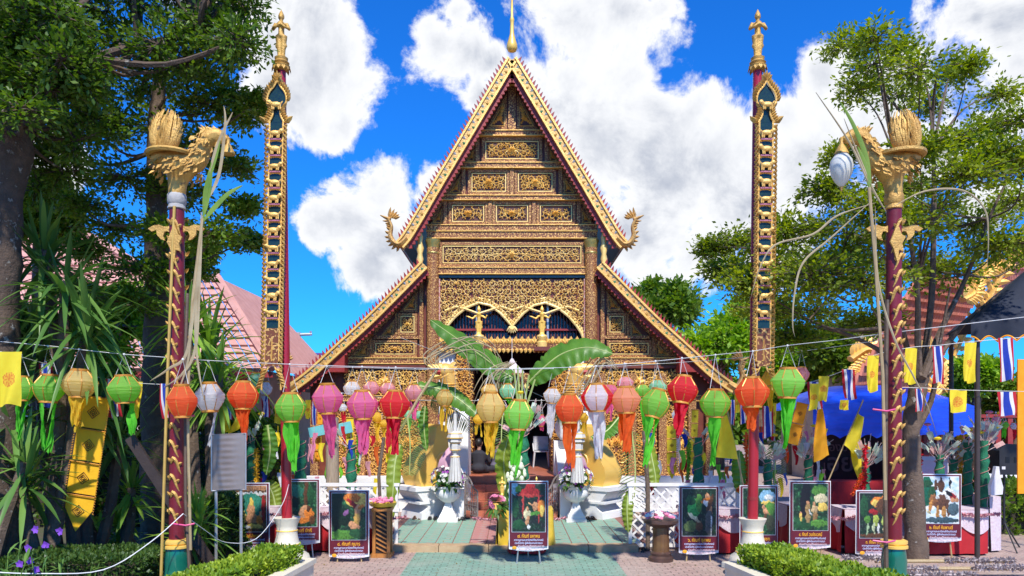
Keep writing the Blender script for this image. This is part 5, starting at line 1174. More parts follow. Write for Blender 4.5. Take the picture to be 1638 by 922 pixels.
BL = [('small pink lantern right of the red lantern', 662, 628, 29, 28, 15.5, 'rose', 'pink', 672, 590), ('small yellow lantern left of the doorway', 711, 637, 29, 28, 15.5, 'cream', 'yellow', 692, 592),
 ('small red lantern behind the orange one at left', 387, 607, 24, 18, 14.5, 'red', None, 0, 585), ('small mint lantern above the left orange lantern', 409, 608, 26, 25, 14, 'mint', 'green', 645, 586), ('small white lantern under the mint one at left', 425, 622, 22, 24, 15, 'white', 'white', 660, 590),
 ('small white lantern behind between the two pink lanterns', 563, 622, 28, 26, 16, 'white', None, 0, 588), ('small peach-white lantern behind the second pink lantern', 594, 621, 27, 24, 16, 'rose', None, 0, 588), ('small pale lantern behind the red lantern', 620, 622, 26, 22, 16, 'rose', None, 0, 588),
 ('tiny green lantern left of the pair below the small pink one', 654, 663, 17, 15, 16.8, 'mint', 'green', 690, 640), ('tiny green lantern right of the pair below the small pink one', 672, 664, 17, 15, 16.8, 'mint', 'green', 684, 640),
 ('tiny pinkish lantern behind the small yellow lantern', 708, 667, 17, 16, 16.6, 'rose', None, 0, 640), ('tiny white lantern above the left paper pagoda', 729, 666, 17, 16, 16.4, 'white', 'white', 690, 640), ('tiny yellow lantern left of the cream lantern', 765, 671, 18, 17, 14.5, 'yellow', 'yellow', 700, 640),
 ('cream lantern peeping over the doorway cream lantern', 783, 625, 28, 22, 14.5, 'cream', None, 0, 590), ('small mint lantern behind the doorway green lantern', 812, 626, 27, 25, 15, 'mint', 'green', 650, 590), ('small white lantern with long tail right of the doorway', 883, 633, 29, 27, 15, 'white', 'white', 702, 590),
 ('tiny white lantern low at the right door jamb', 878, 671, 15, 15, 16.6, 'white', 'white', 690, 640), ('tiny magenta lantern inside the right door jamb', 866, 673, 14, 20, 17, 'pink', 'pink', 690, 640), ('tiny yellow lantern right of the orange-red lantern', 934, 668, 16, 16, 15.5, 'yellow', 'yellow', 698, 640),
 ('small pink lantern behind the tricolour lantern', 976, 626, 27, 24, 15.5, 'pink', 'pink', 672, 586), ('small pale pink lantern above the peach lantern', 1000, 613, 28, 22, 15.5, 'rose', None, 0, 582), ('small pale green lantern left behind the right green lantern', 1028, 625, 24, 22, 15.5, 'lime', 'green', 690, 584), ('small mint lantern above the green lantern', 1052, 619, 28, 25, 15.5, 'mint', None, 0, 582),
 ('tiny white lantern with very long tail below the tilted red one', 1083, 664, 18, 18, 15, 'white', 'white', 748, 640), ('small yellow lantern between the right tall pole and green lantern', 1231, 606, 26, 26, 12.5, 'yellow', 'yellow', 660, 568), ('small pink-white lantern behind the large green lantern', 1282, 599, 26, 26, 12.5, 'rose', None, 0, 560),
 ('tiny white lantern with red tail behind the first pink lantern', 548, 652, 14, 14, 15.5, 'white', 'red', 685, 630), ('tiny yellow lantern between the pink lanterns and fence', 603, 668, 18, 18, 15.5, 'yellow', 'yellow', 705, 640), ('tiny yellow lantern beside the banana leaf', 614, 678, 14, 14, 15.4, 'yellow', 'yellow', 710, 645),
 ('tiny white lantern leftmost of four by the loudspeaker', 1580, 678, 13, 12, 14.5, 'white', 'white', 700, 664), ('tiny pinkish lantern second of four by the loudspeaker', 1593, 672, 13, 12, 14.5, 'rose', 'pink', 690, 660), ('tiny green lantern third of four by the loudspeaker', 1607, 680, 13, 12, 14.5, 'green', 'green', 702, 665)]
for l, x, y, w_, h_, D, c, tl, ty, hk in BL: lantern(l, x, y, w_, h_, D, c, tl, ty, hk, grp='small paper lanterns farther back', strips=2)
lantern('tiny tricolour lantern rightmost of four by the loudspeaker', 1622, 682, 13, 12, 14.5, 'white', 'red', 704, 664, grp='small paper lanterns farther back', strips=2, multi=[1, 0, 0, 2, 0, 0, 2, 0])
def wire(label, pts, r=.0045, m=STRING, name='festoon_wire', grp='festoon wires'):
    q = spline([P(*p) for p in pts], 5); return solo(name, MB().tube(q, r, 4), m, label, 'wire', q[0], grp)
wire('white festoon wire carrying the front lanterns over the path', [(-20, 545, 10), (82, 554, 10), (123, 559, 10), (199, 567, 10), (280, 573, 9.6), (335, 577, 10.6), (465, 583, 10.5), (580, 587, 10.8), (711, 590, 10.8), (830, 590, 10.8), (955, 586, 10.8), (1049, 578, 10.8), (1144, 568, 10.8), (1203, 562, 10.5), (1260, 553, 10.4), (1340, 544, 10), (1430, 532, 9.6), (1660, 505, 9.5)])
wire('thin wire behind carrying the small lanterns', [(280, 580, 14), (400, 586, 14.3), (563, 588, 16), (711, 592, 15.5), (883, 590, 15), (1028, 584, 15.5), (1231, 568, 12.6), (1440, 540, 12)])
wire('lower thin wire across the doorway', [(540, 628, 15.6), (660, 640, 16.8), (830, 641, 16.6), (940, 640, 15.6), (1090, 638, 15)])
wire('white string of flags at the left garden', [(-20, 558, 8.8), (22, 568, 9.2), (72, 582, 10.5), (110, 592, 10.6), (190, 610, 10.6), (275, 616, 10.5)])
wire('upper white string of flags at right', [(1250, 620, 12), (1302, 610, 11.8), (1357, 590, 11.5), (1397, 569, 11.2), (1458, 556, 11), (1500, 553, 11), (1552, 547, 11), (1660, 538, 11)])
wire('lower white string of flags at right', [(1430, 620, 12), (1480, 621, 12), (1534, 624, 12), (1610, 626, 12), (1660, 627, 12)])
wire('thin wire slanting across the doorway', [(640, 540, 15), (760, 588, 15.5), (880, 640, 15.8)], .003)
wire('white rope sagging across the lower left garden', [(-20, 915, 7.8), (60, 918, 7.9), (165, 912, 8.3), (240, 868, 8.9), (293, 822, 9.3)], .007)
wire('white rope from the left bird pole to the notice board', [(293, 822, 9.3), (330, 850, 9.8), (362, 868, 10.2), (410, 862, 10.5), (450, 810, 10.8), (462, 775, 11)], .005)
# ---------------------------------------------------------------- flags
CL_R = mat('red_cloth', (.55, .015, .03), (.48, .012, .025), 9, .8, trans=.25); CL_W = mat('white_cloth', (.82, .81, .82), (.74, .73, .75), 9, .8, trans=.25); CL_B = mat('blue_cloth', (.015, .05, .42), (.012, .04, .34), 9, .8, trans=.2)
CL_Y = mat('yellow_cloth', (.95, .78, .05), (.88, .68, .03), 7, .8, trans=.3); CL_O = mat('orange_print', (.78, .26, .03), (.68, .2, .02), 9, .8, trans=.2); CL_A = mat('amber_cloth', (.95, .45, .02), (.86, .36, .01), 7, .8, trans=.3)
def flag(label, x, y0, w_, h_, D, kind, grp='flags on strings', tilt=0.0, wave=.03):
    k = D/F; W = w_*k; H = h_*k; c = P(x, y0, D); ph = R.uniform(0, 6); nu, nv = (24, 36) if kind == 'y' else (12, 12)
    def fn(u, v):
        cw = wave*(.25+v); sq = 1-.10*v*abs(math.sin(ph))
        return V(((u-.5)*W*sq+tilt*H*v+.25*cw*math.sin(5*v+ph), cw*math.sin(7*u+3*v+ph), -H*v*(1-.03*math.sin(u*6+ph))))
    mb = MB().grid(fn, nu, nv); idx = []
    for j in range(nv):
        for i in range(nu):
            u = (i+.5)/nu; v = (j+.5)/nv
            if kind == 't': s = u*6; idx.append(0 if s < 1 or s > 5 else 1 if s < 2 or s > 4 else 2)
            else:
                dx = (u-.5)*W; dz = (v-.52)*H; r = math.hypot(dx, dz)/(W*.31); a = math.atan2(dz, dx)
                idx.append(1 if (.88 < r < 1) or r < .25 or (.35 < r < .8 and math.cos(a*8) > .1) else 2 if r < 1 else 0)
    mb.c = idx
    m = [CL_R, CL_W, CL_B] if kind == 't' else [CL_Y, CL_O, mat('pale_orange_print', (.92, .55, .05), None, 9, .8, trans=.25)]
    o = solo('hanging_flag', mb, m, label, 'flag', c, grp, w=False, smooth=1.2); return o
for a in (('tricolour Thai flag on the upper right string beside the bird pole', 1357, 591, 21, 48, 11.5, 't'), ('yellow wheel flag left of the right bird pole', 1397, 569, 18, 58, 11.2, 'y'), ('yellow wheel flag right of the right bird pole', 1458, 557, 19, 57, 11, 'y'),
          ('Thai flag in front of the red tiled roof', 1500, 554, 18, 59, 11, 't'), ('twisted yellow wheel flag left of the awning post', 1553, 548, 19, 64, 11, 'y'), ('Thai flag at the upper right edge', 1608, 541, 24, 68, 11, 't'),
          ('narrow Thai flag over the blue tent', 1470, 622, 13, 36, 12, 't'), ('square yellow wheel flag over the blue tent', 1533, 624, 27, 36, 12, 'y'), ('square Thai flag above the loudspeaker', 1610, 627, 30, 38, 12, 't'),
          ('Thai flag left of the blue tent edge', 1302, 611, 22, 44, 11.8, 't'), ('yellow wheel flag over the edge of the blue tent', 1318, 602, 17, 40, 11.4, 'y'), ('folded yellow flag right of the pink-white lantern', 1303, 614, 15, 42, 11.2, 'y'), ('small yellow flag below the Thai flag at the blue tent', 1351, 640, 14, 16, 12, 'y'),
          ('large yellow wheel flag at the left edge', 16, 563, 40, 86, 8.9, 'y'), ('Thai flag behind the second green lantern', 72, 582, 22, 70, 10.5, 't'), ('Thai flag behind the green lantern near the left bird pole', 180, 606, 22, 62, 10.6, 't'), ('yellow wheel flag behind the green lantern near the left bird pole', 219, 611, 17, 58, 10.6, 'y'), ('narrow Thai flag left of the left bird pole', 262, 614, 13, 56, 10.5, 't')):
    flag(*a[:7], tilt=-.05 if a[6] == 'y' else .06)
for x, y, w_, h_, D, kd, l in ((366, 632, 12, 40, 15, 't', 'little Thai flag right of the white lantern'), (425, 632, 13, 36, 15, 't', 'little Thai flag left of the left tall pole'), (503, 640, 10, 40, 15.5, 't', 'little Thai flag right of the left tall pole'), (445, 648, 12, 30, 15, 'y', 'little yellow flag beside the left tall pole'), (493, 640, 9, 30, 15.5, 'y', 'little yellow flag under the left eave'),
          (1172, 640, 9, 40, 14, 't', 'little Thai flag left of the right tall pole'), (1188, 640, 10, 38, 14, 't', 'little Thai flag touching the right tall pole'), (1228, 650, 18, 50, 13.5, 't', 'Thai flag between the orange and large green lanterns'), (1236, 645, 12, 34, 14, 'y', 'little yellow flag behind the large green lantern'), (1180, 630, 10, 30, 14.4, 'y', 'little yellow flag at the right eave tip')):
    flag(l, x, y, w_, h_, D, kd, 'little flags behind the lanterns')
def pennant(label, pts, D, m, grp='large yellow pennants', pole=None):
    t = thing('pennant', label, 'pennant', P(*pts[0], D), grp); c = [P(x, y, D) for x, y in pts]
    mb = MB(); N = 7; A, B, C, E = c
    part('cloth', MB().grid(lambda u, v: A.lerp(B, u).lerp(E.lerp(C, u), v)+V((0, .05*math.sin(5*u+4*v+c[0].x), 0)), 10, 12), m, t, w=True, smooth=1.2)
    if pole: part('pole', MB().tube([P(*pole[0], D+.03), P(*pole[1], D+.03)], .012, 6), BAMBOO, t, w=True)
    return t
pennant('yellow pennant on a thin dark stick left of the right tall pole', [(1152, 668), (1164, 664), (1180, 735), (1146, 732)], 12.6, CL_Y, pole=[(1163, 655), (1192, 790)])
pennant('yellow pennant on slanting bamboo before the blue tent', [(1374, 660), (1380, 668), (1376, 735), (1349, 712)], 13.3, CL_Y, pole=[(1381, 640), (1316, 790)])
pennant('second yellow pennant below it beside the right bird pole', [(1360, 720), (1374, 716), (1386, 745), (1372, 768)], 13.4, CL_Y)
pennant('orange pennant hanging left of the blue tent', [(1306, 655), (1314, 652), (1328, 728), (1302, 740)], 13, CL_A)
pennant('yellow pennant behind the white lantern at left', [(352, 655), (360, 650), (372, 690), (348, 694)], 12.4, CL_Y)
pennant('folded yellow pennant under the orange lantern', [(372, 676), (384, 662), (388, 684), (366, 694)], 12.6, CL_Y)
# ---------------------------------------------------------------- long segmented banners
def tung(label, p0, p1, w_, n, D, m, grp='segmented yellow banners', point=True):
    a = P(*p0, D); b = P(*p1, D); d = (b-a); L = d.length; d.normalize(); s = d.cross(V((0, 1, 0))).normalized(); hw = w_*D/F/2
    t = thing('segmented_banner', label, 'banner', a, grp); tot = n+.0; sg = L/(n+(.15 if point else 0))
    for i in range(n):
        p = a+d*(sg*i+.01); e = a+d*(sg*(i+1)-.012); last = point and i == n-1; bow = V((0, R.uniform(-.03, .03), 0))
        out = [p-s*hw, p+s*hw, e+s*hw, e-s*hw] if not last else [p-s*hw, p+s*hw, p.lerp(e, .45)+s*hw*.95, e+d*sg*.15, p.lerp(e, .45)-s*hw*.95]
        N = len(out); o = MB().add([q+bow for q in out]+[q+bow+V((0, .012, 0)) for q in out], [tuple(range(N)), tuple(range(N, 2*N))[::-1]]+[(k, (k+1) % N, N+(k+1) % N, N+k) for k in range(N)])
        sgm = part('segment', o, m, t, w=True, smooth=0)
        c = p.lerp(e, .5)+V((0, -.008, 0))+bow; q = hw*.42; rg = MB()
        for f in (1, .6, .28): rg.tube([c+d*q*f, c+s*q*f, c-d*q*f, c-s*q*f, c+d*q*f], q*.07, 4)
        part('diamond_print', rg, mat('brown_print', (.16, .06, .02), None, 9, .8), sgm, w=True)
        part('batten', MB().tube([p-s*hw*1.05+V((0, -.01, 0)), p+s*hw*1.05+V((0, -.01, 0))], .009, 5), GOLDP, sgm, w=True)
    ed = MB()
    for i in range(int(L/.035)):
        p = a+d*(.035*i)
        if point and i*.035 > L-sg*.6: break
        for k in (-1, 1): ed.leaf(p+s*hw*k, s*k*.6+d*.5, V((0, -1, 0)), .035, .018, seg=2)
    part('edge_fringe', ed, GOLDP, t, w=True, kind='stuff')
    return t
tung('long yellow segmented banner with pointed tip hanging in the left garden', (152, 634), (119, 852), 46, 4, 10.4, mat('golden_cloth', (.97, .58, .02), (.9, .5, .01), 3, .7, 0, .4, 14, trans=.25))
tung('narrow yellow segmented banner right of the right frond', (1074, 681), (1075, 768), 15, 4, 14, CL_Y)
tung('slanting orange segmented banner right of the large green lantern', (1285, 645), (1268, 712), 18, 2, 13, CL_A, point=False)
tung('thin yellow segmented banner by the right fence', (1112, 655), (1108, 745), 10, 4, 14.6, CL_Y, point=False)
tung('small yellow segmented banner beneath the first pink lantern', (560, 668), (560, 712), 11, 2, 14.6, CL_Y, point=False)
tung('thin yellow segmented banner right of the left tall pole', (513, 660), (507, 740), 8, 4, 14.4, CL_A, point=False)
# ---------------------------------------------------------------- feather garlands, banana leaves, fronds
def garland(label, pts, r, m, grp='tinsel garlands', per=26, name='tinsel_garland'):
    q = spline([P(*p) for p in pts], 8); mb = MB(); L = sum((b-a).length for a, b in zip(q, q[1:])); n = int(L/r*per)
    for i in range(n):
        f = R.random()*(len(q)-1); k = int(f); c = q[k].lerp(q[min(k+1, len(q)-1)], f-k); u = V((R.gauss(0, 1), R.gauss(0, 1), R.gauss(0, 1))).normalized()
        mb.leaf(c, u, V((R.random(), R.random(), R.random())), r*R.uniform(.7, 1.15), r*.45, seg=2)
    t = thing(name, label, 'garland', q[0], grp); part('fronds', mb, m, t, w=True, smooth=0, kind='stuff'); part('cord', MB().tube(q, r*.25, 5), m, t, w=True); return t
TIN = {k: mat('tinsel_'+k, c, tuple(x*.7 for x in c), 9, .45, island=.25, trans=.2) for k, c in dict(red=(.75, .02, .03), orange=(.90, .14, .02), yellow=(.92, .56, .03), green=(.20, .60, .04), dgreen=(.01, .16, .06), multi=(.50, .42, .40), rose=(.75, .35, .38)).items()}
for l, pts, r, c in (('orange tinsel garland left of the right tall pole', [(1193, 695, 13), (1195, 750, 13), (1198, 775, 13)], .07, 'orange'), ('orange tinsel rope slanting to the left fence of the chariot poster', [(1200, 772, 12.8), (1180, 785, 12.8)], .06, 'orange'), ('red tinsel garland beside the right tree trunk', [(1468, 705, 13.5), (1471, 762, 13.5)], .09, 'red'), ('yellow tinsel garland between the money trees', [(1535, 700, 13.6), (1537, 772, 13.6)], .09, 'yellow'), ('red tinsel garland hanging before the blue tent', [(1384, 715, 12.6), (1384, 760, 12.6), (1380, 784, 12.6)], .07, 'red'), ('orange tinsel rope slanting before the blue tent', [(1380, 758, 12.6), (1364, 790, 12.6)], .06, 'orange'), ('bright green tinsel garland on the right fence', [(1102, 705, 13.9), (1100, 775, 13.9)], .07, 'green'), ('bright green tinsel garland on the left fence', [(573, 695, 13.9), (573, 755, 13.9)], .06, 'green'), ('yellow tinsel garland left of the left tall pole', [(410, 720, 13), (410, 772, 13)], .07, 'yellow')):
    garland(l, pts, r, TIN[c])
BANL = mat('banana_leaf', (.13, .30, .03), (.08, .21, .02), 3, .4, 0, .15, 14, trans=.4, stretch=(1, 1, 1)); BANY = mat('yellowing_banana_leaf', (.30, .38, .04), (.20, .30, .03), 3, .45, trans=.4); RIBM = mat('pale_midrib', (.42, .5, .16), None, 5, .5)
def banana(label, pts, W, m=BANL, fold=.35, upv=(0, -.35, 1), grp='banana leaves', tear=.0):
    q = spline([P(*p) for p in pts], 8); N = len(q); t = thing('banana_leaf', label, 'leaf', q[0], grp); up = V(upv)
    for s, nm in ((-1, 'blade'), (1, 'blade')):
        def fn(u, v):
            f = u*(N-1); k = min(int(f), N-2); c = q[k].lerp(q[k+1], f-k); d = (q[k+1]-q[k]).normalized(); sd = d.cross(up).normalized(); nn = sd.cross(d)
            wd = W*(math.sin(pi*min(1, .04+u*.97))**.55); rip = .02*math.sin(u*64)*v; wd *= 1-(.22*v if noise.noise(V((u*26, s*3, q[0].x))) > .32 else 0)
            return c+sd*s*wd*v+nn*(-fold*wd*v*v+rip)
        part(nm, MB().grid(fn, 48, 5), m, t, w=True, smooth=1.0)
    part('midrib', MB().tube(q, [.022*(1-.7*i/N) for i in range(N)], 6), RIBM, t, w=True); return t
banana('big banana leaf reaching up left across the doorway arch', [(822, 606, 15.2), (800, 592, 15.2), (765, 566, 15.1), (728, 540, 15), (688, 512, 14.9)], .27, fold=.25, upv=(.3, -1, .5))
banana('big banana leaf arching right across the doorway', [(846, 612, 15.2), (868, 590, 15.1), (900, 566, 15), (940, 556, 14.9), (980, 566, 14.8)], .33, fold=.25, upv=(-.3, -1, .6))
banana('drooping banana leaf behind the small yellow lantern', [(660, 618, 15.6), (700, 622, 15.6), (735, 640, 15.5), (768, 668, 15.4)], .2, fold=.3, upv=(0, -1, .5))
banana('hanging yellow-green banana leaf on the left fence', [(640, 712, 13.3), (632, 740, 13.2), (629, 780, 13.1), (625, 835, 13.1)], .13, BANY, upv=(.3, -1, .2), fold=.3)
banana('hanging banana leaf right of the right stair scroll', [(1036, 690, 13.4), (1040, 720, 13.3), (1048, 760, 13.2), (1049, 782, 13.2)], .13, BANY, upv=(.3, -1, .2), fold=.3)
banana('lower hanging banana leaf at the right fence end', [(1006, 785, 13.2), (1003, 815, 13.1), (1005, 852, 13.1)], .1, BANY, upv=(-.3, -1, .2), fold=.3)
banana('small banana leaf hanging above the left stair scroll', [(680, 650, 15.6), (678, 680, 15.6), (682, 722, 15.6)], .1, upv=(.3, -1, .2))
banana('broad banana leaf behind the hanging peach lantern', [(990, 668, 14.5), (970, 690, 14.4), (945, 700, 14.3)], .18)
banana('banana leaf standing behind the lotus offering', [(812, 810, 13.9), (808, 770, 13.9), (806, 730, 13.8), (815, 695, 13.8)], .16, BANY, upv=(.2, -1, .1))
banana('green banana leaf beside the right tall pole', [(1186, 790, 12.9), (1184, 750, 12.9), (1182, 720, 12.9)], .14, upv=(.2, -1, .1))
banana('banana leaf hanging beside the left tall pole', [(428, 680, 13), (432, 720, 13), (426, 760, 13)], .13, upv=(.2, -1, .1))
banana('yellowing banana leaf low behind the left tall pole', [(442, 820, 13.2), (436, 790, 13.2), (424, 770, 13.2)], .18, BANY, upv=(.2, -1, .1))
COCO = mat('coconut_frond', (.07, .15, .03), (.12, .20, .04), 4, .45, trans=.3)
def frond(label, pts, L, n=34, m=COCO, grp='palm fronds', side=None):
    q = spline([P(*p) for p in pts], 6); N = len(q); t = thing('palm_frond', label, 'leaf', q[0], grp); part('rachis', MB().tube(q, [.018*(1-.7*i/N) for i in range(N)], 5), RIBM, t, w=True); mb = MB()
    for i in range(n):
        f = (i+.5)/n*(N-1); k = int(f); c = q[k].lerp(q[min(N-1, k+1)], f-k); d = (q[min(k+1, N-1)]-q[max(k-1, 0)]).normalized(); s0 = d.cross(V((0, 1, 0))).normalized()
        for s in (-1, 1): mb.leaf(c, s0*s+d*.25+V((0, R.uniform(-.3, .1), 0)), V((0, -.6, .8)), L*math.sin(pi*(.15+.8*i/n)), .022, droop=.25, seg=4, fold=.3)
    part('leaflets', mb, m, t, w=True, kind='stuff'); return t
frond('palm frond hanging before the right stair scroll', [(1010, 690, 13.6), (1016, 740, 13.5), (1014, 800, 13.4), (1006, 845, 13.4)], .34)
frond('palm frond beside the left stair scroll', [(652, 668, 14.6), (656, 710, 14.5), (655, 760, 14.4)], .36)
frond('palm frond arching over the left paper pagoda', [(690, 640, 16), (715, 650, 15.9), (745, 668, 15.8), (760, 690, 15.8)], .34)
frond('palm frond hanging in the doorway behind the cream lantern', [(806, 650, 15), (802, 700, 14.9), (806, 780, 14.8)], .22)
frond('palm frond arching over the right vase', [(880, 650, 15.9), (905, 655, 15.8), (935, 680, 15.7)], .36)
frond('palm frond behind the right tall pole', [(1240, 705, 13.4), (1240, 745, 13.4), (1238, 790, 13.4)], .26)
for x0, pts, l in ((745, [(700, 590), (690, 570), (740, 545), (770, 560), (778, 600)], 'left'), (800, [(820, 580), (790, 600), (775, 640)], 'middle'), (960, [(985, 590), (960, 575), (930, 620), (905, 650)], 'right')):
    mb = MB()
    for j in range(9):
        dx = R.uniform(-14, 14); dy = R.uniform(-8, 14); strap(mb, [(x+dx*(i+1)*.5, y+dy*(i+.5)*.5) for i, (x, y) in enumerate(pts)], .012, 15.0+R.uniform(-.2, .2))
    solo('dry_cane_leaves', mb, DRY, 'pale dry cane leaves drooping at the %s of the doorway' % l, 'leaves', P(*pts[0], 15), 'dry cane leaves at the doorway')
stick('cane_stalk', [P(640, 690, 14.8), P(668, 640, 14.9), P(700, 590, 15)], .03, BAMBOO, 'pale leaning cane stalk left of the guardian lion', 'cane')
cs = thing('cane_bundle', 'upright green cane shoots behind the doorway green lantern', 'plant', P(832, 640, 15.1))
for i, (x, y) in enumerate(((822, 590), (828, 585), (836, 592), (846, 600), (856, 607))): part('shoot', MB().tube([P(830+i*2, 760, 15.1), P(830+i*2.2, 660, 15.1), P(x, y, 15.1)], [.03, .026, .02], 6), mat('cane_green', (.35, .42, .14), (.28, .34, .1), 5, .5), cs, w=True)
# ---------------------------------------------------------------- lettering
TXT = []
def text(par, s, pos, size, m, nm='lettering', align='CENTER', wd=None, rot=(pi/2, 0, 0)):
    TXT.append((par, s, pos, size, m, nm, align, wd, rot))
def flush_text():
    obs = []
    for (par, s, pos, size, m, nm, align, wd, rot) in TXT:
        cu = bpy.data.curves.new(nm, 'FONT'); cu.body = s; cu.size = size; cu.align_x = align; cu.align_y = 'CENTER'; cu.extrude = .001; cu.resolution_u = 2; cu.offset = size*.018
        o = bpy.data.objects.new(nm, cu); col.objects.link(o); obs.append(o)
    bpy.context.view_layer.update(); dg = bpy.context.evaluated_depsgraph_get()
    for o, (par, s, pos, size, m, nm, align, wd, rot) in zip(obs, TXT):
        me = bpy.data.meshes.new_from_object(o.evaluated_get(dg)); me.materials.clear(); me.materials.append(m)
        q = part(nm, me, None, par); q.location = pos; q.rotation_euler = rot
        if wd:
            xs = [v.co.x for v in me.vertices]
            if xs: k = wd/(max(xs)-min(xs)+1e-6); q.scale = (k, 1, 1)
        bpy.data.objects.remove(o)
# ---------------------------------------------------------------- picture posters on easels
MAR = mat('maroon_print', (.13, .010, .022), (.10, .008, .018), 6, .45); WHT = mat('white_vinyl', (.80, .79, .80), None, 9, .45); ORT = mat('orange_lettering', (.90, .42, .02), None, 9, .5); BLT = mat('pale_blue_lettering', (.60, .62, .85), None, 9, .5); PKT = mat('pink_white_lettering', (.85, .62, .68), None, 9, .5)
pm = bpy.data.materials.new('painted_print'); pm.use_nodes = True; t_ = NT(pm.node_tree); at = t_.node('ShaderNodeAttribute', {}, attribute_name='paint'); t_.l.new(at.outputs[0], t_.n['Principled BSDF'].inputs['Base Color']); t_.n['Principled BSDF'].inputs['Roughness'].default_value = .4
DG, MG, LG, OR, YE, BR, SK, BL_, RD, DB_, WH_, CR_ = (.008, .025, .012), (.02, .09, .03), (.10, .28, .04), (.75, .22, .03), (.85, .60, .12), (.12, .05, .02), (.62, .30, .14), (.25, .48, .62), (.38, .02, .02), (.012, .012, .014), (.75, .75, .68), (.70, .62, .36)
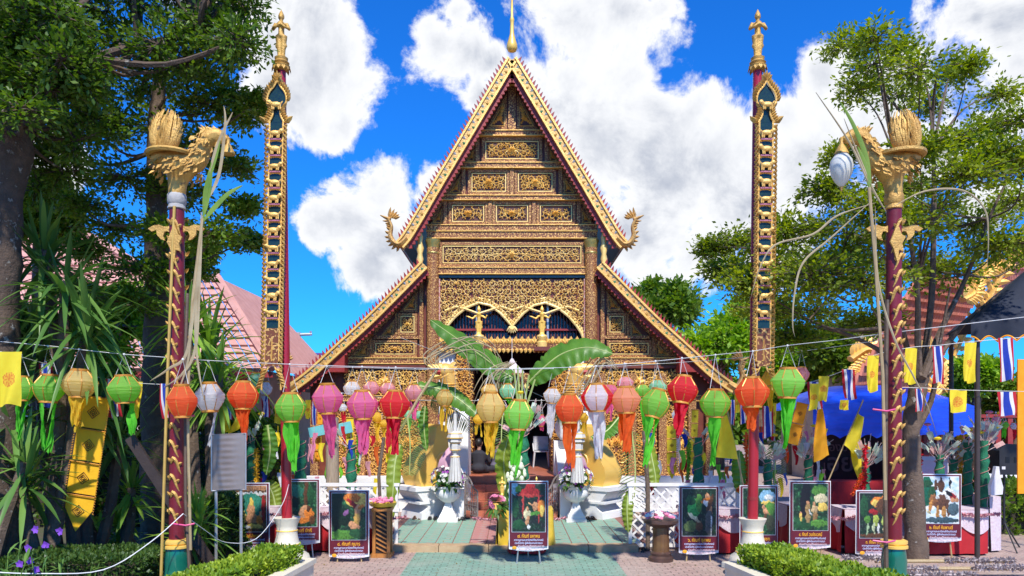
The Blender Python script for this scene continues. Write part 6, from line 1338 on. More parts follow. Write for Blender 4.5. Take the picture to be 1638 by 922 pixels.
# each painting: (ground colours, [(cx, cy, rx, ry, angle, colour)]) in 0..1, y downwards
ART = {
 1: ((BR, DG), [(.5, .05, .6, .07, 0, SK), (.5, .18, .6, .04, 0, WH_), (.5, .45, .42, .28, 0, (.05, .28, .18)), (.5, .55, .13, .2, 0, SK), (.5, .36, .07, .09, 0, YE), (.5, .72, .24, .1, 0, SK), (.78, .75, .12, .12, 0, OR), (.82, .62, .06, .07, 0, SK), (.25, .7, .08, .16, 0, YE), (.6, .88, .3, .05, 0, YE), (.9, .5, .06, .3, 0, RD), (.3, .9, .2, .04, 0, WH_)]),
 2: ((DG, MG), [(.3, .2, .3, .14, .2, (.03, .2, .12)), (.65, .25, .07, .35, .05, BR), (.8, .3, .12, .2, 0, MG), (.2, .45, .25, .12, 0, DG), (.6, .66, .2, .13, -.5, SK), (.75, .72, .16, .13, .3, OR), (.45, .86, .35, .07, 0, OR), (.72, .6, .07, .07, 0, BR), (.3, .8, .16, .06, .3, (.6, .3, .1)), (.85, .85, .1, .1, 0, BR)]),
 3: ((DG, MG), [(.75, .15, .35, .16, 0, YE), (.6, .1, .25, .1, 0, OR), (.15, .35, .16, .5, 0, DG), (.6, .22, .18, .06, .5, RD), (.76, .4, .09, .16, .1, SK), (.74, .56, .1, .14, 0, (.6, .35, .08)), (.85, .3, .1, .05, -.5, OR), (.6, .68, .1, .08, .4, SK), (.72, .72, .12, .05, 0, SK), (.3, .9, .35, .12, 0, LG), (.8, .86, .3, .1, 0, MG), (.35, .5, .2, .2, 0, DG), (.42, .42, .1, .05, -.6, (.3, .12, .3))]),
 4: ((DG, DB_), [(.08, .1, .12, .14, 0, BL_), (.18, .12, .08, .07, 0, LG), (.55, .18, .3, .1, 0, RD), (.55, .08, .14, .12, 0, RD), (.55, .24, .4, .03, .04, (.5, .05, .04)), (.33, .45, .022, .3, 0, (.5, .05, .04)), (.8, .5, .025, .35, 0, (.5, .05, .04)), (.45, .63, .1, .12, .2, CR_), (.47, .52, .045, .05, 0, SK), (.47, .76, .05, .1, .4, SK), (.7, .47, .09, .09, .2, SK), (.58, .43, .1, .02, .4, SK), (.88, .5, .1, .18, 0, OR), (.9, .55, .06, .12, 0, YE), (.5, .9, .05, .05, 0, WH_), (.2, .85, .2, .1, 0, MG), (.1, .5, .1, .2, 0, MG), (.7, .62, .16, .05, 0, LG)]),
 5: ((DG, DB_), [(.35, .4, .2, .2, 0, (.05, .4, .08)), (.25, .25, .14, .1, .3, MG), (.5, .3, .1, .2, 0, LG), (.75, .17, .07, .07, .2, SK), (.7, .25, .14, .05, -.3, OR), (.8, .3, .07, .04, .5, SK), (.72, .32, .12, .05, .4, WH_), (.84, .45, .05, .13, -.1, SK), (.82, .3, .06, .2, .5, BR), (.8, .75, .12, .3, 0, (.1, .1, .09)), (.86, .8, .02, .22, 0, WH_), (.25, .8, .2, .12, 0, (.12, .18, .05)), (.5, .78, .1, .12, .4, BR), (.35, .62, .2, .05, .5, CR_)]),
 6: ((DG, MG), [(.75, .18, .25, .14, 0, BL_), (.8, .2, .14, .06, 0, WH_), (.75, .32, .2, .05, 0, YE), (.85, .45, .15, .15, 0, LG), (.68, .5, .06, .09, 0, SK), (.64, .4, .035, .04, 0, SK), (.7, .66, .05, .12, 0, BR), (.76, .52, .12, .02, .6, SK), (.3, .4, .2, .35, 0, DG), (.3, .8, .2, .12, 0, MG), (.85, .75, .15, .16, 0, (.05, .06, .03)), (.2, .65, .03, .1, 0, WH_)]),
 7: ((DG, MG), [(.35, .3, .14, .42, .1, DB_), (.75, .15, .22, .12, 0, LG), (.8, .32, .2, .1, 0, CR_), (.85, .5, .14, .1, 0, YE), (.42, .55, .085, .13, 0, (.35, .22, .08)), (.42, .4, .04, .045, 0, SK), (.42, .75, .07, .14, 0, (.4, .26, .1)), (.62, .55, .09, .1, 0, (.6, .42, .2)), (.61, .44, .04, .04, 0, SK), (.63, .74, .07, .14, 0, (.3, .17, .06)), (.22, .72, .04, .1, 0, YE), (.22, .62, .03, .03, 0, SK), (.3, .9, .35, .06, 0, MG), (.75, .85, .25, .08, 0, LG), (.5, .62, .02, .08, -.5, WH_)]),
 8: ((DG, DB_), [(.6, .2, .3, .12, 0, OR), (.45, .22, .12, .07, 0, YE), (.75, .18, .14, .06, 0, BL_), (.4, .42, .12, .07, .2, RD), (.65, .3, .18, .18, 0, BR), (.2, .58, .1, .09, .2, LG), (.45, .6, .08, .12, 0, (.4, .5, .08)), (.22, .8, .03, .14, .1, (.4, .55, .3)), (.4, .8, .03, .14, 0, (.5, .55, .3)), (.52, .8, .03, .14, 0, WH_), (.7, .62, .09, .12, 0, (.4, .5, .1)), (.7, .8, .03, .14, 0, CR_), (.8, .45, .1, .12, 0, SK), (.12, .3, .12, .25, 0, MG), (.5, .95, .5, .05, 0, BR)]),
 9: ((WH_, BL_), [(.08, .3, .16, .34, 0, (.01, .14, .07)), (.12, .15, .14, .08, 0, MG), (.25, .4, .12, .2, 0, MG), (.35, .18, .05, .12, 0, BR), (.5, .2, .09, .14, 0, BR), (.5, .06, .03, .07, 0, BR), (.75, .14, .03, .12, 0, DB_), (.5, .55, .24, .17, 0, (.14, .06, .03)), (.28, .5, .12, .13, .2, (.3, .12, .04)), (.2, .62, .05, .16, .25, (.65, .28, .06)), (.12, .74, .1, .02, .4, CR_), (.4, .78, .05, .16, 0, (.5, .24, .06)), (.58, .76, .06, .14, 0, (.5, .24, .06)), (.7, .72, .05, .14, 0, BR), (.78, .4, .16, .12, 0, WH_), (.82, .42, .1, .07, .4, RD), (.72, .36, .12, .04, .5, DB_), (.85, .7, .16, .14, 0, (.08, .14, .16)), (.88, .5, .12, .05, 0, SK), (.5, .93, .5, .07, 0, (.05, .1, .12)), (.4, .44, .05, .04, 0, WH_)])}
def painting(kind, W, H, nx=54, nz=76):
    gc, ops = ART[kind]; mb = MB().grid(lambda u, v: V(((u-.5)*W, 0, (.5-v)*H)), nx, nz); cols = []
    for j in range(nz+1):
        for i in range(nx+1):
            u, v = i/nx, j/nz; n = noise.fractal(V((u*5+kind*9, v*7, 0)), 1, 2, 4)*.5+.5; f = min(1, max(0, (n-.35)*2.2)); c = [lerp(a, b, f) for a, b in zip(*gc)]
            if kind != 9 and noise.noise(V((u*22, v*22, kind))) > .28: c = [x*2.6+.01 for x in c]
            wx = noise.noise(V((u*13, v*13, kind+3)))*.035; wz = noise.noise(V((u*13+7, v*13, kind)))*.035
            for (cx, cy, rx, ry, an, q) in ops:
                dx = u+wx-cx; dy = (v+wz-cy); ca, sa = math.cos(an), math.sin(an); e = ((dx*ca+dy*sa)/rx)**2+((-dx*sa+dy*ca)/ry)**2
                if e < 1: g = (.72+.5*noise.noise(V((u*26+cx, v*26, 1)))+.35*(-dx/rx*.4-dy/ry*.5)); c = [min(1, x*max(.3, g)) for x in q]
            cols += [*c, 1.0]
    me = mesh('painting', mb, pm, 0); ca = me.color_attributes.new('paint', 'FLOAT_COLOR', 'POINT'); ca.data.foreach_set('color', cols); return me
LINES = ['คาถาบูชาและอานิสงส์กัณฑ์เทศน์', 'ประจำปีเกิด ผู้ฟังย่อมสมปรารถนา', 'ร่วมทำบุญตั้งธรรมหลวง', 'เดือนยี่เป็ง ประจำปี']
def poster(label, kind, title, x0, y0, x1, y1, fy, rz=0.0, D=None, legs=True):
    D = D or GD(fy); k = D/F; W = (x1-x0)*k; H = (y1-y0)*k; b = P((x0+x1)/2, 665, D); b.z = 0; zc = P(0, (y0+y1)/2, D).z
    t = thing('easel_poster', label, 'poster', b, 'painted posters on easels', rz); t.rotation_euler.z = rz
    o = V((0, -.04, zc)); ph = H*.70
    part('banner_sheet', MB().grid(lambda u, v: o+V(((u-.5)*W, .012*(1+math.sin(u*3+kind))*v, (.5-v)*H-(.035*math.sin(pi*u) if v > .99 else 0))), 10, 8), WHT, t, smooth=1)
    fw = W*.955; part('maroon_field', MB().bx(-fw/2, fw/2, -.052, -.046, zc-H*.455, zc+H*.485), MAR, t, smooth=0)
    pz = zc+H*.485-.03-ph/2; part('picture_edge', MB().bx(-W*.43, W*.43, -.056, -.053, pz-ph/2-.008, pz+ph/2+.008), WHT, t, smooth=0)
    pc = part('painting', painting(kind, W*.84, ph), None, t); pc.location = (0, -.060, pz)
    zt = pz-ph/2-.012; sz = H*.072
    text(t, title, (0, -.056, zt-sz*.75), sz, ORT, 'title_lettering', wd=W*.56)
    for i, (s, m) in enumerate(zip(LINES, (BLT, BLT, PKT, PKT))): text(t, s, ((0 if i < 2 else W*.06), -.056, zt-sz*(1.55+.62*i)), sz*.55, m, 'lettering', wd=W*(.74 if i != 1 else .7)*(.9 if i > 1 else 1))
    part('zodiac_emblem', MB().ell((-W*.36, -.056, zt-sz*3.1), (W*.06, .003, W*.045), n=8, k=5), ORT, t)
    if legs:
        for s in (-1, 1): part('easel_leg', MB().tube([(s*W*.30, .0, 0), (s*W*.12, .02, zc+H*.3)], .013, 6), BAMBOO if kind % 2 else STEEL, t)
        part('easel_leg', MB().tube([(0, .35, 0), (0, .0, zc+H*.3)], .013, 6), BAMBOO if kind % 2 else STEEL, t)
        part('easel_bar', MB().tube([(-W*.36, .0, zc-H*.47), (W*.36, .0, zc-H*.47)], .013, 6), BAMBOO, t)
    return t
poster('poster of an enthroned figure half hidden by the metal notice board', 1, '๑๐. กัณฑ์ สักกบรรพ', 375, 772, 432, 877, 893, .05)
poster('poster of a tiger in a dark forest right of the left tall pole', 2, '๙. กัณฑ์ มัทรี', 455, 766, 512, 868, 893, .08)
poster('poster of figures under an orange sky beside the left lattice', 3, '๘. กัณฑ์ กุมาร', 527, 784, 591, 890, 899, .03)
poster('poster of a red pavilion fire standing alone at the path centre', 4, '๗. กัณฑ์ มหาพน', 814, 769, 877, 878, 902, .0)
poster('poster of a man in a tree right of the stone pedestal', 5, '๖. กัณฑ์ จุลพน', 1085, 777, 1149, 884, 898, .0)
poster('poster behind the right tall pole urn', 6, '๕. กัณฑ์ ชูชก', 1182, 776, 1243, 882, 893, .0)
poster('poster of a family walking in a forest right of the right urn', 7, '๔. กัณฑ์ วนประเวศน์', 1262, 769, 1327, 875, 890, -.03)
poster('poster of green horses half hidden by the right bird pole', 8, '๓. กัณฑ์ ทานกัณฑ์', 1368, 784, 1434, 886, 896, -.03)
poster('poster of a brown elephant right of the right tree trunk', 9, '๒. กัณฑ์ หิมพานต์', 1470, 758, 1535, 864, 893, -.05)
# ---------------------------------------------------------------- white lattice fences
WPNT = mat('white_fence_paint', (.78, .75, .70), (.68, .64, .58), 6, .6, 0, .2)
def lattice(label, xa, xb, D, h=1.12, z0=0.0):
    a = P(xa, 665, D).x; b = P(xb, 665, D).x; t = thing('lattice_fence', label, 'fence', (a, D, 0), 'white lattice fences'); L = b-a
    for x in (0, L/2, L): part('post', MB().bx(x-.03, x+.03, -.03, .03, z0, h), WPNT, t, smooth=0)
    for z in (z0+.08, h*.62, h+.02): part('rail', MB().bx(-.06, L+.06, -.045, .035, z-.028, z+.028), WPNT, t, smooth=0)
    hh = h-z0-.14; st_ = .2; n = int((L+hh)/st_)
    for i in range(1, n+1):
        for s in (0, 1):
            c0 = i*st_; x1, zz1 = (c0, 0.0) if c0 < L else (L, c0-L); x2, zz2 = (0.0, c0) if c0 < hh else (c0-hh, hh)
            if s: x1, x2 = L-x1, L-x2
            p, q = V((x1, -.012+.02*s, z0+.1+zz1)), V((x2, -.012+.02*s, z0+.1+zz2)); d = q-p
            if d.length > .1: part('slat', MB().box((p+q)/2, (d.length, .012, .035), rotm(0, -math.atan2(d.z, d.x), 0)), WPNT, t, smooth=0)
    return t
lattice('white lattice fence left of the path with garlands', 495, 634, 13.15)
lattice('white lattice fence right of the path beside the stone pedestal', 1008, 1180, 13.15)
# ---------------------------------------------------------------- cloth-draped tables
REDC = mat('red_table_cloth', (.45, .012, .018), (.36, .008, .012), 5, .75, 0, .15); LACE = mat('white_lace', (.78, .70, .72), (.68, .52, .56), 26, .85, 0, .4, 60, trans=.2); YELC = mat('gold_satin_cloth', (.72, .50, .05), (.58, .38, .03), 4, .4, 0, .1)
def table(label, xa, xb, D, dep=.6, h=.76, m=REDC, lace=True, grp='cloth-draped tables', pts=7):
    a = P(xa, 665, D).x; b = P(xb, 665, D).x; L = b-a; t = thing('draped_table', label, 'table', ((a+b)/2, D, 0), grp); ph = R.uniform(0, 6)
    part('table_top', MB().bx(-L/2, L/2, 0, dep, h-.03, h), WOOD, t, smooth=0)
    def skirt(off, z1, amp, fr):
        per = 2*(L+dep); mb = MB()
        def fn(u, v):
            s = u*per
            if s < L: p = V((-L/2+s, 0, 0)); n = V((0, -1, 0))
            elif s < L+dep: p = V((L/2, s-L, 0)); n = V((1, 0, 0))
            elif s < 2*L+dep: p = V((L/2-(s-L-dep), dep, 0)); n = V((0, 1, 0))
            else: p = V((-L/2, dep-(s-2*L-dep), 0)); n = V((-1, 0, 0))
            zz = z1(s) if callable(z1) else z1
            return p+n*(off+amp*v*(.6+.5*math.sin(s*fr+ph+v)))+V((0, 0, h+.004-(h-zz)*v))
        return mb.grid(fn, 90, 6)
    part('cloth_skirt', skirt(.012, .03, .05, 17), m, t, smooth=1); part('cloth_top', MB().bx(-L/2-.01, L/2+.01, -.01, dep+.01, h+.002, h+.008), m, t, smooth=0)
    if lace: part('lace_runner', skirt(.03, lambda s: h-.26-.14*abs(math.sin(s*pi/.55)), .05, 17), LACE, t, smooth=1); part('lace_top', MB().bx(-L/2-.02, L/2+.02, -.025, dep+.02, h+.0085, h+.012), LACE, t, smooth=0)
    for sx in (-1, 1):
        for yy in (.05, dep-.05): part('table_leg', MB().bx(sx*(L/2-.06)-.02, sx*(L/2-.06)+.02, yy-.02, yy+.02, 0, h-.03), DARKW, t, smooth=0)
    return t
table('red draped table behind the enthroned figure poster', 392, 452, 13.0); table('red draped table behind the tiger poster', 462, 528, 12.9); table('red draped table beside the left lattice posters', 534, 596, 12.75)
table('red draped table left of the right tall pole', 1096, 1184, 12.7); table('red draped table behind the family poster', 1262, 1330, 13.2); table('red draped table with lace left of the right bird pole', 1350, 1440, 12.7); table('long red draped table behind the elephant poster', 1482, 1580, 12.6); table('long red cloth counter under the blue tent', 1318, 1470, 16.9, .7, .85, REDC, False); table('second red cloth counter under the blue tent', 1476, 1556, 17.1, .7, .85, REDC, False)
table('white clothed table under the loudspeaker side', 1582, 1600, 12.9, m=LACE, lace=False, h=.95)
table('gold satin draped offering table behind the centre poster', 797, 884, 12.98, .5, .72, YELC, False); table('red cloth table front under the centre poster', 818, 868, 12.6, .3, .45, REDC, False)
for l, x0, x1, y, D in (('flower garland pole lying on the left table edge', 400, 530, 822, 12.8), ('flower garland pole across the left lattice', 590, 650, 828, 12.9), ('flower garland pole left of the centre poster', 756, 816, 829, 13.2), ('flower garland pole right of the centre poster', 876, 905, 829, 13.2), ('flower garland pole across the right lattice', 1028, 1090, 823, 12.7), ('flower garland pole on the table left of the right urn', 1148, 1182, 826, 12.6), ('flower garland pole between the family and chariot posters', 1326, 1372, 828, 12.6), ('flower garland pole on the elephant poster table', 1536, 1600, 823, 12.5)):
    garland(l, [(x0, y, D), ((x0+x1)/2, y+2, D), (x1, y-1, D)], .05, TIN['rose'], 'flower garland poles', 22, 'flower_garland')
for l, x0, x1, y, D in (('foil garland pole on the paving below the chariot poster', 1350, 1412, 893, 11.2), ('upper foil garland pole at the lower right', 1512, 1622, 897, 11.3), ('lower foil garland pole at the lower right', 1360, 1500, 910, 10.9), ('lowest foil garland pole at the lower right corner', 1560, 1640, 908, 10.9), ('foil garland pole at the bottom edge right', 1440, 1560, 920, 10.6)):
    g = garland(l, [(x0, y, D), ((x0+x1)/2, y, D), (x1, y, D)], .07, TIN['multi'], 'foil garland poles on the paving', 26, 'foil_garland')
for l, x0, x1, y, D in (('bare bamboo pole of the upper foil garland', 1400, 1620, 897, 11.32), ('bare bamboo pole of the lower foil garland', 1490, 1650, 909, 10.95)): stick('bamboo_pole', [P(x0, y+1, D), P(x1, y+1, D)], .03, BAMBOO, l, 'pole')
# ---------------------------------------------------------------- pedestals and offerings
b = P(612, 665, 12.55); b.z = 0; t = thing('wooden_pedestal', 'orange wooden openwork pedestal with yellow flower dish left of the path', 'pedestal', b)
part('base', MB().box((0, 0, .03), (.34, .34, .06)), WOOD, t, smooth=0); part('top', MB().box((0, 0, .79), (.32, .32, .05)), WOOD, t, smooth=0)
for x in (-1, 1):
    for y in (-1, 1): part('corner_post', MB().box((x*.12, y*.12, .41), (.05, .05, .72)), WOOD, t, smooth=0)
for i in range(9):
    for y in (-1, 1): part('slat', MB().box((0, y*.12, .12+i*.075), (.2, .012, .022), rotm(0, .5, 0)), WOOD, t, smooth=0)
part('inner_panel', MB().box((0, 0, .41), (.19, .19, .7)), DARKW, t, smooth=0)
part('dish', MB().lathe([(.1, .815), (.2, .84), (.24, .9), (.22, .9), (.18, .86)], 20), YELC, t); fm = MB()
for i in range(40): a = R.uniform(0, 6.3); r = .2*R.random()**.5; bloom(fm, V((r*math.cos(a), r*math.sin(a), .9+R.uniform(0, .05))), .04, 5)
part('petals', fm, PETK, t, smooth=0, kind='stuff')
b = P(1057, 665, 12.15); b.z = 0; t = thing('stone_pedestal', 'dark fluted column pedestal with pink flowers right of the path', 'pedestal', b); STO = mat('dark_banded_stone', (.10, .05, .035), (.05, .03, .025), 6, .4, 0, .2)
part('foot', MB().lathe([(.2, 0), (.2, .06), (.16, .09), (.17, .13), (.13, .16)], 20), STO, t); part('shaft', MB().lathe([(.135, .15), (.125, .55)], 32, wob=lambda a, z: 1+.04*math.cos(14*a)), mat('brown_gold_shaft', (.20, .11, .04), (.10, .04, .025), 5, .35, .2), t); part('capital', MB().lathe([(.13, .54), (.2, .57), (.28, .62), (.28, .66), (.2, .67)], 22), STO, t)
for nm, m, n in (('pink_flowers', PETK, 34), ('white_flowers', PETW, 26)):
    fm = MB()
    for i in range(n): a = R.uniform(0, 6.3); r = .25*R.random()**.5; bloom(fm, V((r*math.cos(a), r*math.sin(a), .69+.08*(1-r*4)+R.uniform(0, .04))), .05, 6, up=V((math.cos(a)*.4, -.5, .8)))
    part(nm, fm, m, t, smooth=0, kind='stuff')
c = P(795, 805, 12.75); t = thing('pink_lotus_bunch', 'bunch of pink lotus flowers left of the centre poster', 'flowers', c-V((0, 0, .25)))
fm = MB(); lf = MB()
for i in range(16): u = V((R.gauss(0, 1), -abs(R.gauss(.4, .5)), R.gauss(.3, .8))).normalized(); bloom(fm, c+u*.13, .06, 7, up=u)
for i in range(26): u = V((R.gauss(0, 1), -abs(R.gauss(.2, .6)), R.gauss(-.2, .5))).normalized(); lf.leaf(c, u, V((0, 0, 1)), .26, .08, droop=.3, seg=3)
part('blossoms', fm, PETK, t, w=True, smooth=0, kind='stuff'); part('leaves', lf, LEAFD, t, w=True); part('vase', MB().lathe([(.05, -.25), (.1, -.2), (.12, -.1), (.09, 0)], 12, c), GOLDS, t, w=True)
c = P(826, 775, 13.2); t = thing('lotus_offering', 'cone of white lotus buds with gilded angels behind the centre poster', 'offering', c-V((0, 0, .35))); fm = MB()
for i in range(70):
    f = R.random(); a = R.uniform(0, 6.3); r = .26*(1-f*.8); fm.ell(c+V((r*math.cos(a), r*math.sin(a), -.3+.85*f)), (.042, .042, .055), n=7, k=5)
part('lotus_buds', fm, mat('pale_green_lotus', (.70, .74, .55), (.62, .66, .42), 20, .6), t, w=True, kind='stuff'); part('cone', MB().lathe([(.24, -.35), (.2, -.1), (.05, .6)], 12, c), LEAFD, t, w=True)
for s in (-1, 1): o = part('gilded_angel', figure(.34), GOLDS, t); o.location = c-ORG[t]+V((s*.3+.05, -.12, -.18)); remesh(o, .01, 1)
# ---------------------------------------------------------------- money trees: green wrapped columns with banknotes on sticks
GRN = mat('green_net_wrap', (.012, .20, .09), (.006, .11, .05), 14, .7, 0, .9, 50); CORD = mat('pink_binding_cord', (.6, .25, .22), None, 9, .7); NOTE = mat('green_banknote', (.52, .62, .48), (.40, .52, .40), 26, .7, trans=.15); NOTER = mat('red_banknote', (.68, .42, .38), (.55, .30, .26), 26, .7, trans=.15); STK = mat('red_white_stick', (.62, .25, .2), (.7, .66, .6), 30, .6)
nm_ = {}
def money_tree(label, x, yb, yt, D, n=16, r=.09, base=None, spread=.5, L=.5, flowers=0):
    z0 = P(0, yb, D).z if base is None else base; b = P(x, 665, D); b.z = z0; t = thing('money_tree', label, 'offering', b, 'money trees with banknotes'); h = P(0, yt, D).z-z0
    pr = []; N = max(8, int(h/.06))
    for i in range(N+1): z = h*i/N; pr.append((r*(1+.18*math.sin(z*22+x)+.06*math.sin(z*51))*(1-.25*i/N), z))
    part('wrapped_column', MB().lathe(pr, 14, wob=lambda a, z: 1+.07*math.sin(3*a+z*19)), GRN, t)
    part('binding_cord', MB().tube([(r*1.16*math.cos(a*.8)*(1-.2*a/40), r*1.16*math.sin(a*.8)*(1-.2*a/40), h*a/40) for a in range(41)], .006, 4), CORD, t)
    for i in range(n):
        a = R.uniform(0, 2*pi); e = V((math.cos(a)*spread*R.uniform(.3, 1.5), math.sin(a)*spread*R.uniform(.3, .8)-.15, R.uniform(.5, 1))).normalized(); p0 = V((0, 0, h*R.uniform(.8, .98))); p1 = p0+e*L*R.uniform(.5, 1.0)
        s = part('stick', MB().tube([p0, p1], .006, 4), STK, t); q = p0.lerp(p1, R.uniform(.62, .8)); d, sd, nn = frame(e, V((R.uniform(-1, 1), -1, .3))); hw, hl = .04, .075
        part('banknote', MB().grid(lambda u, v: q+d*(u-.5)*2*hl+sd*((v-.5)*2*hw)+nn*(.006*math.sin(u*4)), 3, 2), NOTE if R.random() < .8 else NOTER, s, smooth=1)
        if i < flowers: part('paper_flower', MB().lathe([(.0, 0), (.05, .015), (.065, .04), (.03, .06), (0, .065)], 9, p1, cap=False), CL_Y if i % 2 == 0 else PETK, s)
    return t
money_tree('tall money tree with banknotes behind the doorway centre poster', 838, 772, 690, 13.3, 22, .1, .72, .7, .85, 1)
for a in (('money tree behind the enthroned figure poster', 402, 775, 700, 13.3, 5), ('green wrapped column right of the left tall pole', 481, 770, 705, 13.3, 3), ('green wrapped column behind the left lattice', 562, 780, 712, 13.5, 3), ('green wrapped column on the right lattice left of the yellow pennant', 1117, 780, 700, 13.5, 3), ('money tree behind the right tall pole', 1228, 790, 735, 13.4, 20), ('money tree with fanned banknotes above the family poster', 1293, 790, 728, 13.8, 24), ('money tree left of the right bird pole', 1385, 800, 740, 13.2, 22),
          ('money tree left above the elephant poster', 1503, 775, 728, 13.4, 20), ('money tree behind the elephant poster', 1525, 780, 735, 13.6, 18), ('tall green wrapped column left of the awning post', 1548, 790, 708, 13.4, 8), ('money tree beside the loudspeaker', 1574, 800, 705, 13.0, 22)):
    money_tree(a[0], a[1], a[2], a[3], a[4], a[5], .085 if a[5] > 4 else .1, .77, .75, .62, 3 if a[1] > 1480 else 1)
for x, y, l in ((1490, 715, 'left'), (1560, 712, 'right')): 
    mb = MB()
# extra flags sticks and clutter behind the left fence
pp = P(533, 665, 13.6); stick('wooden_post', [V((pp.x, 13.6, 0)), P(531, 668, 13.6)], .12, mat('bleached_wood', (.42, .32, .22), (.28, .21, .14), 6, .85, 0, .5, stretch=(8, 8, 1)), 'thick bleached wooden post behind the left lattice', 'post', n=12)
stick('wooden_stake', [P(612, 800, 13.0)-V((0, 0, .9)), P(606, 760, 13.1), P(614, 700, 13.2)], .03, BARK2, 'brown wooden stake carrying the left banana leaf', 'stake'); stick('wooden_stake', [V((P(1036, 665, 13.0).x, 13.0, 0)), P(1036, 780, 13.1), P(1030, 690, 13.2)], .04, BARK2, 'brown wooden stake carrying the right palm frond', 'stake')
for x, y, w_, h_, D, l in ((507, 690, 26, 16, 14.3, 'left'), (548, 686, 30, 18, 14.5, 'right')): a = P(x, y, D); solo('turquoise_board', MB().box(a, (w_*D/F, .02, h_*D/F), rotm(0, -.22, 0)), mat('turquoise_paint', (.18, .55, .55), None, 6, .5), 'small turquoise board %s of the wooden post' % l, 'board', a, 'turquoise boards')
RC = [CL_R, CL_Y, CL_B, TIN['orange'], TIN['green'], PETK, CL_W, TIN['rose']]
PNL = ['left of the metal notice board top', 'between the notice board and tall pole', 'near the wooden post', 'on the left lattice', 'above the left lattice', 'near the left stair plinth', 'by the right frond', 'on the right lattice', 'near the yellow pennant', 'beside the right tall pole', 'above the family poster', 'below the slanting banner']
i = 0
CN = ('red', 'yellow', 'blue', 'orange', 'green', 'pink', 'white', 'rose'); NTH = ('leftmost', 'second from left', 'third from left', 'fourth from left', 'fifth from left', 'sixth from left')
for x0, x1, y0, y1, D, n, wh in ((398, 450, 680, 770, 13.6, 12, 'left of the left tall pole'), (470, 640, 680, 775, 13.7, 30, 'behind the left lattice'), (1015, 1180, 690, 775, 13.6, 26, 'behind the right lattice'), (1215, 1320, 670, 780, 14, 30, 'behind the family poster')):
    cnt = {}
    for x, k in sorted((R.uniform(x0, x1), k) for k in range(n)):
        y = R.uniform(y0, y1); w_ = R.uniform(6, 10); h_ = R.uniform(16, 34); c = P(x, y, D+R.uniform(-.3, .3)); kk = D/F; ph = R.uniform(0, 6); ci = (k*3+i) % 8
        mb = MB().grid(lambda u, v: V(((u-.5)*w_*kk*(1-.6*v)+.02*math.sin(v*5+ph), .02*math.sin(u*5+ph), -h_*kk*v)), 3, 5); mb.tube([(0, 0, -.01), (0, 0, .12)], .003, 3)
        cnt[ci] = cnt.get(ci, -1)+1
        solo('paper_streamer', mb, RC[ci], '%s of the little %s paper streamers %s' % (NTH[min(5, cnt[ci])], CN[ci], wh), 'streamer', c, 'little %s streamers %s' % (CN[ci], wh), w=False)
    i += 1
# ---------------------------------------------------------------- tents, awning, loudspeaker
BLUE = mat('blue_tarpaulin', (.014, .085, .78), (.010, .06, .6), 2.2, .35, 0, .9, 5, stretch=(.4, 1, 3)); NAVY = mat('navy_canvas', (.010, .016, .034), (.006, .010, .024), 3, .75, 0, .3, 9)
def canopy(t, xa, xb, yt, ye, yv, D0, D1, m, edge=None, nsc=9, flat=True):
    a = P(xa, 665, D0).x; b = P(xb, 665, D0).x; ze = P(0, ye, D0).z; zt = P(0, yt, D0).z; zv = P(0, yv, D0).z; L = b-a
    def top(u, v):
        if not flat: return V((a+L*u, D0+(D1-D0)*v, ze+(zt-ze)*2*min(u, 1-u, v, 1-v)))
        return V((a+L*u, D0+(D1-D0)*v, ze+(zt-ze)*min(1, (math.sin(pi*u)**.35))*math.sin(pi*(v*.86+.07))**.8+.03*math.sin(u*17+v*6)*v))
    part('canopy', MB().grid(top, 30, 14), m, t, w=True, smooth=1.2)
    def val(u, v): return V((a+L*u, D0-.015-.03*v*math.sin(u*30), lerp(ze+((zt-ze)*math.sin(pi*u)**.35*math.sin(pi*.07)**.8 if flat else 0), zv+.09*abs(math.cos(u*pi*nsc)), v)))
    part('valance', MB().grid(val, 96, 4), m, t, w=True, smooth=1.2)
    if edge: part('valance_trim', MB().tube([val(i/120, 1)+V((0, -.01, 0)) for i in range(121)], .014, 4), edge, t, w=True)
t = thing('blue_tent', 'blue tarpaulin tent with scalloped edge behind the right bird pole', 'tent', P(1430, 790, 17)); t.location.z = 0; ORG[t].z = 0
canopy(t, 1300, 1566, 612, 655, 702, 16.5, 19.5, BLUE)
for x, y in ((1312, 16.6), (1556, 16.6), (1312, 19.4), (1556, 19.4)): xx = P(x, 665, 16.5).x; part('tent_pole', MB().tube([(xx, y, 0), (xx, y, P(0, 672, 16.5).z)], .03, 8), STEEL, t, w=True)
wb = P(1435, 740, 19.3); part('back_banner', MB().bx(P(1300, 665, 19.3).x, P(1570, 665, 19.3).x, 19.25, 19.3, .3, P(0, 690, 19.3).z), mat('dark_red_banner', (.085, .012, .012), (.05, .01, .01), 3, .6), t, w=True, smooth=0)
DRT = mat('dusty_pink_lettering', (.30, .12, .11), None, 9, .6); text(t, 'อยเ', P(1350, 742, 19.2)-ORG[t], .62, DRT, 'banner_lettering'); text(t, 'ขายของชำร่วย', P(1340, 716, 19.2)-ORG[t], .3, DRT, 'banner_lettering')
t = thing('navy_awning', 'dark navy awning with yellow scalloped trim in the upper right', 'awning', P(1555, 893, 12.1)); ORG[t].z = t.location.z = 0; t.rotation_euler.z = -.36
canopy(t, 1553, 1800, 400, 514, 548, 12.1, 14.4, NAVY, edge=CL_A, nsc=10, flat=False)
for x, y in ((1560, 12.15), (1790, 12.15), (1560, 14.3), (1790, 14.3)): xx = P(x, 665, 12.15).x; part('awning_post', MB().tube([(xx, y, 0), (xx, y, P(0, 515, 12.15).z)], .04, 10), mat('brown_steel_post', (.05, .035, .03), None, 8, .5), t, w=True)
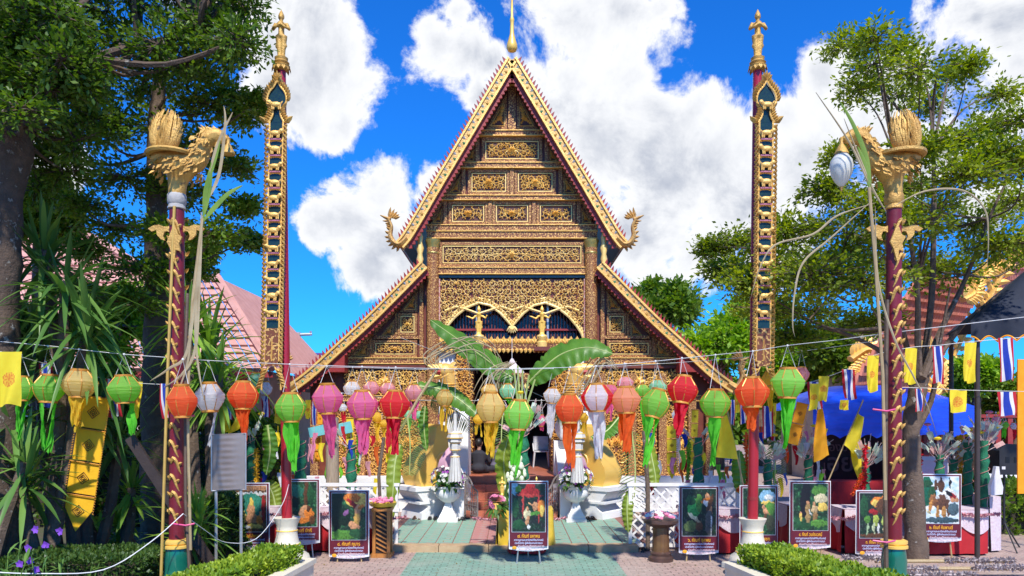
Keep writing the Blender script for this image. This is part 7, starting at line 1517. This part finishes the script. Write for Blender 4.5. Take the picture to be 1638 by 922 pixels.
D = 13.2; b = V((P(1606, 665, D).x, D, 0)); t = thing('loudspeaker', 'black loudspeaker on tripod stand at the right edge', 'loudspeaker', b); zc = P(0, 735, D).z
cab = MB().prism([(-.17, -.26), (.17, -.26), (.19, -.2), (.19, .2), (.14, .27), (-.1, .27), (-.19, .16), (-.19, -.2)], (0, .15, zc), (1, 0, 0), (0, 0, 1), .32); part('cabinet', cab, BLACK, t, smooth=.3)
for x in (-.05, .1): part('handle_recess', MB().box((x, -.172, zc-.0), (.07, .008, .1)), mat('deep_black', (.004, .004, .005), None, 9, .4), t, smooth=0)
part('input_plate', MB().box((-.12, -.172, zc-.14), (.06, .006, .05)), CL_W, t, smooth=0); part('stand_pole', MB().tube([(0, 0, .35), (0, 0, zc-.26)], .018, 8), BLACK, t); part('collar', MB().tube([(0, 0, .42), (0, 0, .5)], .035, 8), BLACK, t)
for k in range(3): a = k*2.1+.4; part('tripod_leg', MB().tube([(0, 0, .48), (.42*math.cos(a), .42*math.sin(a), .0)], .014, 6), BLACK, t)
c = P(1593, 770, 12.7); mb = MB().prism([(-.02, .25), (.03, .25), (.05, .08), (.1, -.1), (.09, -.22), (-.1, -.24), (-.11, -.08), (-.05, .1)], c+V((0, .04, 0)), (1, 0, 0), (0, 0, 1), .08); solo('plastic_bag', mb, CL_W, 'white plastic bag hanging left of the loudspeaker', 'bag', c)
mb = MB().bx(P(1628, 665, 12).x, P(1645, 665, 12).x, 12, 12.02, P(0, 790, 12).z, P(0, 575, 12).z); solo('amber_banner', mb, CL_A, 'tall amber banner cut off by the right edge', 'banner', P(1635, 800, 12))
t = thing('garden_wall', 'low white wall behind the loudspeaker', 'wall', (11, 17.5, 0)); part('wall', MB().bx(9.0, 15, 17.4, 17.7, 0, 1.3), WHITE, t, w=True, smooth=0); part('coping', MB().bx(8.95, 15, 17.35, 17.75, 1.3, 1.4), WHITE, t, w=True, smooth=0)
for i in range(16): part('baluster', MB().bx(9.05+i*.28, 9.17+i*.28, 17.5, 17.6, 1.4, 2.3), REDW, t, w=True, smooth=0)
part('rail', MB().bx(9, 14, 17.48, 17.62, 2.3, 2.38), REDW, t, w=True, smooth=0)
# ---------------------------------------------------------------- notice board, billboard, utility pole
D = 10.45; t = thing('metal_notice_board', 'bare metal back of a notice board on two posts at left', 'sign', (P(364, 665, D).x, D, 0)); c = P(364, 740, D)
W, H = 55*D/F, 90*D/F; part('sheet', MB().grid(lambda u, v: c+V(((u-.5)*W, .05*(u-.5)**2*4+.003*math.sin(v*60)*math.exp(-((u-.45)*4)**2), (v-.5)*H+.02*u)), 24, 50), mat('brushed_metal_sheet', (.36, .30, .27), (.26, .21, .19), 2, .42, .5, .15, 4), t, w=True, smooth=1)
rim = [c+V((sx*W/2, .04, sz*H/2+(.01 if sx > 0 else -.01))) for sx, sz in ((-1, -1), (1, -1), (1, 1), (-1, 1), (-1, -1))]; part('rim', MB().tube(rim, .012, 6), STEEL, t, w=True)
for x in (343, 383): xx = P(x, 665, D).x; part('post', MB().tube([(xx, D+.06, 0), (xx, D+.06, c.z)], .022, 10), STEEL, t, w=True)
D = 34; t = thing('billboard', 'cream billboard with dark Thai lettering behind the left eave', 'sign', (P(490, 665, D).x, D, 0)); a, b = P(470, 568, D), P(580, 594, D)
part('board', MB().bx(a.x, b.x, D, D+.2, b.z, a.z), mat('cream_board', (.80, .72, .48), None, 3, .6), t, w=True, smooth=0); part('blue_edge', MB().bx(a.x-.02, b.x+.02, D-.02, D+.22, a.z, a.z+.09), mat('violet_edge', (.12, .08, .35), None, 3, .6), t, w=True, smooth=0); part('blue_base', MB().bx(a.x, b.x, D-.01, D+.2, b.z-.2, b.z-.0), mat('violet_edge', (.12, .08, .35), None, 3, .6), t, w=True, smooth=0)
text(t, 'บนอน', P(487, 581, D-.03)-ORG[t], .45, mat('violet_lettering', (.14, .08, .3), None, 9, .6), 'board_lettering')
for x in (474, 570): xx = P(x, 665, D).x; part('post', MB().tube([(xx, D+.1, 0), (xx, D+.1, b.z)], .08, 8), STEEL, t, w=True)
D = 30; t = thing('utility_pole', 'grey utility pole with crossarm left of the temple eave', 'pole', (P(477, 665, D).x, D, 0)); xx = P(477, 665, D).x
part('pole', MB().tube([(xx, D, 0), (xx, D, P(0, 532, D).z)], [.13, .1], 10), mat('concrete_grey', (.38, .37, .36), None, 6, .8), t, w=True); part('crossarm', MB().tube([P(463, 536, D), P(499, 535, D)], .06, 6), STEEL, t, w=True)
for x in (466, 497): part('insulator', MB().tube([P(x, 537, D), P(x, 530, D)], .05, 6), STEEL, t, w=True)
# ---------------------------------------------------------------- people and chair inside the doorway
SKIN = mat('skin', (.42, .22, .14), None, 6, .6); HAIR = mat('black_hair', (.012, .010, .010), None, 6, .5)
def seated(label, c, m1, m2, fz):
    t = thing('person', label, 'person', c)
    mb = MB(); mb.ell((0, 0, .14), (.2, .2, .14)); mb.tube([(0, 0, .1), (0, .02, .3), (0, .0, .5), (0, -.01, .58)], [.17, .16, .19, .07], 12, flat=.65)
    for s in (-1, 1):
        mb.tube([(s*.19, 0, .5), (s*.25, -.06, .3), (s*.17, -.2, .2)], [.06, .05, .04], 8); mb.tube([(s*.1, -.05, .1), (s*.3, -.25, .12), (s*.05, -.38, .07)], [.1, .08, .05], 8)
    o = part('body', mb, m1, t); remesh(o, .022, 2); o.rotation_euler.z = fz
    h = MB(); h.tube([(0, 0, .56), (0, -.01, .66)], .05, 8); h.ell((0, -.02, .74), (.08, .095, .115)); h.ell((0, -.11, .735), (.014, .02, .02), n=6, k=4)
    for s in (-1, 1): h.ell((s*.08, -.01, .74), (.012, .02, .03), n=6, k=4)
    hd = part('head', h, SKIN, t); hd.rotation_euler.z = fz; part('hair', MB().ell((0, .015, .765), (.088, .1, .105)), HAIR, hd)
    for s in (-1, 1):
        hm = MB(); hm.box((s*.12, -.24, .19), (.07, .08, .025))
        for k in range(4): hm.tube([(s*.12+(k-1.5)*.018, -.28, .19), (s*.12+(k-1.5)*.018, -.32, .185), (s*.12+(k-1.5)*.018, -.335+.008*abs(k-1.5), .172)], .008, 5)
        hm.tube([(s*.12-s*.035, -.23, .19), (s*.12-s*.06, -.26, .185)], .009, 5); q = part('hand', hm, SKIN, t); q.rotation_euler.z = fz
NAVYC = mat('dark_clothes', (.018, .018, .025), (.03, .03, .04), 5, .85); GREYC = mat('grey_violet_clothes', (.14, .12, .17), (.10, .09, .12), 5, .85)
seated('person in dark clothes sitting just inside the doorway at left, back turned', V((P(766, 665, 18.3).x, 18.4, .93)), NAVYC, NAVYC, pi*.9); seated('person in grey-violet clothes sitting inside the doorway', V((P(795, 665, 18.6).x, 18.9, .93)), GREYC, GREYC, 2.2)
b = V((P(866, 665, 20.6).x, 20.8, .93)); t = thing('plastic_chair', 'white plastic chair inside the doorway at right', 'chair', b); PLW = mat('white_plastic', (.6, .6, .62), None, 8, .4)
for sx in (-1, 1):
    for sy in (-1, 1): part('leg', MB().tube([(sx*.22, sy*.2, 0), (sx*.18, sy*.17, .42)], [.022, .028], 6), PLW, t)
part('seat', MB().box((0, 0, .43), (.42, .4, .03)), PLW, t); part('backrest', MB().grid(lambda u, v: V(((u-.5)*.42, .19+.06*v, .46+.38*v)), 6, 4), PLW, t)
for sx in (-1, 1): part('armrest', MB().tube([(sx*.21, .2, .64), (sx*.23, -.1, .64), (sx*.21, -.17, .44)], .018, 6), PLW, t)
# inner canopy with a pink lotus over the doorway
c = P(819, 606, 15.6); t = thing('offering_canopy', 'small gilded fringed canopy with pink lotus hanging in the doorway', 'canopy', c)
part('box', MB().lathe([(.46, -.12), (.5, -.1), (.5, .08), (.46, .1)], 4, ph=pi/4), PATL, t, smooth=0); part('lotus', MB().lathe([(.24, .1), (.22, .16), (.1, .28), (.02, .42)], 10, wob=lambda a, z: 1+.1*math.cos(5*a)), mat('pale_pink_paper', (.8, .66, .66), None, 5, .7), t); part('cord', MB().tube([(0, 0, .42), (0, 0, .85)], .006, 4), STRING, t)
fm = MB()
for s in range(4):
    for k in range(12): a = s*pi/2; u = V((math.cos(a), math.sin(a), 0)); v = V((-u.y, u.x, 0)); fm.leaf(u*.36+v*((k-5.5)*.06)+V((0, 0, -.1)), V((0, 0, -1)), u, .12, .05, seg=2)
part('fringe', fm, GOLDB, t, kind='stuff')
# ---------------------------------------------------------------- far tree line
n = 26000; ang = NR.uniform(-.75, .75, n); dd = NR.uniform(62, 75, n); hh = NR.uniform(0, 1, n)**.8; prof_ = np.array([4.2+1.8*noise.noise(V((a*9, 1, 0)))+1.1*noise.noise(V((a*31, 4, 0))) for a in ang])
e = bpy.data.objects.new('distant_trees', bpy.data.meshes.new('distant_trees')); ORG[e] = V()
tr_ = leaf_cloud('distant_trees', np.stack([np.sin(ang)*dd, np.cos(ang)*dd, hh*prof_], 1), np.tile([[0, -.3, .3]], (n, 1)), .9, .6, LF_MID, e); tr_.parent = None; bpy.data.objects.remove(e); tag(tr_, 'far line of green trees on the horizon', None, None, 'stuff')
flush_text()

# ---------------------------------------------------------------- litter on the paving
mb = MB()
for i in range(420):
    y = R.uniform(7.5, 16); x = R.uniform(-3.2, 6.5); z = .007 if y < 12.85 or abs(x) > 2.3 else PZ+.014
    a = R.uniform(0, 6.3); d = V((math.cos(a), math.sin(a), R.uniform(0, .3))).normalized(); mb.quadleaf(V((x, y, z)), d, V((-d.y, d.x, R.uniform(-.2, .2))), R.uniform(.03, .08), R.uniform(.015, .035))
solo('fallen_leaves', mb, mat('dry_fallen_leaves', (.30, .20, .08), (.18, .16, .05), 3, .9, island=.4), 'scattered dry leaves on the paving', kind='stuff', smooth=0)
